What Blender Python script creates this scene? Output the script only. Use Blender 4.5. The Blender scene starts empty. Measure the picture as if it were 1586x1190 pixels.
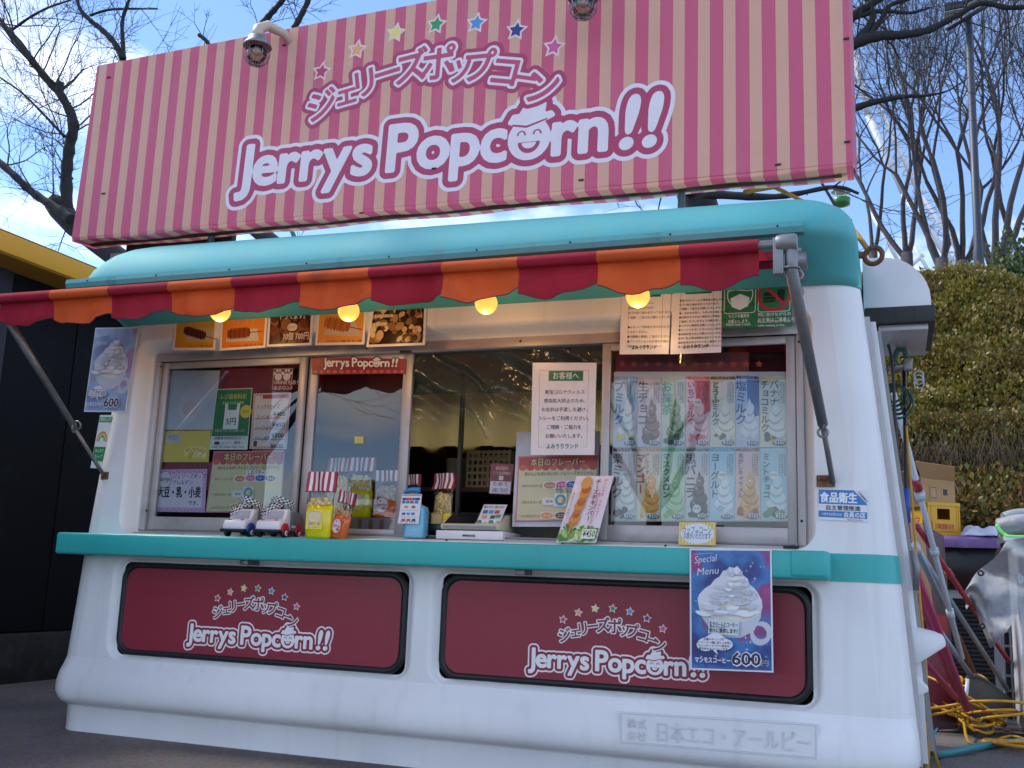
import bpy, bmesh, math, random
import numpy as np
from mathutils import Vector, Matrix
from math import sin, cos, pi, radians, sqrt, atan2

scene = bpy.context.scene
COL = scene.collection
random.seed(7)

# ------------------------------------------------------------------ camera
CAM = Vector((0.0, -4.3, 0.833))
FPX, PW, PH = 1600.0, 1586.0, 1190.0
_y, _p, _r = radians(20.42), radians(10.57), radians(2.13)
_f = Vector((-sin(_y)*cos(_p), cos(_y)*cos(_p), sin(_p)))
_rt = Vector((cos(_y), sin(_y), 0)); _up = _rt.cross(_f)
RT = cos(_r)*_rt + sin(_r)*_up
UP = -sin(_r)*_rt + cos(_r)*_up
cd = bpy.data.cameras.new('camera'); cam = bpy.data.objects.new('camera', cd); COL.objects.link(cam)
cam.matrix_world = Matrix(((RT.x, UP.x, -_f.x, CAM.x), (RT.y, UP.y, -_f.y, CAM.y), (RT.z, UP.z, -_f.z, CAM.z), (0, 0, 0, 1)))
cd.sensor_width = 36; cd.lens = 36*FPX/PW; cd.clip_end = 3000; cd.clip_start = 0.05
scene.camera = cam

# ------------------------------------------------------------------ light
SUN_EL, SUN_AZ = radians(50), radians(-84)      # behind the kiosk, a little to the left
SKY_STRENGTH, SUN_STRENGTH, EXPOSURE = 0.11, 1.2, 1.68
world = bpy.data.worlds.new('World'); scene.world = world; world.use_nodes = True
nt = world.node_tree; nt.nodes.clear()
N = nt.nodes.new; L = nt.links.new
wo = N('ShaderNodeOutputWorld'); bg = N('ShaderNodeBackground'); bg.inputs['Strength'].default_value = SKY_STRENGTH
sky = N('ShaderNodeTexSky'); sky.sky_type = 'NISHITA'; sky.sun_disc = False
sky.sun_elevation = SUN_EL; sky.sun_rotation = SUN_AZ; sky.air_density = 0.75; sky.dust_density = 0.0; sky.ozone_density = 3.0; sky.altitude = 1500
tc = N('ShaderNodeTexCoord'); sep = N('ShaderNodeSeparateXYZ'); L(tc.outputs['Generated'], sep.inputs[0])
den = N('ShaderNodeMath'); den.operation = 'MAXIMUM'; L(sep.outputs['Z'], den.inputs[0]); den.inputs[1].default_value = 0.0
den2 = N('ShaderNodeMath'); den2.operation = 'ADD'; L(den.outputs[0], den2.inputs[0]); den2.inputs[1].default_value = 0.25
dv = N('ShaderNodeVectorMath'); dv.operation = 'DIVIDE'; cmb = N('ShaderNodeCombineXYZ')
for i in range(3): L(den2.outputs[0], cmb.inputs[i])
L(tc.outputs['Generated'], dv.inputs[0]); L(cmb.outputs[0], dv.inputs[1])
mp = N('ShaderNodeMapping'); mp.inputs['Location'].default_value = (0.25, 3.7, 0.0); L(dv.outputs[0], mp.inputs[0])
cn = N('ShaderNodeTexNoise'); cn.inputs['Scale'].default_value = 1.5; cn.inputs['Detail'].default_value = 9; cn.inputs['Roughness'].default_value = 0.56
L(mp.outputs[0], cn.inputs['Vector'])
cr = N('ShaderNodeValToRGB'); cr.color_ramp.elements[0].position = 0.47; cr.color_ramp.elements[1].position = 0.62  # cloud cover spread wide beyond the view to raise the ambient light
L(cn.outputs['Fac'], cr.inputs[0])
mx = N('ShaderNodeMix'); mx.data_type = 'RGBA'; L(cr.outputs[0], mx.inputs['Factor']); L(sky.outputs[0], mx.inputs['A'])
mx.inputs['B'].default_value = (5.6, 5.7, 6.0, 1)
L(mx.outputs['Result'], bg.inputs[0]); L(bg.outputs[0], wo.inputs[0])
sl = bpy.data.lights.new('sun', 'SUN'); sun = bpy.data.objects.new('sun', sl); COL.objects.link(sun)
sl.energy = SUN_STRENGTH; sl.angle = radians(12); sl.color = (1.0, 0.95, 0.87)
SD = Vector((sin(SUN_AZ)*cos(SUN_EL), cos(SUN_AZ)*cos(SUN_EL), sin(SUN_EL)))
sun.rotation_euler = SD.to_track_quat('Z', 'Y').to_euler(); sun.location = (-5, 10, 15)
vs = scene.view_settings
vs.view_transform = 'Standard'; vs.look = 'None'; vs.exposure = EXPOSURE; vs.gamma = 1.0; vs.use_curve_mapping = False
scene.cycles.max_bounces = 8; scene.cycles.transparent_max_bounces = 16

# ------------------------------------------------------------------ helpers
def ray(px, py):
    return RT*((px-PW/2)/FPX) - UP*((py-PH/2)/FPX) + _f
def Y(px, py, y):
    r = ray(px, py); return CAM + r*((y-CAM.y)/r.y)
def Z(px, py, z):
    r = ray(px, py); return CAM + r*((z-CAM.z)/r.z)
def X(px, py, x):
    r = ray(px, py); return CAM + r*((x-CAM.x)/r.x)

def s2l(c): return c/12.92 if c <= 0.04045 else ((c+0.055)/1.055)**2.4
def rgb(h):
    h = h.lstrip('#'); return tuple(s2l(int(h[i:i+2], 16)/255) for i in (0, 2, 4))
_mats = {}
def base_mat(name):
    m = bpy.data.materials.new(name); m.use_nodes = True
    b = m.node_tree.nodes['Principled BSDF']; return m, m.node_tree, b
def mat(name, col, rough=0.5, metal=0.0, var=0.0, vscale=4.0, bump=0.0, bscale=40.0, dirt=None, dirt_amt=0.0, dscale=3.0, spec=0.5, coat=0.0, stretch=None):
    """principled material with noise variation, optional stains and fine relief"""
    if name in _mats: return _mats[name]
    m, t, b = base_mat(name); n = t.nodes.new; l = t.links.new
    c = rgb(col) if isinstance(col, str) else col
    b.inputs['Base Color'].default_value = (*c, 1); b.inputs['Roughness'].default_value = rough
    b.inputs['Metallic'].default_value = metal; b.inputs['Specular IOR Level'].default_value = spec
    b.inputs['Coat Weight'].default_value = coat
    tcn = n('ShaderNodeTexCoord'); src = tcn.outputs['Object']
    if stretch:
        mpn = n('ShaderNodeMapping'); mpn.inputs['Scale'].default_value = stretch; l(src, mpn.inputs[0]); src = mpn.outputs[0]
    out = None
    if var:
        no = n('ShaderNodeTexNoise'); no.inputs['Scale'].default_value = vscale; no.inputs['Detail'].default_value = 6; l(src, no.inputs['Vector'])
        r = n('ShaderNodeMapRange'); r.inputs['From Min'].default_value = .25; r.inputs['From Max'].default_value = .75
        r.inputs['To Min'].default_value = 1-var; r.inputs['To Max'].default_value = 1+var*.6; l(no.outputs['Fac'], r.inputs['Value'])
        v = n('ShaderNodeVectorMath'); v.operation = 'SCALE'; v.inputs[0].default_value = c; l(r.outputs[0], v.inputs['Scale']); out = v.outputs[0]
        rr = n('ShaderNodeMapRange'); rr.inputs['To Min'].default_value = max(.05, rough-.12); rr.inputs['To Max'].default_value = min(1, rough+.12)
        l(no.outputs['Fac'], rr.inputs['Value']); l(rr.outputs[0], b.inputs['Roughness'])
    if dirt:
        no2 = n('ShaderNodeTexNoise'); no2.inputs['Scale'].default_value = dscale; no2.inputs['Detail'].default_value = 10; no2.inputs['Roughness'].default_value = .65
        l(src, no2.inputs['Vector'])
        r2 = n('ShaderNodeMapRange'); r2.inputs['From Min'].default_value = .55; r2.inputs['From Max'].default_value = .75; r2.inputs['To Max'].default_value = dirt_amt
        l(no2.outputs['Fac'], r2.inputs['Value'])
        mxn = n('ShaderNodeMix'); mxn.data_type = 'RGBA'; l(r2.outputs[0], mxn.inputs['Factor'])
        if out: l(out, mxn.inputs['A'])
        else: mxn.inputs['A'].default_value = (*c, 1)
        mxn.inputs['B'].default_value = (*rgb(dirt), 1); out = mxn.outputs['Result']
    if out: l(out, b.inputs['Base Color'])
    if bump:
        no3 = n('ShaderNodeTexNoise'); no3.inputs['Scale'].default_value = bscale; no3.inputs['Detail'].default_value = 5; l(src, no3.inputs['Vector'])
        bp = n('ShaderNodeBump'); bp.inputs['Strength'].default_value = bump; bp.inputs['Distance'].default_value = .01
        l(no3.outputs['Fac'], bp.inputs['Height']); l(bp.outputs[0], b.inputs['Normal'])
    _mats[name] = m; return m
def ink(h, rough=.42):
    return mat('print_'+h.lstrip('#')+('' if rough == .42 else '_m'), h, rough, var=.05, vscale=14)

class MB:
    """collects faces, builds ONE mesh object (vertices are given in world space, or local with org=0)"""
    def __init__(s): s.v = []; s.f = []; s.m = []; s.s = []; s.mats = []
    def mi(s, m):
        if m not in s.mats: s.mats.append(m)
        return s.mats.index(m)
    def add(s, vs, fs, m, smooth=False):
        o = len(s.v); s.v.extend([tuple(v) for v in vs]); k = s.mi(m)
        for f in fs: s.f.append(tuple(i+o for i in f)); s.m.append(k); s.s.append(smooth)
        return s
    def build(s, name, parent=None, label=None, org=None, bevel=0.0, seg=2, kind=None):
        me = bpy.data.meshes.new(name)
        o0 = Vector((0, 0, 0))
        if org is not None: o0 = Vector(org)
        elif parent is not None: o0 = Vector(parent.get('_o', (0, 0, 0)))
        me.from_pydata([(v[0]-o0.x, v[1]-o0.y, v[2]-o0.z) for v in s.v], [], s.f)
        for m in s.mats: me.materials.append(m)
        me.polygons.foreach_set('material_index', s.m); me.polygons.foreach_set('use_smooth', s.s)
        if bevel:
            bm = bmesh.new(); bm.from_mesh(me)
            bmesh.ops.remove_doubles(bm, verts=bm.verts, dist=1e-5)
            ed = [e for e in bm.edges if len(e.link_faces) == 2 and e.calc_face_angle(0) > .6]
            bmesh.ops.bevel(bm, geom=ed, offset=bevel, offset_type='OFFSET', segments=seg, profile=.5, affect='EDGES', clamp_overlap=True)
            bm.to_mesh(me); bm.free()
            me.polygons.foreach_set('use_smooth', [True]*len(me.polygons))
            me.set_sharp_from_angle(angle=radians(35))
        me.update(); me.validate()
        o = bpy.data.objects.new(name, me); COL.objects.link(o)
        if parent is not None:
            o.parent = parent; o['_o'] = tuple(o0)
        else:
            o.location = o0; o['_o'] = tuple(o0)
        if label: o['label'] = label
        if kind: o['kind'] = kind
        return o
def _box(s, a, b, m, smooth=False):
    x0, x1 = sorted((a[0], b[0])); y0, y1 = sorted((a[1], b[1])); z0, z1 = sorted((a[2], b[2]))
    s.add([(x0, y0, z0), (x1, y0, z0), (x1, y1, z0), (x0, y1, z0), (x0, y0, z1), (x1, y0, z1), (x1, y1, z1), (x0, y1, z1)],
          [(0, 3, 2, 1), (4, 5, 6, 7), (0, 1, 5, 4), (1, 2, 6, 5), (2, 3, 7, 6), (3, 0, 4, 7)], m, smooth); return s
MB.box = _box
def _xform(s, M):
    s.v = [tuple(M @ Vector(v)) for v in s.v]; return s
MB.xform = _xform
def _loft(s, rings, m, closed=True, cap=True, smooth=True, mats=None):
    n = len(rings[0]); vs = [p for r in rings for p in r]; o = len(s.v); s.v.extend([tuple(v) for v in vs])
    for i in range(len(rings)-1):
        k = s.mi(mats[i] if mats else m)
        for j in range(n if closed else n-1):
            a, b = i*n+j, i*n+(j+1) % n
            s.f.append((o+a, o+b, o+b+n, o+a+n)); s.m.append(k); s.s.append(smooth)
    if cap and closed:
        s.f.append(tuple(o+j for j in reversed(range(n)))); s.m.append(s.mi(mats[0] if mats else m)); s.s.append(False)
        q = (len(rings)-1)*n
        s.f.append(tuple(o+q+j for j in range(n))); s.m.append(s.mi(mats[-1] if mats else m)); s.s.append(False)
    return s
MB.loft = _loft
def _tube(s, pts, r, m, n=6, cap=True, smooth=True):
    pts = [Vector(p) for p in pts]; rs = r if isinstance(r, (list, tuple)) else [r]*len(pts)
    rings = []; pv = None
    for i, p in enumerate(pts):
        d = (pts[min(i+1, len(pts)-1)]-pts[max(i-1, 0)])
        d = d.normalized() if d.length > 1e-9 else Vector((0, 0, 1))
        if pv is None:
            a = Vector((0, 0, 1)) if abs(d.z) < .9 else Vector((1, 0, 0)); u = d.cross(a).normalized()
        else:
            u = (pv-d*pv.dot(d)); u = u.normalized() if u.length > 1e-6 else d.orthogonal().normalized()
        pv = u; w = d.cross(u)
        rings.append([p+u*(cos(2*pi*k/n)*rs[i])+w*(sin(2*pi*k/n)*rs[i]) for k in range(n)])
    return s.loft(rings, m, True, cap, smooth)
MB.tube = _tube
def _lathe(s, prof, c, m, n=16, axis=(0, 0, 1), smooth=True, cap=True, mats=None):
    ax = Vector(axis).normalized(); u = ax.orthogonal().normalized(); w = ax.cross(u); c = Vector(c)
    rings = [[c+ax*h+u*(r*cos(2*pi*k/n))+w*(r*sin(2*pi*k/n)) for k in range(n)] for r, h in prof]
    return s.loft(rings, m, True, cap, smooth, mats)
MB.lathe = _lathe
def _sphere(s, c, r, m, n=14, k=9, sc=(1, 1, 1)):
    c = Vector(c)
    rings = [[c+Vector((sin(pi*i/k)*cos(2*pi*j/n)*r*sc[0], sin(pi*i/k)*sin(2*pi*j/n)*r*sc[1], -cos(pi*i/k)*r*sc[2])) for j in range(n)] for i in [0.04]+list(range(1, k))+[k-.04]]
    return s.loft(rings, m)
MB.sphere = _sphere
def _prism(s, poly, vec, m, smooth=False):
    n = len(poly); v = Vector(vec); vs = [Vector(p) for p in poly]+[Vector(p)+v for p in poly]
    fs = [tuple(range(n)), tuple(reversed(range(n, 2*n)))]+[(i, i+n, (i+1) % n+n, (i+1) % n) for i in range(n)]
    return s.add(vs, fs, m, smooth)
MB.prism = _prism
def _torus(s, c, R, r, m, axis=(0, 1, 0), n=20, k=8):
    ax = Vector(axis).normalized(); u = ax.orthogonal().normalized(); w = ax.cross(u); c = Vector(c)
    pts = [c+u*(R*cos(2*pi*i/n))+w*(R*sin(2*pi*i/n)) for i in range(n+1)]
    return s.tube(pts, r, m, k, cap=False)
MB.torus = _torus

def thing(name, label, cat, loc, group=None):
    o = bpy.data.objects.new(name, None); COL.objects.link(o); o.location = loc; o['_o'] = tuple(loc)
    o.empty_display_size = .1; o['label'] = label; o['category'] = cat
    if group: o['group'] = group
    return o
def tag(o, label, cat, group=None, kind=None):
    if label: o['label'] = label
    if cat: o['category'] = cat
    if group: o['group'] = group
    if kind: o['kind'] = kind
    return o
def copy_tree(o, parent=None):
    c = o.copy(); COL.objects.link(c)
    if parent is not None: c.parent = parent
    for ch in list(o.children): copy_tree(ch, c)
    return c

def rrect(x0, x1, z0, z1, r, n=6):
    """rounded rectangle, counter clockwise in (x, z)"""
    p = []
    for cx, cz, a0 in ((x1-r, z0+r, -pi/2), (x1-r, z1-r, 0), (x0+r, z1-r, pi/2), (x0+r, z0+r, pi)):
        for i in range(n+1): a = a0+pi/2*i/n; p.append((cx+r*cos(a), cz+r*sin(a)))
    return p

# ---- lettering: built-in font glyphs as flat polygons
_tm = {}
def tmesh(body, off=0.0, res=2):
    k = (body, off)
    if k not in _tm:
        c = bpy.data.curves.new('t', 'FONT'); c.body = body; c.offset = off; c.resolution_u = res
        o = bpy.data.objects.new('t', c); me = o.to_mesh()
        v = [(q.co.x, q.co.y) for q in me.vertices]; f = [tuple(p.vertices) for p in me.polygons]
        o.to_mesh_clear(); bpy.data.objects.remove(o); bpy.data.curves.remove(c)
        xs = [a for a, b in v] or [0]; ys = [b for a, b in v] or [0]
        _tm[k] = (v, f, (min(xs), max(xs), min(ys), max(ys)))
    return _tm[k]

class Sheet:
    """a thin flat sheet (poster, card, sign) from four world corners TL, TR, BR, BL with printed art on its face"""
    LAY = .00015
    def __init__(s, name, label, cat, corners, thick=.0015, color='#f0f0f2', group=None, parent=None, rough=.42, material=None, mats_back=None):
        s.c = [Vector(p) for p in corners]; TL, TR, BR, BL = s.c
        s.W = ((TR-TL).length+(BR-BL).length)/2; s.H = ((TL-BL).length+(TR-BR).length)/2
        s.n = ((BR-BL).cross(TL-BL)).normalized(); s.k = 0; s.pic = MB(); s.txt = MB(); s.rough = rough
        org = (BL+BR)/2
        mb = MB(); m = material or ink(color, rough)
        b = [p-s.n*thick for p in s.c]
        mb.add(s.c+b, [(3, 2, 1, 0), (4, 5, 6, 7), (0, 1, 5, 4), (1, 2, 6, 5), (2, 3, 7, 6), (3, 0, 4, 7)], m)
        s.o = mb.build(name, parent=parent, org=None if parent is not None else org)
        if parent is None: tag(s.o, label, cat, group)
        elif label: s.o['label'] = label
        s.org = org
    def pt(s, u, v, k):
        TL, TR, BR, BL = s.c; a = u/s.W; b = v/s.H
        return (BL*(1-a)+BR*a)*(1-b)+(TL*(1-a)+TR*a)*b+s.n*(k*s.LAY)
    def at(s, px, py):
        """photo pixel -> (u, v) on the sheet's plane"""
        r = ray(px, py); t = (s.c[3]-CAM).dot(s.n)/r.dot(s.n); p = CAM+r*t
        TL, TR, BR, BL = s.c; a, b = .5, .5
        for _ in range(12):
            q = s.pt(a*s.W, b*s.H, 0); du = (BR-BL)*(1-b)+(TR-TL)*b; dv = (TL-BL)*(1-a)+(TR-BR)*a
            d = p-q; g11, g12, g22 = du.dot(du), du.dot(dv), dv.dot(dv); e1, e2 = d.dot(du), d.dot(dv); D = g11*g22-g12*g12
            a += (e1*g22-e2*g12)/D; b += (e2*g11-e1*g12)/D
        return a*s.W, b*s.H
    def poly(s, pts, col, k=None, mb=None, faces=None, m=None):
        if not pts: return
        if k is None: s.k += 1; k = s.k
        mb = mb if mb is not None else s.pic
        mb.add([s.pt(u, v, k) for u, v in pts], faces or [tuple(range(len(pts)))], m or ink(col, s.rough))
    def rect(s, u0, v0, u1, v1, col, k=None, m=None, nx=1): s.poly([(u0, v0), (u1, v0), (u1, v1), (u0, v1)], col, k, m=m)
    def rr(s, u0, v0, u1, v1, r, col, k=None): s.poly(rrect(u0, u1, v0, v1, r, 4), col, k)
    def ell(s, cu, cv, ru, rv, col, k=None, n=24, rot=0):
        s.poly([(cu+ru*cos(2*pi*i/n)*cos(rot)-rv*sin(2*pi*i/n)*sin(rot), cv+ru*cos(2*pi*i/n)*sin(rot)+rv*sin(2*pi*i/n)*cos(rot)) for i in range(n)], col, k)
    def star(s, cu, cv, r, col, k=None, rot=0, inner=.5):
        s.poly([(cu+(r if i % 2 == 0 else r*inner)*sin(rot+pi*i/5), cv+(r if i % 2 == 0 else r*inner)*cos(rot+pi*i/5)) for i in range(10)], col, k)
    def frame(s, d, w, col, k=None):
        if k is None: s.k += 1; k = s.k
        W, H = s.W, s.H
        for a in ((d, d, W-d, d+w), (d, H-d-w, W-d, H-d), (d, d+w, d+w, H-d-w), (W-d-w, d+w, W-d, H-d-w)): s.rect(*a, col, k)
    def line(s, u0, v0, u1, v1, w, col, k=None):
        d = Vector((u1-u0, v1-v0)); n_ = Vector((-d.y, d.x)).normalized()*w/2
        s.poly([(u0+n_.x, v0+n_.y), (u0-n_.x, v0-n_.y), (u1-n_.x, v1-n_.y), (u1+n_.x, v1+n_.y)], col, k)
    def text(s, body, u, v, size, col, al='l', off=0.0, fit=None, rot=0.0, k=None, shear=0.0):
        cjk = any('\u4e00' <= c <= '\u9fff' for c in body)
        if cjk and off > .012:   # heavy kanji: overprinted instead of swollen
            for i, (ox, oy) in enumerate(((-off, 0), (off, 0), (0, off*.7), (0, -off*.7))):
                s.text(body, u+ox*size*(cos(rot)), v+oy*size, size, col, al, 0.0, fit, rot, None, shear)
            return
        vv, ff, (x0, x1, y0, y1) = tmesh(body, off)
        if not vv: return
        sx = size if fit is None else fit/max(1e-6, x1-x0)
        w = (x1-x0)*sx; du = {'l': 0, 'c': -w/2, 'r': -w}[al]
        cr, sr = cos(rot), sin(rot)
        pts = []
        for x, y in vv:
            a = (x-x0+shear*y)*sx+du; b = y*size
            pts.append((u+a*cr-b*sr, v+a*sr+b*cr))
        if k is None: s.k += 1; k = s.k
        s.poly(pts, col, k, s.txt, ff)
    def lines(s, rows, u, v, size, lead, col, al='l', off=0.0, fit=None):
        for i, r in enumerate(rows):
            if r: s.text(r, u, v-i*lead, size, col, al, off, fit)
    def vtext(s, body, u, v, size, col, lead=1.05, off=0.0):
        """vertical writing, u = centre, v = top"""
        for i, ch in enumerate(body):
            kj = '\u4e00' <= ch <= '\u9fff'
            if kj and off > .008 and ch != ' ':
                for ox in (-off*.8, off*.8): s.k += 1; s._glyph(ch, u+ox*size, v, i, size, lead, col, 0.0)
                continue
            s.k += 1; s._glyph(ch, u, v, i, size, lead, col, off)
    def _glyph(s, ch, u, v, i, size, lead, col, off):
        if True:
            vv, ff, (x0, x1, y0, y1) = tmesh(ch, off)
            cx, cy = (x0+x1)/2, (y0+y1)/2 if ch == 'ー' else .36
            pts = []
            for x, y in vv:
                a, b = (x-cx)*size, (y-cy)*size
                if ch == 'ー': a, b = -b, a
                elif ch in 'ァィゥェォッャュョ': a += .1*size; b += .1*size
                pts.append((u+a, v-(i+.5)*size*lead+b))
            s.poly(pts, col, s.k, s.txt, ff)
    def done(s, names=('picture', 'lettering')):
        if s.pic.f: s.pic.build(names[0], parent=s.o)
        if s.txt.f: s.txt.build(names[1], parent=s.o)
        return s.o
def quad_px(pts, y):
    """four photo pixels on the plane(s) y"""
    ys = y if isinstance(y, (list, tuple)) else [y]*4
    return [Y(p[0], p[1], q) for p, q in zip(pts, ys)]

# ---- signed distance lettering for the rounded logo with its outlines
class Field:
    def __init__(s, x0, x1, y0, y1, cell): 
        s.x0, s.y0, s.c = x0, y0, cell; s.nx = int((x1-x0)/cell)+2; s.ny = int((y1-y0)/cell)+2
        s.F = np.full((s.ny, s.nx), 9.0)
    def put(s, segs, pad=.45):
        a = np.array([q[0] for q in segs]); b = np.array([q[1] for q in segs])
        mn = np.minimum(a, b).min(0)-pad; mx_ = np.maximum(a, b).max(0)+pad
        i0, i1 = max(0, int((mn[0]-s.x0)/s.c)), min(s.nx, int((mx_[0]-s.x0)/s.c)+2)
        j0, j1 = max(0, int((mn[1]-s.y0)/s.c)), min(s.ny, int((mx_[1]-s.y0)/s.c)+2)
        gx = s.x0+np.arange(i0, i1)*s.c; gy = s.y0+np.arange(j0, j1)*s.c
        P = np.stack(np.meshgrid(gx, gy), -1).reshape(-1, 2)
        D = np.full(len(P), 9.0); ins = np.zeros(len(P), int)
        for p, q in zip(a, b):
            d = q-p; t = np.clip(((P-p)@d)/(d@d+1e-12), 0, 1); D = np.minimum(D, np.hypot(*(P-p-t[:, None]*d).T))
            if p[1] != q[1]:
                c = (p[1] > P[:, 1]) != (q[1] > P[:, 1]); xi = p[0]+(P[:, 1]-p[1])/(q[1]-p[1])*d[0]; ins += (c & (xi > P[:, 0]))
        D = np.where(ins % 2 == 1, -D, D).reshape(j1-j0, i1-i0)
        s.F[j0:j1, i0:i1] = np.minimum(s.F[j0:j1, i0:i1], D)
    def march(s, t):
        f = s.F-t; ny, nx = f.shape; vs = []; fs = []
        ins = f < 0
        for j in range(ny-1):
            run = None
            for i in range(nx):
                full = i < nx-1 and ins[j, i] and ins[j, i+1] and ins[j+1, i] and ins[j+1, i+1]
                if full:
                    if run is None: run = i
                    continue
                if run is not None:
                    o = len(vs); xa, xb = s.x0+run*s.c, s.x0+i*s.c; ya, yb = s.y0+j*s.c, s.y0+(j+1)*s.c
                    vs += [(xa, ya), (xb, ya), (xb, yb), (xa, yb)]; fs.append((o, o+1, o+2, o+3)); run = None
                if i == nx-1: continue
                q = [(i, j), (i+1, j), (i+1, j+1), (i, j+1)]
                if not any(ins[b, a] for a, b in q): continue
                pl = []
                for (a, b), (c, d) in zip(q, q[1:]+q[:1]):
                    if ins[b, a]: pl.append((s.x0+a*s.c, s.y0+b*s.c))
                    if ins[b, a] != ins[d, c]:
                        w = f[b, a]/(f[b, a]-f[d, c]); pl.append((s.x0+(a+(c-a)*w)*s.c, s.y0+(b+(d-b)*w)*s.c))
                if len(pl) >= 3: o = len(vs); vs += pl; fs.append(tuple(range(o, o+len(pl))))
        return vs, fs
def glyph_segs(ch, x, y, sz, rot=0, shear=0, sx=1, center=False):
    c = bpy.data.curves.new('t', 'FONT'); c.body = ch; c.resolution_u = 4
    o = bpy.data.objects.new('t', c); me = o.to_mesh()
    v = [(q.co.x, q.co.y) for q in me.vertices]; cnt = {}
    for p in me.polygons:
        for e in p.edge_keys: cnt[e] = cnt.get(e, 0)+1
    o.to_mesh_clear(); bpy.data.objects.remove(o); bpy.data.curves.remove(c)
    x0 = min(a for a, b in v); x1 = max(a for a, b in v); ox, oy = ((x0+x1)/2, .38) if center else (x0, 0)
    def T(p):
        a, b = (p[0]-ox+shear*p[1])*sz*sx, (p[1]-oy)*sz
        return (x+a*cos(rot)-b*sin(rot), y+a*sin(rot)+b*cos(rot))
    return [(T(v[e[0]]), T(v[e[1]])) for e, k in cnt.items() if k == 1], (x1-x0)*sz*sx
# ------------------------------------------------------------------ materials
def body_mat(name, col, scuff, amt=.5, ro=0):
    m, t, b = base_mat(name); n = t.nodes.new; l = t.links.new
    tcn = n('ShaderNodeTexCoord'); o = tcn.outputs['Object']; c = rgb(col)
    no = n('ShaderNodeTexNoise'); no.inputs['Scale'].default_value = 1.6; no.inputs['Detail'].default_value = 8; l(o, no.inputs['Vector'])
    r = n('ShaderNodeMapRange'); r.inputs['From Min'].default_value = .3; r.inputs['From Max'].default_value = .7; r.inputs['To Min'].default_value = .9; r.inputs['To Max'].default_value = 1.05
    l(no.outputs['Fac'], r.inputs['Value'])
    v = n('ShaderNodeVectorMath'); v.operation = 'SCALE'; v.inputs[0].default_value = c; l(r.outputs[0], v.inputs['Scale'])
    # vertical rain streaks
    mp1 = n('ShaderNodeMapping'); mp1.inputs['Scale'].default_value = (14, 14, .7); l(o, mp1.inputs[0])
    n1 = n('ShaderNodeTexNoise'); n1.inputs['Scale'].default_value = 1.0; n1.inputs['Detail'].default_value = 6; l(mp1.outputs[0], n1.inputs['Vector'])
    r1 = n('ShaderNodeMapRange'); r1.inputs['From Min'].default_value = .56; r1.inputs['From Max'].default_value = .8; r1.inputs['To Max'].default_value = .35*amt; l(n1.outputs['Fac'], r1.inputs['Value'])
    m1 = n('ShaderNodeMix'); m1.data_type = 'RGBA'; l(r1.outputs[0], m1.inputs['Factor']); l(v.outputs[0], m1.inputs['A']); m1.inputs['B'].default_value = (*rgb(scuff), 1)
    # short dark scuffs and chips
    mp2 = n('ShaderNodeMapping'); mp2.inputs['Scale'].default_value = (9, 9, 30); mp2.inputs['Rotation'].default_value = (0, .12, 0); l(o, mp2.inputs[0])
    n2 = n('ShaderNodeTexNoise'); n2.inputs['Scale'].default_value = 1.5; n2.inputs['Detail'].default_value = 4; n2.inputs['Roughness'].default_value = .7; l(mp2.outputs[0], n2.inputs['Vector'])
    r2 = n('ShaderNodeMapRange'); r2.inputs['From Min'].default_value = .70; r2.inputs['From Max'].default_value = .77; r2.inputs['To Max'].default_value = amt; l(n2.outputs['Fac'], r2.inputs['Value'])
    m2 = n('ShaderNodeMix'); m2.data_type = 'RGBA'; l(r2.outputs[0], m2.inputs['Factor']); l(m1.outputs['Result'], m2.inputs['A']); m2.inputs['B'].default_value = (*rgb('#4a4b50'), 1)
    l(m2.outputs['Result'], b.inputs['Base Color']); b.inputs['Roughness'].default_value = .38
    rr = n('ShaderNodeMapRange'); rr.inputs['To Min'].default_value = .28+ro*.5; rr.inputs['To Max'].default_value = .55+ro*.5; l(no.outputs['Fac'], rr.inputs['Value']); l(rr.outputs[0], b.inputs['Roughness'])
    n3 = n('ShaderNodeTexNoise'); n3.inputs['Scale'].default_value = 5; n3.inputs['Detail'].default_value = 2; l(o, n3.inputs['Vector'])
    bp = n('ShaderNodeBump'); bp.inputs['Strength'].default_value = .12; bp.inputs['Distance'].default_value = .02; l(n3.outputs['Fac'], bp.inputs['Height']); l(bp.outputs[0], b.inputs['Normal'])
    _mats[name] = m; return m
M_body = body_mat('white_fibreglass', '#e9e9ea', '#9a958e', .55)
M_teal = body_mat('teal_paint', '#36aeab', '#41605c', .5)
M_roof = body_mat('teal_roof_paint', '#52adb2', '#8f8f5a', .6, .55)
M_alu = mat('aluminium_frame', '#b4b0b0', .42, .35, var=.12, vscale=6, dirt='#77706c', dirt_amt=.4, dscale=7)
M_alud = mat('dull_aluminium', '#8a8888', .45, .6, var=.15)
M_steel = mat('galvanised_steel', '#8b8d90', .5, .7, var=.2, vscale=18, dirt='#6b4a36', dirt_amt=.5, dscale=5)
M_black = mat('black_rubber', '#15161a', .5, var=.2)
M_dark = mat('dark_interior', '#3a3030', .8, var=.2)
M_maroon = mat('maroon_board', '#8e2638', .42, var=.08, vscale=2.5)
M_rust = mat('rusty_iron', '#7a5336', .75, .2, var=.4, vscale=22, bump=.4, dirt='#b5aa98', dirt_amt=.7, dscale=9)
M_wood = mat('plain_wood', '#b08a5a', .6, var=.2, vscale=9, stretch=(1, 1, 12))
M_gut = body_mat('gutter_paint', '#56a6a8', '#1f2a28', 1.0, .4)
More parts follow.
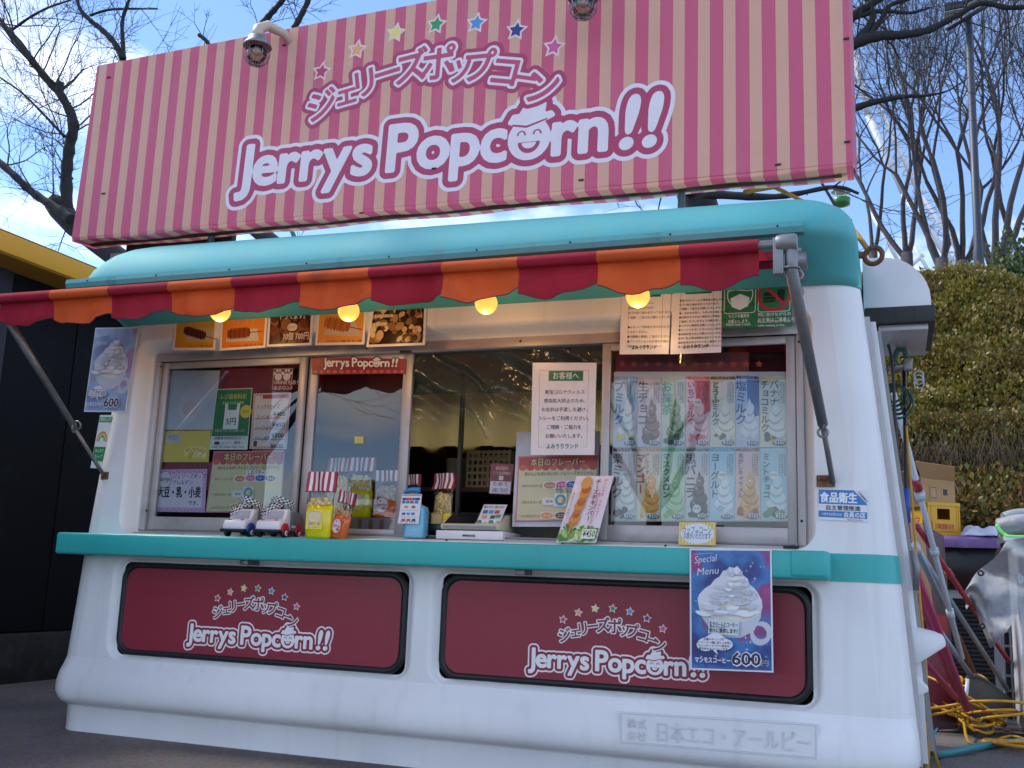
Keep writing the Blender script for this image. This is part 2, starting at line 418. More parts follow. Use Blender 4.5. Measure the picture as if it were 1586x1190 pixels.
def glass_mat(name, tint=(1, 1, 1), ior=1.52, rough=0.0, boost=0.0, bump=0.0, bscale=6):
    m = bpy.data.materials.new(name); m.use_nodes = True; t = m.node_tree; t.nodes.clear(); n = t.nodes.new; l = t.links.new
    o = n('ShaderNodeOutputMaterial'); tr = n('ShaderNodeBsdfTransparent'); tr.inputs[0].default_value = (*tint, 1)
    g = n('ShaderNodeBsdfGlossy'); g.inputs['Roughness'].default_value = rough; fr = n('ShaderNodeFresnel'); fr.inputs['IOR'].default_value = ior
    mxs = n('ShaderNodeMixShader'); fac = fr.outputs[0]
    if boost:
        ad = n('ShaderNodeMath'); ad.operation = 'ADD'; ad.inputs[1].default_value = boost; l(fac, ad.inputs[0]); fac = ad.outputs[0]
    l(fac, mxs.inputs[0]); l(tr.outputs[0], mxs.inputs[1]); l(g.outputs[0], mxs.inputs[2]); l(mxs.outputs[0], o.inputs[0])
    if bump:
        tcn = n('ShaderNodeTexCoord'); no = n('ShaderNodeTexNoise'); no.inputs['Scale'].default_value = bscale; no.inputs['Detail'].default_value = 3; l(tcn.outputs['Object'], no.inputs['Vector'])
        bp = n('ShaderNodeBump'); bp.inputs['Strength'].default_value = bump; bp.inputs['Distance'].default_value = .02; l(no.outputs['Fac'], bp.inputs['Height']); l(bp.outputs[0], g.inputs['Normal']); l(bp.outputs[0], fr.inputs['Normal'])
    _mats[name] = m; return m
M_glass = glass_mat('window_glass', (.96, .98, .98), 1.46, 0, .006)
M_vinyl = glass_mat('clear_vinyl', (.95, .94, .9), 1.5, .08, .0, .9, 11)
_t = M_vinyl.node_tree; _d = _t.nodes.new('ShaderNodeBsdfTranslucent'); _d.inputs[0].default_value = (.75, .72, .62, 1); _d2 = _t.nodes.new('ShaderNodeBsdfDiffuse'); _d2.inputs[0].default_value = (.7, .68, .6, 1)
_o = [q for q in _t.nodes if q.type == 'OUTPUT_MATERIAL'][0]; _s = _o.inputs[0].links[0].from_socket; _m1 = _t.nodes.new('ShaderNodeMixShader'); _m1.inputs[0].default_value = .5; _t.links.new(_d.outputs[0], _m1.inputs[1]); _t.links.new(_d2.outputs[0], _m1.inputs[2])
_m2 = _t.nodes.new('ShaderNodeMixShader'); _m2.inputs[0].default_value = .09; _t.links.new(_s, _m2.inputs[1]); _t.links.new(_m1.outputs[0], _m2.inputs[2]); _t.links.new(_m2.outputs[0], _o.inputs[0])
M_film = glass_mat('bag_film', (.985, .985, .985), 1.4, .15, .03, .5, 30)

# ------------------------------------------------------------------ ground and far setting
def ground_mat():
    m, t, b = base_mat('asphalt'); n = t.nodes.new; l = t.links.new
    tcn = n('ShaderNodeTexCoord'); o = tcn.outputs['Object']
    a = n('ShaderNodeTexNoise'); a.inputs['Scale'].default_value = .7; a.inputs['Detail'].default_value = 9; a.inputs['Roughness'].default_value = .6; l(o, a.inputs['Vector'])
    g = n('ShaderNodeTexVoronoi'); g.inputs['Scale'].default_value = 95; l(o, g.inputs['Vector'])
    r = n('ShaderNodeValToRGB'); e = r.color_ramp.elements; e[0].position = .3; e[0].color = (*rgb('#555050'), 1); e[1].position = .7; e[1].color = (*rgb('#8a827e'), 1); l(a.outputs['Fac'], r.inputs[0])
    mxn = n('ShaderNodeMix'); mxn.data_type = 'RGBA'; mxn.blend_type = 'MULTIPLY'; mxn.inputs['Factor'].default_value = .6; l(r.outputs[0], mxn.inputs['A']); l(g.outputs['Color'], mxn.inputs['B'])
    l(mxn.outputs['Result'], b.inputs['Base Color']); b.inputs['Roughness'].default_value = .85
    bp = n('ShaderNodeBump'); bp.inputs['Strength'].default_value = .5; bp.inputs['Distance'].default_value = .008; l(g.outputs['Distance'], bp.inputs['Height']); l(bp.outputs[0], b.inputs['Normal'])
    return m
gm = MB(); S_ = 400
gm.add([(-S_, -S_, 0), (S_, -S_, 0), (S_, S_, 0), (-S_, S_, 0)], [(0, 1, 2, 3)], ground_mat())
tag(gm.build('ground'), 'dark worn asphalt in front of the kiosk', None, kind='structure')

# ------------------------------------------------------------------ kiosk
K = thing('popcorn_kiosk', 'white fibreglass popcorn kiosk with teal roof and teal serving counter', 'food kiosk', (-1.98, 1.0, 0))
def xr(z):
    pts = [(0, .03), (.12, .035), (.14, .05), (.2, .072), (.28, .068), (.4, .055), (.9, .018), (2.1, -.105), (2.4, -.13)]
    for (z0, a), (z1, b) in zip(pts, pts[1:]):
        if z <= z1: return a+(b-a)*(z-z0)/(z1-z0)
    return pts[-1][1]
def xl(z): return -3.96-xr(z)
def yf(z):
    pts = [(0, .012), (.118, .012), (.128, .006), (.14, -.022), (.16, -.04), (.19, -.048), (.24, -.046), (.28, -.036), (.31, -.02), (.335, -.008), (.36, 0), (3, 0)]
    for (z0, a), (z1, b) in zip(pts, pts[1:]):
        if z <= z1: return a+(b-a)*(z-z0)/(z1-z0)
RC, YB = .13, 2.2
def right_arc(z, off=0, r=RC, n=6):
    x, y = xr(z)+off, yf(z)-off
    return [(x-r+r*sin(pi/2*i/n), y+r-r*cos(pi/2*i/n), z) for i in range(n+1)]
def left_arc(z, off=0, r=RC, n=6):
    x, y = xl(z)-off, yf(z)-off
    return [(x+r-r*cos(pi/2*i/n), y+r-r*sin(pi/2*i/n), z) for i in range(n+1)]
b = MB()
low = [0, .118, .128, .134, .14, .15, .16, .175, .19, .215, .24, .26, .28, .295, .31, .335, .36]
b.loft([[(xl(z), YB, z)]+left_arc(z)+[(x, yf(z), z) for x in (-3, -2, -1)]+right_arc(z)+[(xr(z), YB, z)] for z in low], M_body, closed=False, cap=False)
hi = [.36, .6, .9, 1.3, 1.7, 2.08, 2.35]
b.loft([[(xl(z), YB, z)]+left_arc(z) for z in hi], M_body, closed=False, cap=False)
b.loft([right_arc(z)+[(xr(z), YB, z)] for z in hi], M_body, closed=False, cap=False)
ZT = 2.33
outer = [(xl(.36)+RC, .36)]+[(xr(z)-RC, z) for z in hi[:-1]]+[(xr(ZT)-RC, ZT), (xl(ZT)+RC, ZT)]+[(xl(z)+RC, z) for z in hi[-2:0:-1]]
def hole(x0, x1, z0, z1, r): return rrect(x0, x1, z0, z1, r, 8)
WIN = (-3.655, -.335, .98, 1.93)
PANELS = [(-3.665, -2.072, .383, .838), (-1.905, -.312, .383, .838)]
holes = [hole(WIN[0]-.06, WIN[1]+.045, WIN[2]-.0, WIN[3]+.06, .09)]+[hole(p[0]-.055, p[1]+.045, p[2]-.03, p[3]+.03, .1) for p in PANELS]
from mathutils.geometry import tessellate_polygon
loops = [outer]+holes
flat = [p for lp in loops for p in lp]
tris = tessellate_polygon([[Vector((x, z, 0)) for x, z in lp] for lp in loops])
b.add([(x, 0, z) for x, z in flat], [tuple(t) for t in tris], M_body)
def recess(x0, x1, z0, z1, grow, depth, r):
    rings = []
    gl, gr, gb, gt = grow
    for t in (0, .08, .2, .4, .6, .8, .92, 1):
        q = 1-t; yy = depth*(t**1.6 if t < .5 else 1-(1-t)**2*1.4 if t < 1 else 1)
        rings.append([(x, yy, z) for x, z in rrect(x0-gl*q, x1+gr*q, z0-gb*q, z1+gt*q, r*(.4+.6*q), 8)])
    b.loft(rings, M_body, True, False)
recess(*WIN, (.06, .045, 0, .06), .10, .09)
for p in PANELS: recess(*p, (.055, .045, .03, .03), .028, .1)
# back wall, top
b.add([(xl(.02), YB, 0), (xr(.02), YB, 0), (xr(1.2), YB, 1.25), (xl(1.2), YB, 1.25)], [(0, 1, 2, 3)], M_body)
XB0, XB1 = -3.4, -1.2
b.add([(xl(1.2), YB, 1.25), (XB0, YB, 1.25), (XB0, YB, 2.3), (xl(2.2), YB, 2.3)], [(0, 1, 2, 3)], M_body)
b.add([(XB1, YB, 1.25), (xr(1.2), YB, 1.25), (xr(2.2), YB, 2.3), (XB1, YB, 2.3)], [(0, 1, 2, 3)], M_body)
b.add([(xl(2.35), .02, 2.35), (xr(2.35), .02, 2.35), (xr(2.35), YB, 2.35), (xl(2.35), YB, 2.35)], [(0, 1, 2, 3)], M_body)
b.build('body', K)
# inside
b = MB()
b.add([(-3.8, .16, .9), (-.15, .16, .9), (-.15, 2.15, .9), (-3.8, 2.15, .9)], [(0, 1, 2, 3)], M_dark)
b.build('interior_floor', K)
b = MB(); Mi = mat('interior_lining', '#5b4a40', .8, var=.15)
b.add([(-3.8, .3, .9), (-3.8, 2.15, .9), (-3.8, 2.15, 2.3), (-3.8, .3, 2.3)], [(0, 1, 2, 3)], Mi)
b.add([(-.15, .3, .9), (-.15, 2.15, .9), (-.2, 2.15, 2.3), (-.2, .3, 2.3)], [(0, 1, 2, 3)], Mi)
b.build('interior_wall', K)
# translucent yellow curtain in the rear opening (the daylight behind shines through)
mc = bpy.data.materials.new('yellow_curtain_cloth'); mc.use_nodes = True; t = mc.node_tree; t.nodes.clear()
o_ = t.nodes.new('ShaderNodeOutputMaterial'); tl = t.nodes.new('ShaderNodeBsdfTranslucent'); tl.inputs[0].default_value = (.93, .62, .2, 1)
df = t.nodes.new('ShaderNodeBsdfDiffuse'); df.inputs[0].default_value = (*rgb('#b08a40'), 1); mm = t.nodes.new('ShaderNodeMixShader'); mm.inputs[0].default_value = .15
t.links.new(tl.outputs[0], mm.inputs[1]); t.links.new(df.outputs[0], mm.inputs[2]); t.links.new(mm.outputs[0], o_.inputs[0])
b = MB(); nx, nz = 60, 8; vs = []
for j in range(nz+1):
    for i in range(nx+1):
        x = XB0-.02+(XB1-XB0+.04)*i/nx; vs.append((x, 2.16+.02*sin(i*.9+.4*sin(j)), 1.66+.62*j/nz+.03*sin(i*.31)*(1-j/nz)))
b.add(vs, [(j*(nx+1)+i, j*(nx+1)+i+1, (j+1)*(nx+1)+i+1, (j+1)*(nx+1)+i) for j in range(nz) for i in range(nx)], mc, True)
b.build('yellow_curtain', K)
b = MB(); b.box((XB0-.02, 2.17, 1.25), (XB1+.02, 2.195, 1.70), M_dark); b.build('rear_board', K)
# shelf with side board
b = MB(); b.box((-3.0, 1.15, 1.30), (-1.2, 1.5, 1.325), mat('shelf_board', '#6e553c', .6, var=.2)); b.build('shelf', K, bevel=.003)
b = MB(); b.box((-2.24, .9, .9), (-2.22, .93, 1.95), M_alud); b.build('inner_post', K)
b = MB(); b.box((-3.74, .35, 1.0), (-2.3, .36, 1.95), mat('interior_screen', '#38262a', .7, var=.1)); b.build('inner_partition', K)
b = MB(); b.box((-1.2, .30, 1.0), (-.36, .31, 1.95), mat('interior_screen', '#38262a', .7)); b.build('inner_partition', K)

# roof: bulging cap with rounded ends
def roof_ring(prof_y, z, xa, xb, r, n=8):
    x0, x1 = xa, xb; pts = []
    for i in range(n+1): a = pi/2*i/n; pts.append((x0+r-r*cos(a), prof_y+r-r*sin(a), z))
    for k in range(1, 8): pts.append((x0+r+(x1-x0-2*r)*k/8, prof_y, z))
    for i in range(n+1): a = pi/2*i/n; pts.append((x1-r+r*sin(a), prof_y+r-r*cos(a), z))
    pts += [(x1, 2.35, z), (x0, 2.35, z)]
    return pts
def sl(pts, k=.0):  # the crown rises slightly to the left
    return [(x, y, z+max(0, (-x/4.0))*k) for x, y, z in pts]
RL, RR = -4.0, -.105
b = MB()
rings = [roof_ring(-.02, 2.065, RL+.14, RR+.0, .14), roof_ring(-.06, 2.10, RL+.11, RR-.0, .16), roof_ring(-.16, 2.165, RL+.05, RR+.0, .2), roof_ring(-.225, 2.205, RL+.01, RR+.0, .22), roof_ring(-.245, 2.222, RL, RR+.0, .22), roof_ring(-.25, 2.245, RL, RR, .22),
         roof_ring(-.243, 2.275, RL+.005, RR-.004, .22), roof_ring(-.225, 2.31, RL+.02, RR-.012, .22), roof_ring(-.195, 2.345, RL+.045, RR-.025, .22), roof_ring(-.155, 2.378, RL+.08, RR-.045, .21), roof_ring(-.1, 2.408, RL+.13, RR-.075, .2), roof_ring(-.03, 2.432, RL+.2, RR-.12, .18), roof_ring(.06, 2.45, RL+.3, RR-.19, .16), roof_ring(.3, 2.465, RL+.5, RR-.4, .1), roof_ring(.8, 2.475, RL+.8, RR-.7, .1)]
ks = [0, 0, 0, 0, 0, 0, .005, .015, .025, .038, .05, .06, .068, .075, .075]
b.loft([sl(r, k) for r, k in zip(rings, ks)], M_roof, True, True)
b.build('roof', K)
# gutter strip under the bulge
b = MB()
gx0, gx1 = RL+.02, -.30
b.loft([[(x, -.238, 2.262), (x, -.268, 2.258), (x, -.272, 2.236), (x, -.262, 2.214), (x, -.232, 2.21)] for x in (gx0, gx0+.5, -2, -1, gx1)], M_gut, True, True, False)
b.build('gutter_strip', K)
b = MB()
for i in range(9): b.sphere((gx0+.14+i*.43, -.271, 2.243), .005, M_black, 6, 4)
b.build('rivet', K, kind='stuff')
# teal band painted round the right corner
for arc in ([[(-.24, yf(z)-.003, z)]+right_arc(z, .003)+[(xr(z)+.003, YB, z)] for z in (.862, .92, .97)], [[(xl(z)-.003, YB, z)]+left_arc(z, .003) for z in (.862, .92, .97)]):
    b = MB(); b.loft(arc, M_teal, False, False); b.build('teal_band', K)
b = MB()
b.loft([right_arc(z, .0035)+[(xr(z)+.0035, YB, z)] for z in (2.07, 2.0, 2.075)][:1]+[right_arc(z, .0035)+[(xr(z)+.0035, YB, z)] for z in (2.2,)], M_teal, False, False)
b.build('teal_corner', K)
# counter
b = MB(); b.box((-3.965, -.15, .865), (-.232, .02, .972), M_teal)
b.box((-.38, -.155, .872), (-.238, -.1, .974), M_teal)
b.build('counter', K, bevel=.013, seg=3)
for bx0 in (-2.9, -1.52): b = MB(); b.box((bx0, -.1, .842), (bx0+.045, .0, .866), M_alud); b.build('counter_bracket', K, bevel=.004)
b = MB(); b.box((-3.66, .03, .974), (-.34, .1, .988), M_alu); b.build('window_sill', K, bevel=.003)
# lower panels
logo_boards = []
for i, p in enumerate(PANELS):
    x0, x1, z0, z1 = p
    b = MB()
    prof = [(0, .03), (.003, .010), (.015, .005), (.027, .010), (.032, .03)]
    b.loft([[(x, y, z) for x, z in rrect(x0+d, x1-d, z0+d, z1-d, .085-d*.6, 8)] for d, y in prof], M_black, True, False)
    b.build('rubber_seal', K)
    b = MB(); b.add([(x, .018, z) for x, z in rrect(x0+.022, x1-.022, z0+.022, z1-.022, .065, 8)], [tuple(range(36))], M_maroon)
    bo = b.build('infill_panel', K); logo_boards.append((bo, (x0+.03, x1-.03, z0+.03, z1-.03)))
# moulded maker's plate
PL = [Y(960, 1103, -.052), Y(1266, 1122, -.052), Y(1266, 1176, -.052), Y(960, 1150, -.052)]
pl = Sheet('maker_plate', None, None, PL, .012, parent=K, material=M_body)
pl.k = 16
def raised(sh, body, u, v, size, fit=None, rows=1):
    for kk in range(0, 26, 5): sh.text(body, u, v, size, '#dddde0', off=.0, fit=fit, k=2+kk)
pl.frame(.004, .003, '#cfcfd4', 12)
pW, pH = pl.W, pl.H
raised(pl, '株式', .03, pH*.53, pH*.34); raised(pl, '会社', .03, pH*.14, pH*.34)
raised(pl, '日本エコ・アールピー', .155, pH*.2, pH*.7, fit=pW-.18)
pl.done(('plate_rim', 'raised_lettering'))
# lifting ring, vent hood, door side, scoop, plug socket
b = MB(); c = Y(1345, 395, .1); b.torus(c+Vector((.02, 0, -.005)), .036, .011, M_rust, (.25, 1, 0)); b.tube([c+Vector((-.09, 0, .01)), c+Vector((-.02, 0, .0))], .016, M_rust, 8)
b.build('lifting_ring', K)
hx, hz = -.1, 2.075
prof = [(hx, 2.325), (-.02, 2.323)]+[(-.02+.205*sin(pi/2*i/8), 2.113+.21*cos(pi/2*i/8)) for i in range(1, 9)]+[(.185, hz), (hx, hz)]
Mh = mat('white_sheet_metal', '#dcdcdf', .4, .1, var=.08, vscale=3, dirt='#a8a49c', dirt_amt=.35, dscale=2.5)
b = MB(); b.prism([(x, .5, z) for x, z in prof], (0, .62, 0), Mh); hood = b.build('vent_hood', K, bevel=.004)
b = MB(); b.box((hx+.005, .492, hz-.062), (.2, 1.125, hz+.012), mat('dark_hood_flange', '#2c2b2c', .6, var=.3)); b.build('hood_flange', hood, bevel=.003)
b = MB()
for i in range(3): b.box((-.04+i*.075, .4905, hz-.06), (-.034+i*.075, .4925, hz+.008), M_black)
b.build('flange_rib', hood)
b = MB(); b.box((-.04, .53, hz-.09), (.17, 1.08, hz-.0625), M_alu); b.build('hood_filter', hood, bevel=.003)
def wallx(z, dx): return xr(z)+dx
b = MB(); zs = (.16, .5, 1.0, 1.5, 1.985)
b.loft([[(wallx(z, -.01), .34, z), (wallx(z, .045), .34, z), (wallx(z, .045), 1.25, z), (wallx(z, -.01), 1.25, z)] for z in zs], Mh, True, True, False); b.build('side_door', K, bevel=.004)
b = MB(); b.loft([[(wallx(z, -.01), .25, z), (wallx(z, .022), .25, z), (wallx(z, .022), .33, z), (wallx(z, -.01), .33, z)] for z in zs], M_alu, True, True, False); b.build('door_frame', K)
b = MB(); b.loft([[(wallx(z, .04), .42, z), (wallx(z, .062), .42, z), (wallx(z, .062), .47, z), (wallx(z, .04), .47, z)] for z in (.2, 1.0, 1.96)], M_alud, True, True, False); b.build('door_edge', K)
b = MB(); b.tube([(wallx(.98, .06), .3, 1.0), (wallx(.9, .065), .3, .93), (wallx(.84, .055), .3, .84)], [.012, .016, .011], M_alud, 8); b.build('door_hinge', K)
b = MB()  # scoop shaped drain spout
q = [Y(1404, 974, .26), Y(1464, 989, .26), Y(1466, 1002, .26), Y(1420, 1031, .26), Y(1407, 1018, .26)]
b.loft([[p+Vector((0, .0, 0)) for p in q], [p+Vector((-.005, .05, .012)) for p in q], [p+Vector((-.03, .16, .02)) for p in q]], Mh, True, True, True)
b.build('drain_spout', K, bevel=.008)
b = MB(); q = [Y(1411, 1040, .26), Y(1438, 1066, .26), Y(1438, 1072, .26), Y(1419, 1080, .26), Y(1417, 1093, .26), Y(1411, 1085, .26)]; b.prism(q, (0, .12, 0), Mh); b.build('side_bracket', K, bevel=.003)

# ------------------------------------------------------------------ window unit
yW = .1
wf = MB(); x0, x1, z0, z1 = WIN
fw = .032
wf.box((x0, yW-.012, z1-.045), (x1, yW+.07, z1), M_alu); wf.box((x0, yW-.012, z0), (x1, yW+.07, z0+.02), M_alu)
wf.box((x0, yW-.012, z0+.02), (x0+fw, yW+.07, z1-.045), M_alu); wf.box((x1-fw, yW-.012, z0+.02), (x1, yW+.07, z1-.045), M_alu)
WF = wf.build('window_frame', K, bevel=.004)
wf = MB()
for zz in (z0+.022,): 
    for yy in (yW+.0, yW+.022, yW+.046): wf.box((x0+fw, yy, zz-.001), (x1-fw, yy+.004, zz+.006), M_alud)
wf.build('sliding_track', WF)
SASH = []
def sash(xa, xb, y, st=.038, bot=.07, top=.035, za=None, zb=None, glass=True):
    za = z0+.022 if za is None else za; zb = z1-.047 if zb is None else zb
    m = MB(); m.box((xa, y, za), (xa+st, y+.022, zb), M_alu); m.box((xb-st, y, za), (xb, y+.022, zb), M_alu)
    m.box((xa+st, y+.001, za), (xb-st, y+.021, za+bot), M_alu); m.box((xa+st, y+.001, zb-top), (xb-st, y+.021, zb), M_alu)
    s_ = m.build('sliding_sash', K, bevel=.003)
    g = MB(); g.box((xa+st-.004, y+.009, za+bot-.004), (xb-st+.004, y+.013, zb-top+.004), M_glass); g.build('glass_pane', s_)
    return s_
sash(x0+fw+.003, -2.745, yW+.004)                       # left
sash(-2.742, -2.165, yW+.03, st=.05, bot=.03)            # second, behind
sash(-1.21, x1-fw-.003, yW+.004)                        # right
b = MB()
b.box((-2.8, yW+.028, z0+.03), (-2.745, yW+.05, z1-.05), M_black); b.build('rubber_strip', WF)
b = MB()
for xx, zz in ((-3.62, 1.86), (-3.62, 1.1), (-.352, 1.85), (-.352, 1.1), (-2.4, 1.908), (-1.6, 1.908), (-1.9, .984), (-2.9, .984), (-.9, .984), (-1.35, .984)): b.sphere((xx, yW-.012 if zz > 1 else .03, zz), .006, M_black, 6, 4)
b.build('screw', WF, kind='stuff')
b = MB(); b.box((-.42, .02, .986), (-.36, .06, .997), M_black); b.box((-.39, .01, .99), (-.375, .03, .999), M_black); b.build('window_latch', K)
b = MB(); q = quad_px([(619, 543), (637, 543), (637, 547), (619, 547)], yW-.013); b.prism(q, (0, .003, 0), M_black); b.build('frame_badge', K)

# clear vinyl sheet in the serving hatch
nx, nz = 80, 46; vs = []
rn = random.Random(4); bumps = [(rn.uniform(0, 1), rn.uniform(0, 1), rn.uniform(-.03, .03), rn.uniform(.03, .13)) for _ in range(44)]
for j in range(nz+1):
    for i in range(nx+1):
        u, v = i/nx, j/nz; x = -2.16+.95*u; zb_ = 1.515+.05*sin(u*9)+.03*sin(u*23+1)
        z = zb_+(z1-.045-zb_)*v; yy = yW+.05
        for bu, bv, h_, w_ in bumps: yy += h_*max(0, 1-abs((u-bu)*.8+(v-bv)*.5)/w_)*(1.1-v)
        vs.append((x, yy, z))
b = MB(); b.add(vs, [(j*(nx+1)+i, j*(nx+1)+i+1, (j+1)*(nx+1)+i+1, (j+1)*(nx+1)+i) for j in range(nz) for i in range(nx)], M_vinyl, True)
tag(b.build('vinyl_sheet', org=(-1.68, yW+.05, 1.9)), 'crumpled clear vinyl sheet hanging in the open serving hatch', 'vinyl sheet')
# ------------------------------------------------------------------ logo field (shared by banner, panels, header)
LG = Field(-.5, 8.6, -.75, 4.3, .021)
def word(wd, x, y, sz, gap, f, **k):
    segs = []
    for ch in wd:
        s_, w = glyph_segs(ch, x, y, sz, **k); f.put(s_); x += w+gap
    return x
LW = Field(-.5, 8.9, -.7, 1.5, .021)
xa = word('Jerrys', 0, 0, 1.0, .07, LW)
xP = xa+.22
xb = word('P', xP, 0, 1.06, .05, LW)
xo = word('opc', xb, 0, 1.0, .07, LW)
OC, OR = (xo+.29, .28), .295
LW.put([((OC[0]+OR*cos(2*pi*i/28), OC[1]+OR*sin(2*pi*i/28)), (OC[0]+OR*cos(2*pi*(i+1)/28), OC[1]+OR*sin(2*pi*(i+1)/28))) for i in range(28)])
hat = [(-.36, .36), (-.12, .27), (.1, .28), (.40, .44), (.36, .50), (.22, .47), (.24, .72), (.08, .66), (-.06, .76), (-.18, .50), (-.30, .50)]
hat = [(OC[0]+a*.86, OC[1]+.03+b_*.66) for a, b_ in hat]; LW.put(list(zip(hat, hat[1:]+hat[:1])))
xc = word('rn', xo+.66, 0, 1.0, .07, LW)
xd = word('!', xc+.14, .0, 1.06, .1, LW, shear=.14, sx=1.15)
LX1 = word('!', xd+.08, .0, 1.06, .1, LW, shear=.14, sx=1.15)
W_white, W_red, W_out = LW.march(.032), LW.march(.125), LW.march(.185)

def put_logo(sh, L0, R0, red, white, edge, katakana=None, kata_fill=None, kata_ring=None, stars=True, kata_outer=None):
    """L0, R0: sheet coordinates of the baseline start and end"""
    d = Vector((R0[0]-L0[0], R0[1]-L0[1])); sc = d.length/LX1; a = atan2(d.y, d.x)
    def T(p): return (L0[0]+sc*(p[0]*cos(a)-p[1]*sin(a)), L0[1]+sc*(p[0]*sin(a)+p[1]*cos(a)))
    k0 = sh.k+2
    def lay(vf, col, k):
        if vf[0]: sh.poly([T(p) for p in vf[0]], col, k, sh.txt, vf[1])
    if edge: lay(W_out, edge, k0)
    lay(W_red, red, k0+2); lay(W_white, white, k0+4)
    # smile, eyes and hat band on the round letter
    def art(pts, col, k): sh.poly([T(p) for p in pts], col, k, sh.txt)
    ox, oy = OC
    art([(ox+.17*cos(pi+pi*i/10), oy-.05+.17*sin(pi+pi*i/10)) for i in range(11)], red, k0+6)
    art([(ox+.11*cos(pi+pi*i/10), oy-.06+.09*sin(pi+pi*i/10)) for i in range(11)], white, k0+8)
    for sx_ in (-.12, .12):
        arc = [(ox+sx_+.07*cos(pi*i/8), oy+.06+.07*sin(pi*i/8)) for i in range(9)]; arc += [(ox+sx_+.045*cos(pi*i/8), oy+.05+.06*sin(pi*i/8)) for i in range(8, -1, -1)]
        art(arc, red, k0+6)
    art([(ox-.27, oy+.21), (ox-.05, oy+.165), (ox+.26, oy+.26), (ox+.26, oy+.285), (ox-.05, oy+.20), (ox-.27, oy+.24)], red, k0+6)
    if katakana:
        if kata_outer: lay(katakana[2], kata_outer, k0+7)
        lay(katakana[1], kata_ring, k0+9); lay(katakana[0], kata_fill, k0+11)
    if stars:
        for (su, sv), c in zip(STARS, ('#c23a68', '#f0a878', '#efe07a', '#2f9a5f', '#4a96cf', '#2b3a86', '#d65a9c')):
            s_ = lambda r, col, k: sh.poly([T((su+(r if i % 2 == 0 else r*.52)*sin(.15+pi*i/5), sv+(r if i % 2 == 0 else r*.52)*cos(.15+pi*i/5))) for i in range(10)], col, k)
            old = sh.txt; sh.txt = MB(); s_(.185, '#f0d8cf' , k0+2); s_(.125, c, k0+4); sh.txt.build('star', parent=sh.o); sh.txt = old
    sh.k = k0+16
    return T

# ------------------------------------------------------------------ roof sign
SY = -.02
SG = thing('roof_sign', 'large pink and peach striped banner sign standing on the kiosk roof', 'shop sign', (-2.1, .1, 2.46))
def sign_cloth():
    m, t, b_ = base_mat('striped_banner_cloth'); n = t.nodes.new; l = t.links.new
    tcn = n('ShaderNodeTexCoord'); sp = n('ShaderNodeSeparateXYZ'); l(tcn.outputs['Object'], sp.inputs[0])
    a = n('ShaderNodeMath'); a.operation = 'ADD'; a.inputs[1].default_value = 20; l(sp.outputs['X'], a.inputs[0])
    mo = n('ShaderNodeMath'); mo.operation = 'MODULO'; mo.inputs[1].default_value = .1135
    a2 = n('ShaderNodeMath'); a2.operation = 'ADD'; a2.inputs[1].default_value = -(((-4.168)-(-2.1)+20) % .1135)+.1135; l(a.outputs[0], a2.inputs[0]); l(a2.outputs[0], mo.inputs[0])
    lt = n('ShaderNodeMath'); lt.operation = 'LESS_THAN'; lt.inputs[1].default_value = .053; l(mo.outputs[0], lt.inputs[0])
    mxn = n('ShaderNodeMix'); mxn.data_type = 'RGBA'; l(lt.outputs[0], mxn.inputs['Factor']); mxn.inputs['A'].default_value = (*rgb('#e06c8c'), 1); mxn.inputs['B'].default_value = (*rgb('#ecbda4'), 1)
    no = n('ShaderNodeTexNoise'); no.inputs['Scale'].default_value = 2.2; no.inputs['Detail'].default_value = 6; l(tcn.outputs['Object'], no.inputs['Vector'])
    mp_ = n('ShaderNodeMapping'); mp_.inputs['Scale'].default_value = (7, 7, .6); l(tcn.outputs['Object'], mp_.inputs[0])
    n2 = n('ShaderNodeTexNoise'); n2.inputs['Scale'].default_value = 1; n2.inputs['Detail'].default_value = 5; l(mp_.outputs[0], n2.inputs['Vector'])
    r2 = n('ShaderNodeMapRange'); r2.inputs['From Min'].default_value = .55; r2.inputs['From Max'].default_value = .85; r2.inputs['To Max'].default_value = .35; l(n2.outputs['Fac'], r2.inputs['Value'])
    m2 = n('ShaderNodeMix'); m2.data_type = 'RGBA'; l(r2.outputs[0], m2.inputs['Factor']); l(mxn.outputs['Result'], m2.inputs['A']); m2.inputs['B'].default_value = (*rgb('#d9a6b4'), 1)
    l(m2.outputs['Result'], b_.inputs['Base Color']); b_.inputs['Roughness'].default_value = .5
    w = n('ShaderNodeTexNoise'); w.inputs['Scale'].default_value = 2.0; w.inputs['Detail'].default_value = 4; w.inputs['Distortion'].default_value = 1.2; l(tcn.outputs['Object'], w.inputs['Vector'])
    bp = n('ShaderNodeBump'); bp.inputs['Strength'].default_value = .55; bp.inputs['Distance'].default_value = .035; l(w.outputs['Fac'], bp.inputs['Height']); l(bp.outputs[0], b_.inputs['Normal'])
    tl = n('ShaderNodeBsdfTranslucent'); l(m2.outputs['Result'], tl.inputs[0]); ms = n('ShaderNodeMixShader'); ms.inputs[0].default_value = .25
    out = [q for q in t.nodes if q.type == 'OUTPUT_MATERIAL'][0]; l(b_.outputs[0], ms.inputs[1]); l(tl.outputs[0], ms.inputs[2]); l(ms.outputs[0], out.inputs[0])
    return m
M_sign = sign_cloth()
sTL, sBL, sBR = Y(151, 102, SY), Y(111, 369, SY), Y(1321, 251.6, SY); sTR = Vector((-.118, SY, 3.70))
sgc = Sheet('banner', None, None, [sTL, sTR, sBR, sBL], .004, parent=SG, material=M_sign)
def suv(px, py): return sgc.at(px, py)
bl, br = suv(366, 289), suv(1024, 223)
SIGN_D = Vector((br[0]-bl[0], br[1]-bl[1])); SIGN_SC = SIGN_D.length/LX1; SIGN_A = atan2(SIGN_D.y, SIGN_D.x)
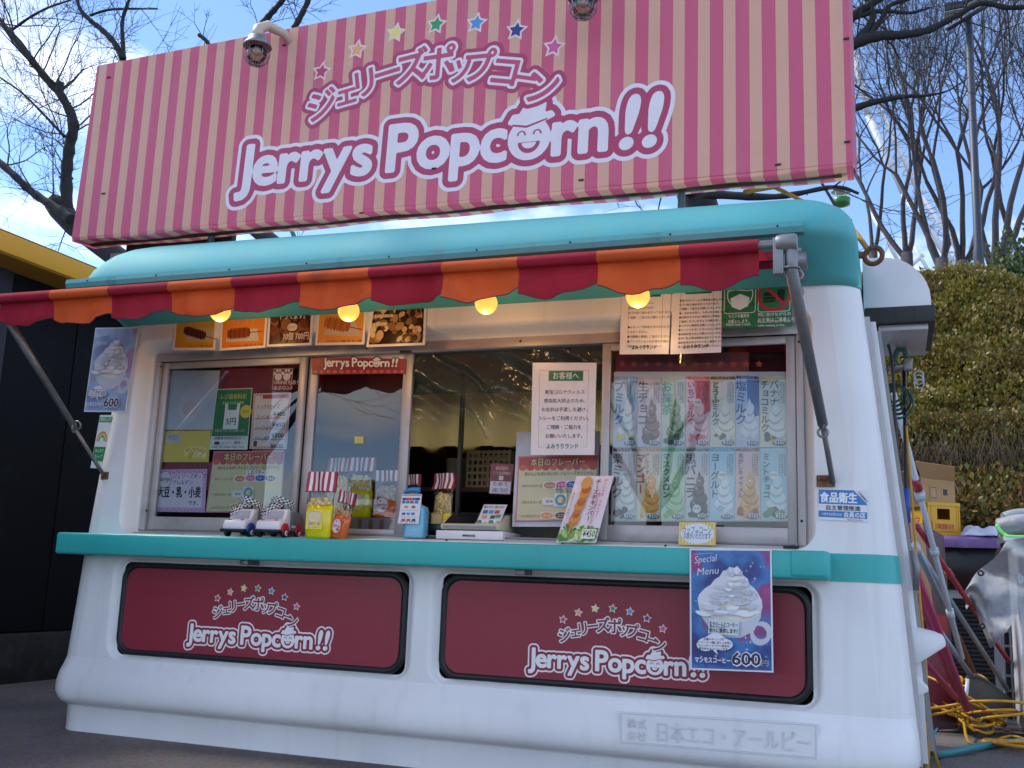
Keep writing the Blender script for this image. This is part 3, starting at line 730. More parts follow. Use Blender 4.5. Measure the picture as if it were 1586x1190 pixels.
def s2logo(px, py):
    u, v = suv(px, py); a, b_ = (u-bl[0])/SIGN_SC, (v-bl[1])/SIGN_SC
    return (a*cos(SIGN_A)+b_*sin(SIGN_A), -a*sin(SIGN_A)+b_*cos(SIGN_A))
STARS = [s2logo(*p) for p in ((498, 111), (553, 77), (613, 51), (676, 38), (738, 36), (800, 47), (858, 73))]
KF = Field(1.0, 7.4, .6, 3.0, .016)
for ch, px, py, rot, sz in (('ジ', 499, 162, .22, .58), ('ェ', 537, 145, .15, .46), ('リ', 565, 128, .20, .54), ('ー', 600, 113, .16, .52), ('ズ', 638, 103, .10, .60), ('ポ', 679, 98, .0, .60), ('ッ', 712, 104, -.02, .52), ('プ', 744, 102, -.05, .56), ('コ', 783, 110, -.22, .55), ('ー', 814, 121, -.26, .42), ('ン', 842, 133, -.10, .58)):
    c = s2logo(px, py); KF.put(glyph_segs(ch, c[0], c[1], sz, rot=rot, center=True)[0])
KATA = (KF.march(.012), KF.march(.052), KF.march(.115))
put_logo(sgc, bl, br, '#b23a63', '#e9e4ea', '#e9e4ea', KATA, '#c24a70', '#ece2e8', kata_outer='#b23a63')
sgc.done(('stars', 'lettering'))
fr = MB()
dz = .0
M_edge = mat('faded_pink_hem', '#b5436f', .6, var=.2, vscale=8)
fr.add([sTL+Vector((0, .0045, 0)), sBL+Vector((0, .0045, 0)), sBL+Vector((.03, .18, .0)), sTL+Vector((.03, .18, 0))], [(0, 1, 2, 3)], M_edge)
fr.add([sTR+Vector((0, .0045, 0)), sBR+Vector((0, .0045, 0)), sBR+Vector((.012, .18, .0)), sTR+Vector((.012, .18, 0))], [(3, 2, 1, 0)], M_edge)
n_ = 24
pb = [sBL+(sBR-sBL)*(i/n_) for i in range(n_+1)]
fr.loft([[p+Vector((0, .0045, 0)), p+Vector((0, .006, -.018+.007*sin(i*1.9))), p+Vector((0, .18, -.006+.006*sin(i*1.3)))] for i, p in enumerate(pb)], M_sign, False, False)
fr.build('hem', SG)
fr = MB()
for p, q in ((sTL, sTR), (sBL+Vector((.05, 0, .03)), sBR+Vector((-.05, 0, .03)))): fr.tube([p+Vector((0, .1, -.03)), q+Vector((0, .1, -.03))], .022, M_rust, 6)
for x in (-3.4, -.86): fr.tube([(x, .12, 2.36), (x, .12, 3.55)], .018, M_steel, 6)
for x in (-3.3,): fr.tube([(x, .14, 3.3), (x, 1.2, 2.4)], .014, M_steel, 6)
fr.tube([Y(945, 285, .12), Y(1262, 268, .12)], .022, M_rust, 8)
fr.box((-4.0, .16, 2.50), (-3.3, .2, 2.60), mat('black_support_board', '#2a2628', .7)); fr.box((-4.05, .1, 2.46), (-3.95, .5, 2.52), M_alud)
fr.build('support_frame', SG)
fr = MB()
for px, py in ((672, 261), (900, 279), (1205, 255), (1311, 60), (1312, 220), (168, 120), (160, 300), (440, 70), (560, 330)): 
    c = Y(px, py, SY-.003); fr.box(c-Vector((.012, .002, .004)), c+Vector((.012, .002, .004)), M_black)
fr.build('staple', SG, kind='stuff')

# two caged lamps on gooseneck arms over the sign
M_cream = mat('cream_enamel', '#c9b6a4', .4, .1, var=.15, dirt='#8a6a50', dirt_amt=.6, dscale=9)
M_bulbglass = glass_mat('dim_lamp_glass', (.75, .62, .52), 1.5, .05, .05)
def sign_lamp(px, py, label):
    h = Y(px, py, -.22); o = thing('sign_lamp', label, 'lamp', tuple(h), 'caged lamps over the roof sign')
    a = MB(); a.tube([h+Vector((.06, .23, .14)), h+Vector((.03, .18, .19)), h+Vector((-.02, .10, .20)), h+Vector((-.03, .04, .15)), h+Vector((-.01, .0, .07))], [.022, .024, .028, .03, .032], M_cream, 10); a.build('gooseneck_arm', o)
    a = MB(); a.lathe([(.03, .085), (.05, .075), (.055, .05), (.066, .042), (.073, .025), (.07, .022), (.03, .06)], h, M_steel, 20); a.build('lamp_collar', o)
    a = MB(); a.sphere(h+Vector((0, 0, -.015)), .052, M_bulbglass, 14, 8, (1, 1, .95)); a.build('glass_globe', o)
    a = MB(); a.sphere(h+Vector((0, 0, .005)), .022, mat('bulb_white', '#cfc7bd', .3), 10, 6, (1, 1, 1.3)); a.build('bulb', o)
    a = MB()
    for i in range(6):
        t_ = pi*i/6; a.tube([h+Vector((cos(t_)*.066*sin(q), sin(t_)*.066*sin(q), -.015-.063*cos(q))) for q in [-1.75+3.5*k/12 for k in range(13)]], .0022, M_steel, 4)
    for q in (.6, 1.1): a.torus(h+Vector((0, 0, -.015-.063*cos(q))), .066*sin(q), .0022, M_steel, (0, 0, 1), 18, 4)
    a.build('wire_cage', o)
    a = MB(); a.box(h+Vector((.03, .205, .11)), h+Vector((.10, .26, .17)), M_black); a.build('wall_bracket', o, bevel=.004)
sign_lamp(398, 80, 'caged lamp over the left end of the roof sign'); sign_lamp(903, 5, 'caged lamp at the top centre of the roof sign')
b = MB(); b.tube([Y(1345, 388, .1), Y(1325, 360, .3), Y(1290, 335, .6), Y(1200, 290, .8), (-.6, .3, 2.62)], .012, mat('yellow_rope', '#b98a3e', .8, var=.3, vscale=40), 6)
tag(b.build('tie_rope', org=(-.07, .1, 2.2)), 'yellow tie rope running from the roof ring up to the sign', 'rope')

# ------------------------------------------------------------------ awning
AW = thing('awning', 'red and orange striped retractable awning with scalloped valance', 'awning', (-2.05, 0, 1.26))
def cloth_mat(name, c):
    m = mat(name, c, .85, var=.2, vscale=4, bump=.5, bscale=9, spec=.2, dirt='#6a4038', dirt_amt=.5, dscale=5); t = m.node_tree; b_ = t.nodes['Principled BSDF']; out = [q for q in t.nodes if q.type == 'OUTPUT_MATERIAL'][0]
    tl = t.nodes.new('ShaderNodeBsdfTranslucent'); tl.inputs[0].default_value = (*rgb(c), 1); ms = t.nodes.new('ShaderNodeMixShader'); ms.inputs[0].default_value = .25
    t.links.new(b_.outputs[0], ms.inputs[1]); t.links.new(tl.outputs[0], ms.inputs[2]); t.links.new(ms.outputs[0], out.inputs[0]); return m
M_red = cloth_mat('red_awning_cloth', '#aa2a3c'); M_or = cloth_mat('orange_awning_cloth', '#e06434')
BY = -.78; BL_, BR_ = Y(-3, 463, BY), Y(1175, 381, BY)
RLp, RRp = Vector((BL_.x+.02, -.20, 2.13)), Vector((BR_.x, -.20, 2.125))
edges = [-.06+0, 82, 172, 264.5, 362.5, 465, 574, 687, 803.5, 926, 1053, 1175]
def bar_at(px): 
    t = (Y(px, 463+(381-463)*(px+3)/1178, BY).x-BL_.x)/(BR_.x-BL_.x); return max(0, min(1, t))
ts = [bar_at(p) for p in edges]; ts[0] = 0
rn = random.Random(11)
for i in range(11):
    t0, t1 = ts[i], ts[i+1]; m = M_red if i % 2 == 0 else M_or; nn = 12
    b = MB(); rings = []
    for k in range(nn+1):
        q = k/nn; t = t0+(t1-t0)*q; B = BL_+(BR_-BL_)*t; Rr = RLp+(RRp-RLp)*t
        drop = .098+.012*t; s_ = abs(sin(pi*((q*.94+.03+(0.06 if i % 3 else -.04)) % 1.0)))
        bot = drop*(.74+.32*s_**.6)+.009*sin(t*47+i*2)+.004*sin(t*140)
        fl = .015*sin(t*53+sin(t*20)*2)+.009*sin(t*131+1)+.005*sin(t*260); cu = .010*s_*sin(i*2.3+1.0)
        prof = [Rr, Rr.lerp(B, .5)+Vector((0, 0, -.022+.006*sin(t*30))), B+Vector((0, .026, .012)), B+Vector((0, .008, .026)), B+Vector((0, -.018, .016)), B+Vector((0, -.026, -.003)), B+Vector((0, -.022, -.017)), B+Vector((0, -.010, -.025)), B+Vector((0, .006+fl*.1, -.024)),
                B+Vector((0, +.012+fl*.5, -.02-bot*.4)), B+Vector((0, +.012+fl*.85, -.02-bot*.75)), B+Vector((0, +.012+fl+cu*.4, -.02-bot*.93)), B+Vector((0, +.012+fl+cu, -.02-bot))]
        rings.append(prof)
    b.loft(rings, m, False, False); o = b.build('fabric_panel', AW)
    # dark bound edge
    b = MB(); b.tube([r[-1] for r in rings], .0022, mat('awning_binding', '#6d2230' if i % 2 == 0 else '#9a3a22', .7, var=.2), 5); b.build('bound_edge', o)
b = MB(); b.tube([BL_+Vector((-.02, 0, 0)), BR_, BR_+Vector((.105, 0, 0))], .017, M_steel, 10); b.build('front_bar', AW)
b = MB(); b.tube([RLp, RRp+Vector((.02, 0, 0))], .036, M_red, 12); b.tube([RRp+Vector((.02, 0, 0)), RRp+Vector((.07, 0, 0))], .026, M_steel, 10); b.build('roller', AW)
aR = Y(1290, 748, -.015); aRt = BR_+Vector((.11, .0, 0))
Ej = Y(1282, 655, 0); 
jn = aR.lerp(aRt, .27)
b = MB(); b.tube([aRt+Vector((.0, 0, .022)), aRt+Vector((0, 0, -.1)).lerp(jn, .0), jn], [.024, .022, .02], M_steel, 10); b.build('support_arm', AW)
b = MB(); b.tube([jn, aR], .011, M_alud, 8); b.torus(jn, .02, .006, M_alud, (1, .2, 0)); b.torus(jn+Vector((0, .0, -.03)), .018, .005, M_alud, (0, 1, 0)); b.build('arm_rod', AW)
b = MB(); b.lathe([(.03, -.02), (.034, 0), (.034, .04), (.03, .05)], aRt+Vector((-.03, 0, 0)), M_steel, 12, (1, 0, 0)); b.torus(aRt+Vector((0, 0, -.09)), .026, .004, M_alud, (0, 0, 1)); b.box(aRt+Vector((-.06, -.02, -.11)), aRt+Vector((-.025, .03, .02)), M_steel); b.build('elbow_joint', AW, bevel=.003)
b = MB(); b.lathe([(.04, 0), (.04, .07)], RRp+Vector((.05, 0, -.01)), M_steel, 14, (1, 0, 0)); b.box(RRp+Vector((.06, -.01, -.05)), RRp+Vector((.1, .2, .04)), M_steel)
for i in range(3): b.torus(RRp+Vector((.085, -.02, -.075-.035*i)), .02, .006, M_alud, (1, 0, 0) if i % 2 else (0, 1, 0), 14, 6)
b.build('roller_bracket', AW)
b = MB(); p = Y(1281, 745, -.004); b.box(p+Vector((-.04, -.012, -.024)), p+Vector((.03, .004, .022)), M_rust); 
for dx in (-.028, -.01): b.lathe([(.008, 0), (.008, .01)], p+Vector((dx, -.012, .006)), M_rust, 8, (0, -1, 0))
b.build('wall_bracket', AW, bevel=.004)
aL = Y(161, 737, 0); aLt = BL_+Vector((-.01, .0, -.01)); jl = aL.lerp(aLt, .30)
b = MB(); b.tube([aLt, jl], [.02, .017], M_steel, 10); b.build('support_arm', AW)
b = MB(); b.tube([jl, aL], .010, M_alud, 8); b.torus(jl, .024, .006, M_alud, (1, .4, 0)); b.torus(jl+Vector((.02, 0, .01)), .02, .005, M_alud, (0, 1, .3)); b.box(aL-Vector((.02, .0, .02)), aL+Vector((.03, .01, .02)), M_rust); b.build('arm_rod', AW)

# glowing globe lamps hanging under the awning
mg = bpy.data.materials.new('glowing_bulb_glass'); mg.use_nodes = True; pb_ = mg.node_tree.nodes['Principled BSDF']
pb_.inputs['Base Color'].default_value = (.5, .3, .1, 1); pb_.inputs['Emission Color'].default_value = (1.0, .40, .07, 1); pb_.inputs['Emission Strength'].default_value = .50; pb_.inputs['Roughness'].default_value = .2
LP = (341, 483, 'glowing globe lamp over the second food photo from the left'), (540, 482, 'glowing globe lamp in front of the 450 yen food photo'), (753, 470, 'glowing globe lamp over the open serving hatch'), (988, 459, 'glowing globe lamp in front of the paired customer notices')
for px, py, lb in LP:
    c = Y(px, py, -.3); o = thing('globe_lamp', lb, 'lamp', tuple(c), 'globe lamps under the awning')
    a = MB(); a.sphere(c, .049, mg, 20, 12); a.build('globe', o)
    a = MB(); a.lathe([(.022, .04), (.024, .06), (.018, .1)], c, M_black, 12); a.build('lamp_socket', o)
    ld = bpy.data.lights.new('globe_light', 'POINT'); ld.energy = .75; ld.color = (1.0, .62, .26); ld.shadow_soft_size = .048
    lo = bpy.data.objects.new('globe_light', ld); COL.objects.link(lo); lo.parent = o; lo.location = (0, 0, -.06)
b = MB(); pts = [Y(px, py, -.3)+Vector((0, 0, .098)) for px, py in ((341, 483), (540, 482), (753, 470), (988, 459))]
allp = [Vector((-3.9, -.3, 2.09))]+pts+[Vector((-.35, -.28, 2.1))]; cp = []
for p, q in zip(allp, allp[1:]):
    for k in range(8): t = k/8; cp.append(p.lerp(q, t)+Vector((0, 0, .0)))
b.tube(cp+[allp[-1]], .006, M_black, 6); tag(b.build('lamp_cable', org=(-2, -.3, 2.1)), 'black cable carrying the globe lamps under the awning', 'cable')

# ------------------------------------------------------------------ logos on the lower panels
for (bo, (x0, x1, z0, z1)), (pL, pR), lab in zip(logo_boards, (((290, 992), (509, 1007)), ((819, 1032), (1095, 1049))), ('left', 'right')):
    sh = Sheet('logo_print', None, None, [Vector((x0+.06, .0172, z1-.02)), Vector((x1-.06, .0172, z1-.02)), Vector((x1-.06, .0172, z0+.02)), Vector((x0+.06, .0172, z0+.02))], .0002, parent=bo, material=M_maroon)
    put_logo(sh, sh.at(*pL), sh.at(*pR), '#8a2338', '#efecee', '#efe6e8', KATA, '#7c2a3a', '#efe6e8')
    sh.done(('stars', 'lettering'))
# ------------------------------------------------------------------ posters, notices, menus
def jp(*r): return list(r)
def food_card(name, px, bg, label, y=-.006, draw=None):
    sh = Sheet(name, label, 'food photo', quad_px(px, y), .002, '#eeeae6', group='food photos above the serving windows', rough=.2)
    m = .012; sh.rect(m, m, sh.W-m, sh.H-m, bg); draw(sh); sh.done(); return sh
def rod(sh, cu, cv, l, r, rot, c1, c2, n=9):
    d = (cos(rot), sin(rot)); 
    sh.line(cu, cv, cu+d[0]*l*1.0, cv+d[1]*l*1.0, .005, '#7a5a34')
    for i in range(n):
        t = (i/(n-1)-.5)*l*.95-l*.1; sh.ell(cu+d[0]*t, cv+d[1]*t, l/n*.75, r*(1 if 0 < i < n-1 else .8), c1 if i % 2 else c2, n=12, rot=rot)
def c1(sh):
    W, H = sh.W, sh.H; sh.rr(W*.3, H*.17, W*.95, H*.42, .01, '#b9ab86'); rod(sh, W*.55, H*.32, W*.5, .026, -.25, '#3a2a26', '#4a332c')
    sh.text('コーンドッグ', W*.5, H*.78, .032, '#7fae3c', 'c', .01); sh.text('350円', W*.62, H*.55, .05, '#e88a3c', 'c', .02); sh.lines(['アレルゲン：小麦・卵・乳'], W*.93, H*.06, .013, .02, '#3a2a20', 'r')
def c2(sh):
    W, H = sh.W, sh.H; sh.poly([(W*.12, H*.16), (W*.85, H*.14), (W*.8, H*.38), (W*.2, H*.4)], '#c9c3bd'); rod(sh, W*.45, H*.31, W*.46, .03, .02, '#7a3a22', '#8f4a2a', 10)
    sh.text('トルネードポテト', W*.5, H*.82, .026, '#5a2a1c', 'c', .01, fit=W*.8); sh.text('350円', W*.5, H*.52, .055, '#f4c69a', 'c', .05, fit=W*.42); sh.text('350円', W*.5, H*.52, .055, '#d8622c', 'c', .015, fit=W*.40); sh.lines(['アレルゲン：小麦・卵・乳・大豆'], W*.95, H*.05, .013, .02, '#3a2a20', 'r')
def blobs(sh, n, cols, r0, r1, seed, box=(0.02, .02, .98, .98)):
    r = random.Random(seed)
    for i in range(n): 
        u, v = sh.W*r.uniform(box[0], box[2]), sh.H*r.uniform(box[1], box[3]); q = r.uniform(r0, r1)
        sh.ell(min(max(u, q+.014), sh.W-q-.014), min(max(v, q+.014), sh.H-q-.014), q, q*r.uniform(.6, 1), cols[r.randrange(len(cols))], n=9, rot=r.uniform(0, 3))
def c3(sh):
    W, H = sh.W, sh.H; blobs(sh, 60, ['#7a4e30', '#5b3a28', '#94653c', '#4a2e22', '#6b4530'], .015, .034, 3)
    sh.text('からあげ', W*.1, H*.75, .05, '#efe6dc', 'l', .015, fit=W*.55); sh.text('やってます。', W*.25, H*.53, .045, '#efe6dc', 'l', .015, fit=W*.6)
    sh.ell(W*.58, H*.36, .03, .02, '#e8dcd0'); sh.text('揚げたて', W*.58, H*.335, .015, '#8a3a20', 'c'); sh.text('10個 700円', W*.95, H*.12, .042, '#f2ece4', 'r', .015, fit=W*.55)
def c4(sh):
    W, H = sh.W, sh.H; sh.poly([(W*.16, H*.2), (W*.92, H*.15), (W*.78, H*.46), (W*.28, H*.5)], '#c9b8a4'); rod(sh, W*.47, H*.38, W*.48, .033, -.2, '#a8603a', '#b5703f', 8)
    sh.text('黄金いか', W*.35, H*.78, .045, '#f6b889', 'c', .02, fit=W*.6); sh.text('450円', W*.52, H*.58, .05, '#f7d2ae', 'c', .05, fit=W*.44); sh.text('450円', W*.52, H*.58, .05, '#d8502c', 'c', .015, fit=W*.42); sh.lines(['アレルゲン：小麦・卵・乳・大豆'], W*.95, H*.05, .013, .02, '#3a2a20', 'r')
def c5(sh):
    W, H = sh.W, sh.H; blobs(sh, 95, ['#8a6b46', '#3a2a22', '#c9a878', '#5b432e', '#d9bd92', '#a98555', '#2c211c'], .010, .028, 9, (.04, .04, .96, .62))
    sh.text('食べ歩きポップコーン', W*.5, H*.86, .02, '#e8ddd0', 'c', .01, fit=W*.8)
    for u, v, w in ((.1, .74, .22), (.1, .62, .2), (.1, .5, .34), (.1, .36, .24), (.52, .74, .36)): sh.rr(W*u, H*v, W*(u+w), H*(v+.05), .004, '#d8c8b4'); sh.text('キャラメル味'[:int(w*18)], W*(u+.02), H*(v+.008), .014, '#3a2a20', 'l')
Z3 = lambda a, b: [(220+x/3.052, 460+y/3.052) for x, y in (a, b)]
food_card('food_photo', [(274, 464), (338, 462), (333, 542.5), (267, 542.5)], '#c89a34', 'amber food photo card with a dark skewered snack, first from the left', draw=c1)
food_card('food_photo', [(344, 462), (416, 459), (411, 538.6), (340, 543.5)], '#e08a3a', 'orange 350 yen photo card of a ridged brown skewer', draw=c2)
food_card('food_photo', [(418.5, 459), (487, 457), (482, 534.7), (412.7, 537.5)], '#4a3026', 'brown photo card of fried chicken priced ten pieces 700 yen', draw=c3)
food_card('food_photo', [(494, 455), (570, 452), (564, 533.7), (488, 535)], '#e09a4a', 'orange 450 yen photo card of a fried snack on a stick', draw=c4)
food_card('food_photo', [(580.5, 450), (661.5, 447), (658, 534.7), (567, 538)], '#33251f', 'dark popcorn photo card with a white border, last of the row', draw=c5)

NG = 'customer notices on white paper'
def notice(px, y, label, rows, lead, size, bullets=False, foot='よみうりランド', footc='#20302c'):
    sh = Sheet('paper_notice', label, 'notice', quad_px(px, y), .0015, '#e6dfe0', group=NG, rough=.3); W, H = sh.W, sh.H
    sh.k += 1; sh.frame(.035, .0012, '#7a7478')
    sh.rect(0.005, H*.135, W-.005, H*.16, '#e6dfe0') if False else None
    sh.rect(W*.26, H*.80, W*.80, H*.91, '#1d6b40'); sh.text('お客様へ', W*.53, H*.825, H*.085, '#e8efe8', 'c', .0, fit=W*.4)
    sh.rect(W*.2, H*.04, W*.82, H*.15, '#e6dfe0')
    if bullets: sh.lines(rows, W*.15, H*.70, size, lead, '#2b2a2e', 'l', .004)
    else: sh.lines(rows, W*.52, H*.66, size, lead, '#2b2a2e', 'c', .006)
    sh.text(foot, W*.5, H*.07, H*.06, footc, 'c', .03, fit=W*.5); sh.done()
R3 = ['新型コロナウィルス', '感染拡大防止のため、', 'お会計は手渡しを避け、', 'トレーをご利用ください。', 'ご理解・ご協力を', 'お願いいたします。']
notice([(825, 562), (924, 562), (920.5, 704.7), (822, 705)], .085, 'white notice with green heading hanging in the open hatch', R3, .040, .021, foot='よみうりランド', footc='#1d7a70')
notice([(963, 440), (1040, 437), (1035.7, 548.6), (959.6, 549)], -.006, 'white notice with few bullet points, hanging behind a globe lamp', ['新型コロナウィルス', '感染拡大防止のため', '以下の取り組みを行っております。', 'ご理解・ご協力をお願いいたします。', '', '●なるべく代表者の方がおひとりで', '　ご注文ください。', '●列間隔の確保にご協力ください。', '●アトラクションはお待ちの間は', '　ご飲食は、ご遠慮ください。'], .0215, .0125, True)
notice([(1043, 434), (1118, 431), (1117, 546), (1038, 549)], -.006, 'white notice with many bullet lines beside the green mask sign', ['新型コロナウィルス感染拡大防止の為', '以下の取り組みを行っております。', 'ご理解・ご協力をお願いいたします。', '●こまめな手洗い、うがいをお願いします。', '●体調がすぐれない場合はご来園を', '　ご遠慮くださいますようお願い致します。', '●マスクの着用をお願いいたします。', '●ソーシャルディスタンスにご協力下さい。', '●会話は控えめにお願いいたします。', '●列に並ぶ際は間隔を空けてください。', '●飲食時以外はマスクをご着用ください。', '●アルコール消毒をご利用ください。'], .0185, .0112, True)
# green mask / no eating sign
sh = Sheet('hygiene_sign', 'green hygiene sign with mask and no eating symbols', 'sign', quad_px([(1119, 436), (1228, 427), (1227, 505.8), (1117, 508.7)], -.006), .002, '#2a7a4c', rough=.3); W, H = sh.W, sh.H
for u0, u1 in ((.03, .485), (.515, .97)):
    sh.rr(W*u0, H*.3, W*u1, H*.97, .012, '#dfe8e0'); sh.rr(W*u0+.003, H*.3+.003, W*u1-.003, H*.97-.003, .010, '#2a7a4c')
cx, cy = W*.26, H*.64
sh.ell(cx, cy+.012, .055, .060, '#dfe8e0'); sh.ell(cx, cy+.012, .051, .056, '#2a7a4c'); sh.poly([(cx-.05, cy+.03), (cx-.02, cy+.036), (cx+.03, cy+.028), (cx+.05, cy+.03), (cx+.05, cy+.026), (cx+.03, cy+.024), (cx-.02, cy+.032), (cx-.05, cy+.026)], '#dfe8e0')
sh.poly([(cx-.04, cy-.005), (cx, cy+.014), (cx+.04, cy-.005), (cx+.034, cy-.042), (cx, cy-.058), (cx-.034, cy-.042)], '#e8ece8')
cx = W*.745; 
sh.rr(cx-.045, cy-.03, cx+.005, cy-.022, .003, '#1a2a22'); sh.rr(cx-.045, cy-.018, cx+.005, cy-.008, .004, '#1a2a22'); sh.rr(cx-.043, cy-.004, cx+.003, cy+.012, .007, '#1a2a22'); sh.poly([(cx+.012, cy+.02), (cx+.045, cy+.02), (cx+.04, cy-.03), (cx+.017, cy-.03)], '#1a2a22'); sh.line(cx+.028, cy+.02, cx+.036, cy+.04, .003, '#1a2a22')
ring = [(cx+.07*cos(2*pi*i/36), cy+.07*sin(2*pi*i/36)) for i in range(36)]+[(cx+.058*cos(2*pi*i/36), cy+.058*sin(2*pi*i/36)) for i in range(36)]
sh.poly(ring, '#c8303c', faces=[(i, (i+1) % 36, 36+(i+1) % 36, 36+i) for i in range(36)]); sh.line(cx-.045, cy+.045, cx+.045, cy-.045, .011, '#c8303c')
sh.lines(['マスクの着用を', 'お願いします。'], W*.25, H*.21, .019, .024, '#e8efe8', 'c', .012, fit=W*.3); sh.text('Please wear a mask.', W*.25, H*.045, .015, '#e8efe8', 'c', .01, fit=W*.36)
sh.lines(['列に並びながらの', 'お食事はご遠慮ください。'], W*.52, H*.22, .017, .022, '#e8efe8', 'l', .01); sh.lines(["Please don't eat or drink", 'while waiting in line.'], W*.52, H*.085, .0135, .016, '#e8efe8', 'l', .01); sh.done()

# ---- fourteen soft cream strips in the window packed with strips
def soft(sh, cu, base, w, h, col, dark, n=6):
    hl = '#%02x%02x%02x' % tuple(min(255, int(int(col[i:i+2], 16)*.55+255*.45)) for i in (1, 3, 5))
    n = 4
    for i in range(n):
        t = i/n; r = w*(1-t*.78)*.53; hh = h/n*.92; c0 = cu+(.003 if i % 2 else -.003)
        sh.ell(c0, base+h*t, r, hh, dark, n=20, rot=-.20); sh.ell(c0-.001, base+h*t+hh*.22, r*.97, hh*.82, col, n=20, rot=-.20); sh.ell(c0-r*.25, base+h*t+hh*.42, r*.45, hh*.30, hl, n=14, rot=-.3)
    sh.poly([(cu-.014, base+h*.86), (cu+.012, base+h*.86), (cu+.006, base+h*1.02), (cu-.002, base+h*1.16), (cu-.007, base+h*1.02)], col)
tops = [88, 185, 285, 385, 487, 595, 692, 808]; mids = [79, 181, 283, 384.5, 486, 594, 696, 812]; bots = [72, 178, 280, 382, 483, 590, 700, 818]
zx = lambda x: 920+x/2.705
zy = lambda y: 420+y/2.705
SC = [  # title, bg, upper tint, title colour, cream, shade, base blobs, description
 ('プミルク', '#cfd6e6', '#8fb2d8', '#4a7ab0', '#eef0ee', '#c9ced6', ['#d8c86a', '#5a6a4a'], 'pale blue soft cream strip, top left'),
 ('生チョコ', '#d9d2dc', '#c8c0d0', '#4a4a5c', '#8a6a5c', '#5b4238', ['#4a3028', '#6b4636'], 'grey strip of brown chocolate soft cream'),
 ('お抹茶', '#cfdcd4', '#c0d2c6', '#5fae96', '#7fa06a', '#56784a', ['#2f4232', '#4a5f42'], 'pale green strip of green tea soft cream'),
 ('いちごミルク', '#ecc6d0', '#d65a78', '#c22c50', '#f0d4d8', '#d89aa8', ['#c42a3c', '#e05a64'], 'pink strip of strawberry milk soft cream'),
 ('とうふミルク', '#e2dccb', '#6b5340', '#2a2626', '#f0ebdc', '#cfc6b0', ['#4a5a38', '#e8e2d2', '#7a5a3a'], 'beige strip of white tofu soft cream'),
 ('塩ミルク', '#c6cfe8', '#3a5cae', '#2c4c9c', '#e4e8f2', '#b4bede', ['#c0c6da', '#dfe4f0'], 'blue strip of salt milk soft cream'),
 ('チョコミルク', '#e2dfc9', '#d8cf98', '#4a3c34', '#e6e8e6', '#b8bcc0', ['#d8b83c', '#3a2a24'], 'cream strip of banana chocolate soft cream'),
 ('栗ミルク', '#d8c6c4', '#5b3a34', '#2a2226', '#efece2', '#c6c0b2', ['#5a3030', '#6b3c38'], 'dusty rose strip of white chestnut milk soft cream'),
 ('マンゴー', '#ecdcc0', '#e08a2c', '#c8402c', '#f0b04a', '#d88a2c', ['#f0a02c', '#e8c03c'], 'orange strip of mango soft cream'),
 ('マスクメロン', '#c4dfc0', '#2f9a4a', '#1f3a2c', '#b8d8a0', '#8ab878', ['#d8d080', '#8aae58'], 'green strip of musk melon soft cream'),
 ('黒バニラ', '#d9d6da', '#3a3a40', '#1c1a1e', '#4a4c54', '#2a2b30', ['#22232a', '#3a3c44'], 'grey strip of black vanilla soft cream'),
 ('ヨーグルト', '#b4dcea', '#2f9ac8', '#1c4a6c', '#eaf1f4', '#b8ccd6', ['#dfe8ee', '#a0c8dc'], 'sky blue strip of white yogurt soft cream'),
 ('焦がしキャラメル', '#e2c6c0', '#7a4a38', '#a83a34', '#e0b070', '#b98446', ['#8a4a20', '#a85c28', '#e0a860'], 'rose strip of caramel soft cream'),
 ('ミントチョコ', '#a8d4e0', '#b4d8de', '#1c4c5c', '#d4e6ea', '#9ac4d0', ['#2f8a5a', '#3a2a2c', '#54a878'], 'aqua strip of mint chocolate soft cream'),
]
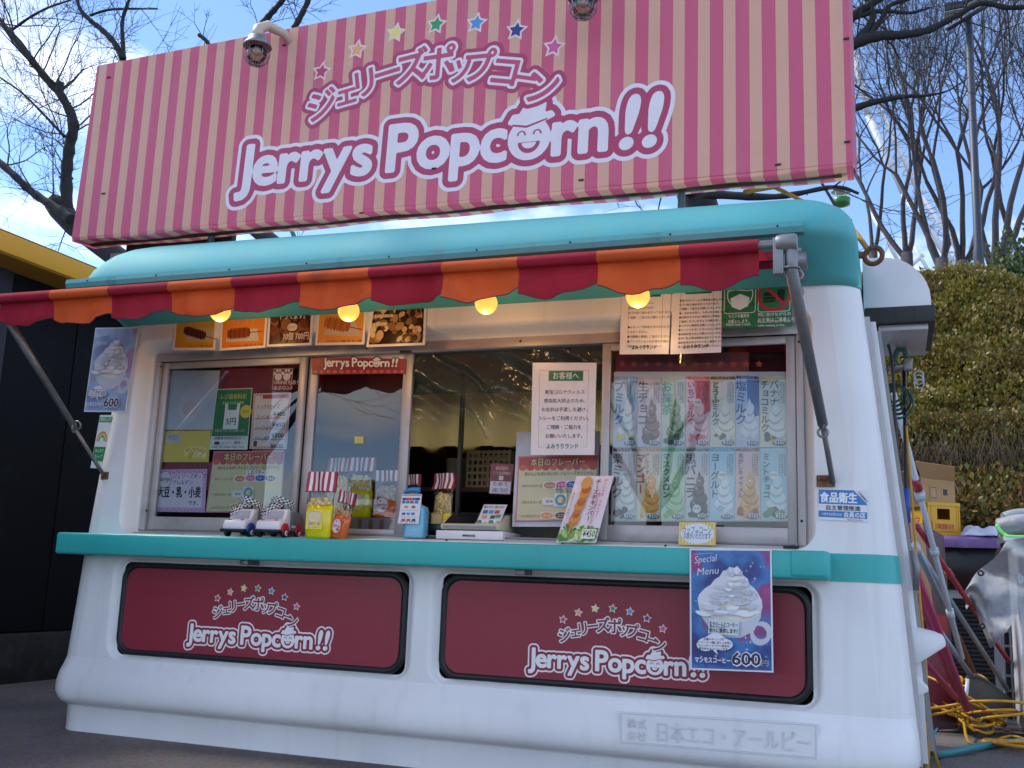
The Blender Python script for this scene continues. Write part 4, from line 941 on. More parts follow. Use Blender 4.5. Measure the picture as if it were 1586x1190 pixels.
for i, (ti, bg_, up_, tc_, cr_, dk_, bl_, lb) in enumerate(SC):
    r_, c_ = divmod(i, 7)
    if r_ == 0: q = [(zx(tops[c_]), zy(441-4*(c_ == 5))), (zx(tops[c_+1])-.8, zy(441)), (zx(mids[c_+1])-.8, zy(738)), (zx(mids[c_]), zy(738))]
    else: q = [(zx(mids[c_]), zy(742)), (zx(mids[c_+1])-.8, zy(742)), (zx(bots[c_+1])-.8, zy(1046)), (zx(bots[c_]), zy(1046))]
    sh = Sheet('soft_cream_strip', lb+' in the window packed with strips', 'menu strip', quad_px(q, yW+.026+.001*(i % 3)), .001, bg_, group='soft cream flavour strips in the window packed with strips', rough=.35); W, H = sh.W, sh.H
    sh.rect(0.001, H*.955, W-.001, H-.001, up_); sh.text('プレミアム', W*.5, H*.965, .011, '#f0ece8', 'c', fit=W*.6)
    rg = random.Random(i+40)
    for k in range(3): sh.poly([(W*rg.uniform(.3, .9), H*.94), (W, H*.94), (W, H*rg.uniform(.3, .6)), (W*rg.uniform(.5, .9), H*.4)], bg_ if k else up_) if k == 0 and r_ == 0 and c_ in (0, 3, 5) else None
    soft(sh, W*.6, H*.2, W*.72, H*.42, cr_, dk_, 7)
    for k in range(7):
        bq = W*rg.uniform(.08, .16); sh.ell(W*rg.uniform(.18, .85), H*rg.uniform(.06, .17), bq, bq*.8, bl_[k % len(bl_)], n=10, rot=rg.uniform(0, 3))
    ts_ = min(.052, H*.64/len(ti)/1.0)
    if i == 6: sh.vtext('バナナ', W*.55, H*.94, .038, tc_, .98, .012); sh.vtext('チョコミルク', W*.2, H*.94, .038, tc_, .98, .012)
    elif i == 8: sh.vtext('アルフォンソ', W*.42, H*.93, .024, tc_, 1, .01); sh.vtext(ti, W*.17, H*.93, .045, tc_, 1, .015)
    else: sh.vtext(ti, W*.22, H*.93, ts_, tc_, .98, .018)
    for k in range(3): sh.vtext('北海道産の生乳を使用したソフト'[k*2:k*2+9], W*(.9-.09*k), H*.92, .0095, '#5a5a64', 1.1)
    if i in (3, 7, 10, 11, 13): sh.ell(W*.5, H*(.62 if i != 10 else .16), .018, .018, '#e8ece8'); sh.text('特濃', W*.5, H*(.61 if i != 10 else .15), .013, '#2a4a3a', 'c')
    sh.ell(W*.72, H*.055, W*.24, H*.034, '#26365c'); sh.text('¥350', W*.72, H*.038, .026, '#eef0f4', 'c', .012, fit=W*.38); sh.done()
# red star board and dark strip behind the strips
b = Sheet('star_border', None, None, quad_px([(955, 546), (1160, 546), (1160, 578), (953, 578)], yW+.05), .003, '#7c2a34', parent=K)
for i in range(12): b.pic = MB(); b.star(.03+i*.055, .04, .017, '#c8503c', 3); b.pic.build('star', parent=b.o)
b = Sheet('white_backing', None, None, quad_px([(951, 576), (1219, 576), (1223, 808), (946, 808)], yW+.034), .003, '#cfd0d6', parent=K); b.done()

# ---- paper sheets behind the left window
LGp = 'sheets behind the window by the black building'
yb = yW+.03
sh = Sheet('blank_poster', 'pale blue washed out poster in the window by the black building', 'poster', quad_px([(262.6, 574), (341, 574), (330, 666), (251, 666)], yb), .001, '#bcc8d4', group=LGp)
sh.ell(sh.W*.5, sh.H*.42, .07, .09, '#c4ccd8'); sh.ell(sh.W*.5, sh.H*.35, .05, .04, '#cdbfc6'); sh.done()
sh = Sheet('yellow_poster', 'yellow poster below the pale one in the window by the black building', 'poster', quad_px([(250, 667.5), (326.5, 667), (323, 716), (246, 716)], yb), .001, '#dcc964', group=LGp)
W, H = sh.W, sh.H; sh.rr(W*.1, H*.62, W*.42, H*.88, .02, '#b9c4d0'); sh.rr(W*.5, H*.15, W*.95, H*.5, .02, '#e3d18a'); sh.text('ポップコーン', W*.72, H*.28, .035, '#b8863c', 'c', .01, fit=W*.38); sh.text('新発売', W*.26, H*.7, .035, '#8aa0c0', 'c', fit=W*.2); blobs(sh, 12, ['#e8d79a', '#d6b84e', '#efe2b4'], .008, .016, 5, (.55, .1, .95, .3)); sh.done()
sh = Sheet('allergen_notice', 'lavender checked allergen notice behind the window nearest the black building', 'notice', quad_px([(241, 727.5), (321, 726.5), (317, 794), (235, 792.6)], yb), .001, '#cfa8d2', group=LGp)
W, H = sh.W, sh.H
for i in range(18):
    for j in range(2): sh.rect(W*i/18+.003, (.002 if j == 0 else H-.02)+(i % 2)*.006, W*(i+.55)/18+.003, (.002 if j == 0 else H-.02)+(i % 2)*.006+.009, '#b584bc', 2)
sh.k = 3; sh.rr(.022, .024, W-.022, H-.024, .006, '#d8d0e0'); sh.ell(W*.2, H*.76, .045, .045, '#55506a'); sh.ell(W*.2, H*.76, .042, .042, '#d8d0e0'); sh.text('Jerrys', W*.2, H*.72, .034, '#4a465a', 'c', .02, fit=.07)
sh.lines(['ジェリーズポップコーンの', 'アレルゲン'], W*.36, H*.79, .026, .032, '#3c3850', 'l', .01, fit=None); sh.text('大豆・乳・小麦', W*.5, H*.36, .06, '#2c2a3c', 'c', .03, fit=W*.82); sh.text('です。', W*.78, H*.17, .026, '#3c3850', 'c', .01); sh.done()
sh = Sheet('bag_fee_notice', 'green notice with a white shopping bag marked 5 yen', 'notice', quad_px([(336, 603), (391, 601), (383, 696.6), (324, 696.6)], yb-.001), .001, '#dde3e6', group=LGp)
W, H = sh.W, sh.H; sh.rect(.004, H*.22, W-.004, H-.004, '#1f7a44'); sh.text('レジ袋有料化', W*.5, H*.83, .03, '#c8c860', 'c', .02, fit=W*.72); sh.text('スタートいたします', W*.5, H*.74, .02, '#d8e4d8', 'c', .01, fit=W*.6)
cx, cy = W*.5, H*.52; sh.poly([(cx-.045, cy-.06), (cx+.045, cy-.06), (cx+.045, cy+.075), (cx+.03, cy+.075), (cx+.026, cy+.04), (cx-.026, cy+.04), (cx-.03, cy+.075), (cx-.045, cy+.075)], '#e8ecec'); sh.text('5円', cx, cy-.035, .042, '#222a30', 'c', .02)
sh.ell(cx+.085, cy+.03, .034, .034, '#d8c83c'); sh.text('有料', cx+.085, cy+.022, .022, '#7a6a20', 'c'); sh.text('環境保全のためご協力をお願いします', W*.5, H*.29, .016, '#cfe0d2', 'c', fit=W*.8)
sh.text('ご利用料金 2020年7月1日スタート', W*.5, H*.165, .018, '#2c343c', 'c', .01, fit=W*.85); sh.rr(W*.12, H*.08, W*.26, H*.13, .004, '#26343c'); sh.text('エコバッグ', W*.32, H*.09, .017, '#2c343c'); sh.text('紙袋 ―', W*.66, H*.09, .017, '#2c343c'); sh.text('Card  Pay  Suica  Cash  Coin', W*.5, H*.03, .016, '#2c343c', 'c', fit=W*.85); sh.done()
sh = Sheet('price_menu', 'white price menu with orange rules in the window by the black building', 'menu', quad_px([(393, 610), (451, 608), (444, 696), (386.5, 695)], yb), .001, '#dcd2cf', group=LGp)
W, H = sh.W, sh.H; sh.frame(.004, .008, '#d89a80'); sh.rect(W*.25, H*.9, W*.95, H*.97, '#a83a2a')
for i, (a_, p_) in enumerate((('シングルサイズ', '¥400'), ('スパイシー', '¥450'), ('ハーフ＆ハーフ', '¥500'), ('ジャンボサイズ', '¥600'))):
    v = H*(.72-.19*i); sh.text(a_, W*.12, v, .026, '#5a4a44', 'l', .01, fit=W*.6); sh.text(p_, W*.9, v-.04, .032, '#2c2426', 'r', .02, fit=W*.34); sh.rect(W*.08, v-.052, W*.93, v-.048, '#d8886a')
sh.rr(W*.1, H*.04, W*.2, H*.14, .004, '#2c3a44'); sh.done()
sh = Sheet('paw_sticker', 'dark red sticker with two white paw prints', 'sticker', quad_px([(424, 571.4), (454, 571), (451, 603), (421.5, 603)], yb-.001), .001, '#d8cfd2', group=LGp)
W, H = sh.W, sh.H; sh.rect(.003, .003, W-.003, H-.003, '#8a2836')
for cx in (W*.27, W*.72):
    sh.ell(cx, H*.6, .021, .019, '#efe9ea'); 
    for dx, dy in ((-.022, .018), (-.008, .032), (.008, .032), (.022, .018)): sh.ell(cx+dx, H*.6+dy, .007, .009, '#efe9ea', n=10)
sh.lines(['DRINKもあり', 'ますワン！'], W*.1, H*.24, .026, .03, '#efe9ea', 'l', .01); sh.done()
b = Sheet('maroon_backing', None, None, quad_px([(341, 571), (424, 571), (452, 612), (336, 612)], yb+.004), .002, '#6b2434', parent=K); b.done()
b = Sheet('maroon_backing', None, None, quad_px([(246, 716), (324, 716), (440, 700), (236, 800)], yb+.006), .002, '#7a3a48', parent=K); b.done()
def flavour_menu(name, px, y, label, board=None):
    sh = Sheet(name, label, 'menu', quad_px(px, y), .0015, '#c8808c', group='flavour of the day menus'); W, H = sh.W, sh.H
    sh.rect(.006, .006, W-.006, H-.006, '#cfc9a6'); sh.rect(.006, H*.82, W-.006, H-.006, '#b8524e')
    for i in range(10): 
        u = .006+(W-.012)*(i+.5)/10; sh.ell(u, H*.82, (W-.012)/20, .014, '#b8524e' if i % 2 else '#c46a5c', 3)
    sh.k = 5; sh.text('本日のフレーバー', W*.5, H*.855, H*.13, '#5a2a2c', 'c', .05, fit=W*.71); sh.text('本日のフレーバー', W*.5, H*.855, H*.13, '#d8cf9c', 'c', .02, fit=W*.68)
    sh.text('おいしいものいろいろ！ジェリーズオリジナル', W*.52, H*.70, H*.07, '#6a7040', 'c', .02, fit=W*.85)
    for v, tl_ in ((.52, 'スイートシリーズ'), (.27, 'ソルトシリーズ'), (.06, 'ミックスシリーズ')): sh.text(tl_, W*.07, H*v, H*.055, '#6b6238', 'l', .015, fit=W*.25)
    for u, v, c_, tx in ((.42, .545, '#c87a5a', 'キャラメル'), (.57, .555, '#d65a9a', 'いちご'), (.70, .555, '#2c56b4', 'ブルー'), (.84, .55, '#3a3a44', 'チョコ'), (.42, .3, '#dfe2e0', '塩味'), (.40, .085, '#e0a03c', 'チーズ'), (.58, .085, '#6a4a34', 'ココア')):
        sh.rr(W*u-.034, H*v-.018, W*u+.034, H*v+.018, .006, '#d9d8cc'); sh.ell(W*u, H*v, .029, .0145, c_); sh.text(tx, W*u, H*v-.006, .015, '#f0ece4' if c_ != '#dfe2e0' else '#4a5a7a', 'c', .01, fit=.036)
    sh.rr(W*.56-.03, H*.32-.03, W*.56+.03, H*.32+.03, .004, '#dfe2de'); sh.ell(W*.56, H*.32, .026, .026, '#4a9ac0'); sh.ell(W*.56, H*.32, .014, .014, '#dcd8a0'); sh.ell(W*.56+.008, H*.32-.004, .006, .01, '#e0b84a')
    if board: sh.text(board, W*.62, H*.43, .045, '#2c2a40', 'c', .0, fit=W*.24)
    else: sh.rr(W*.5, H*.6, W*.78, H*.68, .004, '#dfe0dc'); sh.text('しおバター', W*.64, H*.615, .026, '#2c3a6c', 'c', .02, fit=W*.22)
    sh.done(); return sh
flavour_menu('flavour_menu', [(331, 699), (441, 698.5), (434.6, 794), (318, 794)], yb-.002, 'flavour menu with red header in the window behind the toy trucks')
sh = Sheet('menu_board', 'white board behind the flavour menu in the serving hatch', 'board', quad_px([(800.5, 670), (929, 668), (926, 816), (793, 816)], yW+.105), .004, '#c9cdd6'); sh.done()
flavour_menu('flavour_menu', [(803, 707), (927, 705), (923, 807), (798, 808)], yW+.098, 'flavour menu with red header on the white board in the hatch', 'もも、なしぷ')

# red header with the logo over the second window
sh = Sheet('logo_header', 'narrow red header with the white logo over the second window', 'header sign', quad_px([(483, 553), (628.6, 556), (628, 579), (483.5, 580)], yW+.024), .004, '#a0242c')
W, H = sh.W, sh.H; sh.rect(0.002, .002, W-.002, H*.45, '#8a1c28')
for i in range(14): sh.ell(W*(i+.5)/14, .012, W/40, .008, '#c8503c', 3, n=10)
put_logo(sh, (W*.13, H*.45), (W*.92, H*.47), '#5a1620', '#efe4e6', None, stars=False); sh.done()

# leaning skewer card, cup-or-cone card
sh = Sheet('skewer_card', 'white card of a fried skewer priced 450 yen leaning on the sill', 'price card', quad_px([(893, 738), (950.5, 737), (923, 841), (861, 840)], [.085, .085, -.03, -.03]), .003, '#e6e0e8', rough=.25); W, H = sh.W, sh.H
rg = random.Random(2)
for i in range(70): 
    u, v = W*rg.uniform(.03, .97), H*rg.uniform(.02, .2)*(1.15-abs(i % 7-3)*.05); q = rg.uniform(.012, .028); sh.ell(min(max(u, q), W-q), max(v, q*.6), q, q*.4, ['#7aa84e', '#a9c97a', '#5a8a3c', '#cfe0b0'][i % 4], n=8, rot=rg.uniform(0, 3))
for i in range(9): sh.ell(W*(.30+.012*i), H*(.28+.062*i), .02+.004*sin(i*1.9), .022, ['#c8803c', '#d8954e', '#b8702f'][i % 3], n=12)
sh.ell(W*.36, H*.88, .024, .03, '#d8a060'); sh.line(W*.3, H*.25, W*.27, H*.1, .008, '#c8984e')
sh.vtext('チーズチキンバー', W*.67, H*.93, .026, '#5a1c3c', .98, .02); sh.vtext('デリシャス スイーツ！', W*.86, H*.93, .017, '#c22c6c', 1, .01); sh.vtext('揚げたて熱々とろけるチーズ', W*.77, H*.72, .014, '#c22c6c', 1, .01); sh.vtext('外はサクサク中はジューシー', W*.12, H*.72, .013, '#5a1c3c', 1.0, .005)
sh.rect(W*.62, H*.03, W*.97, H*.17, '#dfe8d8'); sh.text('¥450', W*.8, H*.06, .042, '#1c3a24', 'c', .01, fit=W*.3); sh.done()
sh = Sheet('cup_or_cone_card', 'yellow striped card with a white oval on the counter edge', 'card', quad_px([(1052, 809), (1109, 809), (1108.5, 845), (1051, 844)], .012), .0015, '#e0bc5c', rough=.35); W, H = sh.W, sh.H
for i in range(12): sh.rect(W*(i+.05)/12, .001, W*(i+.5)/12, H-.001, '#ecd48a', 1)
sh.k = 2; sh.ell(W*.5, H*.5, W*.45, H*.45, '#e4e6f0'); sh.text('カップ', W*.1, H*.52, .034, '#1c2a4c', 'l', .0, fit=W*.33); sh.text('or', W*.45, H*.53, .022, '#1c2a4c', 'l', .01, fit=W*.09); sh.text('コーン', W*.56, H*.52, .034, '#1c2a4c', 'l', .0, fit=W*.32); sh.text('お選びいただけます', W*.5, H*.28, .028, '#1c2a4c', 'c', .0, fit=W*.74); sh.done()

# ---- special menu posters: print with nebula colours
def nebula(nm, cs):
    m, t, b_ = base_mat(nm); n = t.nodes.new; l = t.links.new
    tcn = n('ShaderNodeTexCoord'); no = n('ShaderNodeTexNoise'); no.inputs['Scale'].default_value = 4.2; no.inputs['Detail'].default_value = 4; l(tcn.outputs['Object'], no.inputs['Vector'])
    r = n('ShaderNodeValToRGB'); e = r.color_ramp.elements; e[0].position = .30; e[0].color = (*rgb(cs[0]), 1); e[1].position = .74; e[1].color = (*rgb(cs[5]), 1)
    for p_, c_ in ((.42, cs[1]), (.5, cs[2]), (.56, cs[3]), (.64, cs[4])): q = e.new(p_); q.color = (*rgb(c_), 1)
    l(no.outputs['Fac'], r.inputs[0]); l(r.outputs[0], b_.inputs['Base Color']); b_.inputs['Roughness'].default_value = .3
    return m
M_neb = nebula('nebula_print', ('#20285c', '#2c3f86', '#3a78b8', '#8a3a78', '#b84a86', '#b8d0ea')); M_nebp = nebula('glare_nebula_print', ('#7c88b4', '#8a9cc4', '#9fbcd8', '#b08cb4', '#c8a0b8', '#d4e0ee'))  # paler copy has the sky reflected on one poster painted into its colours
def special(px, y, label, notes=True, glare=None):
    sh = Sheet('special_menu_poster', label, 'poster', quad_px(px, y), .0015, '#e2e2ec', group='special menu coffee posters', rough=.3); W, H = sh.W, sh.H
    nb = glare or M_neb; sh.rect(.006, .006, W-.006, H-.006, None, m=nb)
    rg = random.Random(8)
    for i in range(46):
        u, v = W*rg.uniform(.06, .94), H*rg.choice([rg.uniform(.5, .95), rg.uniform(.1, .3)]); q = W*rg.choice([.006, .009, .013, .02]); sh.poly([(u+(q if k % 2 == 0 else q*.25)*cos(k*pi/4), v+(q if k % 2 == 0 else q*.25)*sin(k*pi/4)) for k in range(8)], '#dfe6f4', 2)
    sh.k = 4; g = lambda u, v: (W*u, H*v)
    cw = '#c6cbd6'
    sh.ell(W*.86, H*.31, W*.125, H*.10, cw, rot=-.5); sh.k += 1; sh.poly([(W*.85+W*.085*cos(q_*pi/10)*.88+H*.05*sin(q_*pi/10)*.3, H*.318-W*.085*cos(q_*pi/10)*.42+H*.055*sin(q_*pi/10)*.9) for q_ in range(20)], None, m=nb)
    sh.poly([g(.10, .56), g(.88, .56), g(.86, .44), g(.78, .33), g(.62, .27), g(.42, .27), g(.24, .34), g(.13, .45)], cw)
    sh.ell(W*.49, H*.55, W*.395, H*.155, '#d4d7df', rot=-.1); sh.ell(W*.49, H*.545, W*.37, H*.14, '#e2dccb', rot=-.1)
    sil = [(.11, .56), (.12, .615), (.19, .67), (.26, .70), (.31, .745), (.37, .77), (.41, .815), (.46, .825), (.49, .85), (.55, .842), (.585, .86), (.63, .825), (.66, .78), (.71, .755), (.73, .71), (.79, .675), (.83, .64), (.88, .575), (.84, .50), (.70, .445), (.48, .425), (.24, .465)]
    sh.poly([g(*p) for p in sil], '#d9dbe2')
    for i in range(72):
        t = rg.random()**1.2; v = .455+.37*t; hw = .36*(1-t)**.8+.035; u = .50+.06*t+hw*rg.uniform(-.86, .86); c_ = ('#c6c9d4', '#e4e5ea', '#eceded', '#d0d3dc', '#bcc0cc')[i % 5]
        ru, rv = W*rg.uniform(.05, .13)*(1-.5*t), H*rg.uniform(.010, .022); dz_ = (u-.5)*.9
        sh.poly([(W*u+ru*cos(q_*pi/8)*cos(dz_)-rv*(sin(q_*pi/8)+.5*cos(q_*pi/8)**2)*sin(dz_), H*v+ru*cos(q_*pi/8)*sin(dz_)*.6+rv*(sin(q_*pi/8)+.5*cos(q_*pi/8)**2)) for q_ in range(16)], c_)
    for i in range(16): uu, v_ = rg.uniform(.27, .72), rg.uniform(.5, .66); sh.line(W*uu, H*v_, W*(uu+rg.uniform(-.07, .07)), H*(v_+rg.uniform(-.015, .015)), W*rg.uniform(.007, .014), ('#d9c06a', '#e2cf8e')[i % 2])
    # script heading
    sh.text('Special', W*.07, H*.875, H*.085, '#e6e2ee', 'l', -.005, fit=W*.27, shear=.25, rot=.12); sh.text('Menu', W*.1, H*.775, H*.085, '#e6e2ee', 'l', -.005, fit=W*.26, shear=.25, rot=.10); sh.line(W*.06, H*.95, W*.3, H*.965, .0015, '#cfc8e0')
    if notes:
        sh.poly([g(.24, .42), g(.61, .405), g(.60, .285), g(.23, .30)], '#cbd6dc'); sh.text('生クリームとコーヒー', W*.25, H*.362, H*.042, '#1c2030', 'l', .03, fit=W*.34, rot=-.02); sh.text('別々に提供します！', W*.245, H*.312, H*.04, '#1c2030', 'l', .03, fit=W*.34, rot=-.02); sh.line(W*.25, H*.355, W*.44, H*.352, .002, '#1c2030')
    for u, v, ru, rv in ((.3, .22, .2, .055), (.2, .205, .11, .05), (.4, .215, .13, .05), (.32, .25, .12, .05)): sh.ell(W*u, H*v, W*ru, H*rv, '#e4e2ec')
    sh.poly([g(.26, .18), g(.33, .17), g(.35, .13)], '#e4e2ec')
    sh.lines(['大量のホイップを', 'コーヒーと一緒に召し上がれ。', 'ウィンナーコーヒー好きの', '夢を叶えるコーヒーです。'], W*.3, H*.245, H*.022, H*.026, '#2a2a40', 'c', .015)
    sh.text('マンモスコーヒー', W*.07, H*.066, H*.05, '#eeeaf4', 'l', .03, fit=W*.43)
    sh.text('600', W*.51, H*.052, H*.145, '#e8e4ee', 'l', .07, fit=W*.36); sh.text('600', W*.515, H*.055, H*.14, '#2a1c38', 'l', .02, fit=W*.345); sh.text('円', W*.87, H*.06, H*.05, '#e6e2ee', 'l', .05, fit=W*.075); sh.text('円', W*.872, H*.062, H*.05, '#2a1c38', 'l', .01, fit=W*.07)
    sh.done()
special([(1068, 850), (1195, 851), (1198, 1042), (1069, 1037)], -.158, 'vivid special menu coffee poster taped to the counter front')
special([(148, 508), (215.5, 507), (194.5, 638.5), (130, 638)], -.02, 'special menu coffee poster paled by painted sky glare, hanging on the kiosk corner by the black building', notes=False, glare=M_nebp)
# rainbow sticker, hygiene membership sticker, small yellow label
sh = Sheet('rainbow_notice', 'white notice with a rainbow arch and green band at the left corner', 'notice', quad_px([(155, 643), (176, 643), (157, 726), (140, 725)], -.006), .001, '#dfe6e2'); W, H = sh.W, sh.H
sh.rect(.002, H*.13, W-.002, H*.4, '#2a8a4c'); sh.rect(.002, H*.86, W-.002, H*.96, '#3a9a5c')
for i, c_ in enumerate(('#d86a5a', '#e0a84a', '#e0d86a', '#6ab86a', '#5a9ad0', '#dfe6e2')):
    r_ = W*(.42-.05*i); sh.poly([(W*.5+r_*cos(pi*k/12), H*.5+r_*1.6*sin(pi*k/12)) for k in range(13)], c_)
sh.lines(['みんなで', 'ストップ'], W*.5, H*.3, .022, .03, '#e4efe6', 'c', .01, fit=W*.7); sh.text('感染防止中', W*.5, H*.89, .02, '#e4efe6', 'c', .01, fit=W*.8); sh.done()
sh = Sheet('membership_sticker', 'blue and white food hygiene sticker on the right front corner', 'sticker', quad_px([(1268, 757.5), (1343.5, 759.5), (1343, 808.6), (1268, 805)], -.004), .0006, '#e2e4ea', rough=.3); W, H = sh.W, sh.H
sh.poly([(0, H*.52), (W, H*.52), (W*.985, H*.58), (W*.72, H-.002), (0, H-.002)], '#2478bc'); sh.rect(0, H*.09, W, H*.3, '#2478bc')
sh.text('食品衛生', W*.03, H*.6, H*.36, '#eef2f6', 'l', .035, fit=W*.76); sh.text('自主管理推進', W*.16, H*.345, H*.17, '#3a3e48', 'l', .03, fit=W*.7); sh.text('川崎市食品衛生協会', W*.06, H*.155, H*.1, '#e6eef4', 'l', .0, fit=W*.42); sh.text('会員の店', W*.52, H*.125, H*.19, '#eef2f6', 'l', .025, fit=W*.44); sh.text('推薦 川崎市衛生団体', W*.6, H*.02, H*.05, '#4a4e58', 'l')
for i in range(2): sh.text('平成28年度', W*(.80+.04*i), H*(.93-.07*i), H*.07, '#3a4450', 'l', .0, rot=-.85)
sh.done()
sh = Sheet('yellow_label', 'small pale yellow label stuck on the dark second window', 'label', quad_px([(549, 676.5), (563, 676.5), (563, 687), (549, 687)], yW+.036), .0005, '#cfc86a'); sh.done()
# ------------------------------------------------------------------ things on the counter and sill
CT = .9735
M_tw = mat('toy_white_plastic', '#e4e2e8', .3, var=.04); M_tg = mat('toy_grey_plastic', '#7c8088', .4, var=.08); M_tr = mat('toy_red_plastic', '#c02434', .3, var=.06); M_tb = mat('toy_black_plastic', '#1a1b20', .4, var=.1)
M_ck = mat('strap_black', '#17171b', .7); M_cw = mat('strap_white', '#dcdce0', .7)
def loc(o, dx, dy, dz): return (o[0]+dx, o[1]+dy, o[2]+dz)
def toy_truck(name, label, pos, rz, bed, fend):
    T = thing(name, label, 'toy truck', pos, 'toy popcorn trucks on the counter'); T['_o'] = (0, 0, 0)
    w = .062
    prof = [(-.105, .03), (-.108, .05), (-.10, .075), (-.055, .088), (-.033, .128), (-.028, .134), (-.0, .136), (.0, .03)]
    m = MB(); m.prism([(-w, y, z) for y, z in prof], (2*w, 0, 0), M_tw); m.build('cab', T, bevel=.008, seg=3)
    m = MB(); m.add([(-w+.012, -.0615, .0885), (w-.012, -.0615, .0885), (w-.018, -.0385, .1265), (-w+.018, -.0385, .1265)], [(0, 1, 2, 3)], mat('toy_windscreen', '#a9b2c0', .15, var=.2, vscale=30)); m.build('windscreen', T)
    m = MB()
    for s in (-1, 1): m.sphere((s*.036, -.088, .079), .009, M_tg, 10, 6, (1.2, .8, .5))
    m.build('headlamp_trim', T)
    m = MB(); m.box((-w, .002, .03), (w, .1, .125), M_tg); m.box((-w+.004, .004, .03), (w-.004, .098, .06), M_tw); m.build('cargo_box', T, bevel=.005)
    m = MB(); m.box((-w-.003, .012, .05), (w+.003, .09, .06), M_tw); m.build('side_rail', T, bevel=.002)
    m = MB(); m.box((-w, .088, .045), (w, .112, .115), fend); m.build('rear_locker', T, bevel=.007)
    m = MB(); m.box((-w-.007, -.118, .022), (w+.007, .105, .036), M_tb); m.build('bumper_skirt', T, bevel=.005)
    for yy in (-.058, .07):
        for s in (-1, 1):
            m = MB(); x0 = s*(w-.016); x1 = s*(w+.0105)
            pr = [(yy+.034*cos(pi*i/10), .026+.042*sin(pi*i/10)) for i in range(11)]
            m.prism([(x0, y, z) for y, z in pr], (x1-x0, 0, 0), fend); m.build('mudguard', T, bevel=.002)
            m = MB(); m.lathe([(.017, 0), (.021, .003), (.021, .017), (.017, .02)], (s*(w-.008), yy, .0215), M_tb, 16, (s, 0, 0)); wh = m.build('wheel', T)
            m = MB(); m.lathe([(.013, .0205), (.012, .0225), (.006, .0225)], (s*(w-.008), yy, .0215), M_tw, 14, (s, 0, 0)); m.lathe([(.0065, .0226), (.005, .025), (.001, .0255)], (s*(w-.008), yy, .0215), fend, 10, (s, 0, 0)); m.build('hub_cap', wh)
    # checkered neck strap, one ribbon of alternating squares
    def ribbon(pts, wd, n=26):
        m = MB(); P = [Vector(p) for p in pts]; q = []
        for i in range(n+1):
            t = i/n*(len(P)-1); k = min(int(t), len(P)-2); f = t-k
            p0, p1, p2, p3 = P[max(k-1, 0)], P[k], P[k+1], P[min(k+2, len(P)-1)]
            q.append(.5*((2*p1)+(p2-p0)*f+(2*p0-5*p1+4*p2-p3)*f*f+(3*p1-p0-3*p2+p3)*f**3))
        for i in range(n):
            d = (q[i+1]-q[i]).normalized(); up = Vector((0, .25, 1)); sd = (up-d*up.dot(d)).normalized()*wd/2
            for j in range(3):
                a, b_ = -1+2*j/3, -1+2*(j+1)/3
                m.add([q[i]+sd*a, q[i+1]+sd*a, q[i+1]+sd*b_, q[i]+sd*b_], [(0, 1, 2, 3)], M_ck if (i+j) % 2 else M_cw)
        return m
    m = ribbon([(-.05, -.0, .138), (-.04, -.02, .175), (.0, -.03, .185), (.045, .0, .165), (.06, .03, .15), (.02, .05, .14)], .024); s_ = m.build('checked_strap', T)
    md = s_.modifiers.new('thick', 'SOLIDIFY'); md.thickness = .0015
    m = ribbon([(-.065, -.005, .145), (-.075, -.02, .12), (-.07, -.03, .09), (-.055, -.05, .1), (-.02, -.03, .15), (.02, .0, .16)], .02); s_ = m.build('checked_strap', T)
    md = s_.modifiers.new('thick', 'SOLIDIFY'); md.thickness = .0015
    T.rotation_euler = (0, 0, rz); return T
p = Y(426, 832, -.06); toy_truck('toy_truck', 'white toy truck with red mudguards next to the yellow popcorn bag', (p.x, -.035, CT), .05, None, M_tr)
p = Y(378, 830, -.02); toy_truck('toy_truck', 'white toy truck with blue mudguards behind the red one', (p.x, -.005, CT), -.02, None, mat('toy_blue_plastic', '#2450b0', .3))

# popcorn bags
M_pop = lambda nm, a, b_: _mats.get(nm) or popmat(nm, a, b_)
def popmat(nm, a, b_):
    m, t, bb = base_mat(nm); n = t.nodes.new; l = t.links.new
    tcn = n('ShaderNodeTexCoord'); v = n('ShaderNodeTexVoronoi'); v.inputs['Scale'].default_value = 75; l(tcn.outputs['Object'], v.inputs['Vector'])
    mxn = n('ShaderNodeMix'); mxn.data_type = 'RGBA'; mxn.inputs['A'].default_value = (*rgb(a), 1); mxn.inputs['B'].default_value = (*rgb(b_), 1); l(v.outputs['Distance'], mxn.inputs['Factor'])
    l(mxn.outputs['Result'], bb.inputs['Base Color']); bb.inputs['Roughness'].default_value = .5
    bp = n('ShaderNodeBump'); bp.inputs['Strength'].default_value = .8; bp.inputs['Distance'].default_value = .006; l(v.outputs['Distance'], bp.inputs['Height']); l(bp.outputs[0], bb.inputs['Normal'])
    _mats[nm] = m; return m
M_ry = mat('bag_yellow_print', '#e6d400', .22, var=.10, vscale=30, bump=.5, bscale=28, coat=.4); M_ro = mat('bag_orange_print', '#e2682c', .22, var=.12, vscale=30, bump=.5, bscale=28, coat=.4); M_rp = mat('bag_maroon_print', '#7a3a48', .25, var=.12, vscale=30, bump=.5, bscale=28, coat=.4)
M_hr = mat('bag_header_red', '#9c1f38', .4, var=.08); M_hw = mat('bag_header_white', '#e8e4e6', .4, var=.05)
M_pc = popmat('popcorn_cream', '#f2e4b0', '#d9b45c'); M_pk = popmat('popcorn_caramel', '#d8b48a', '#a8683c')
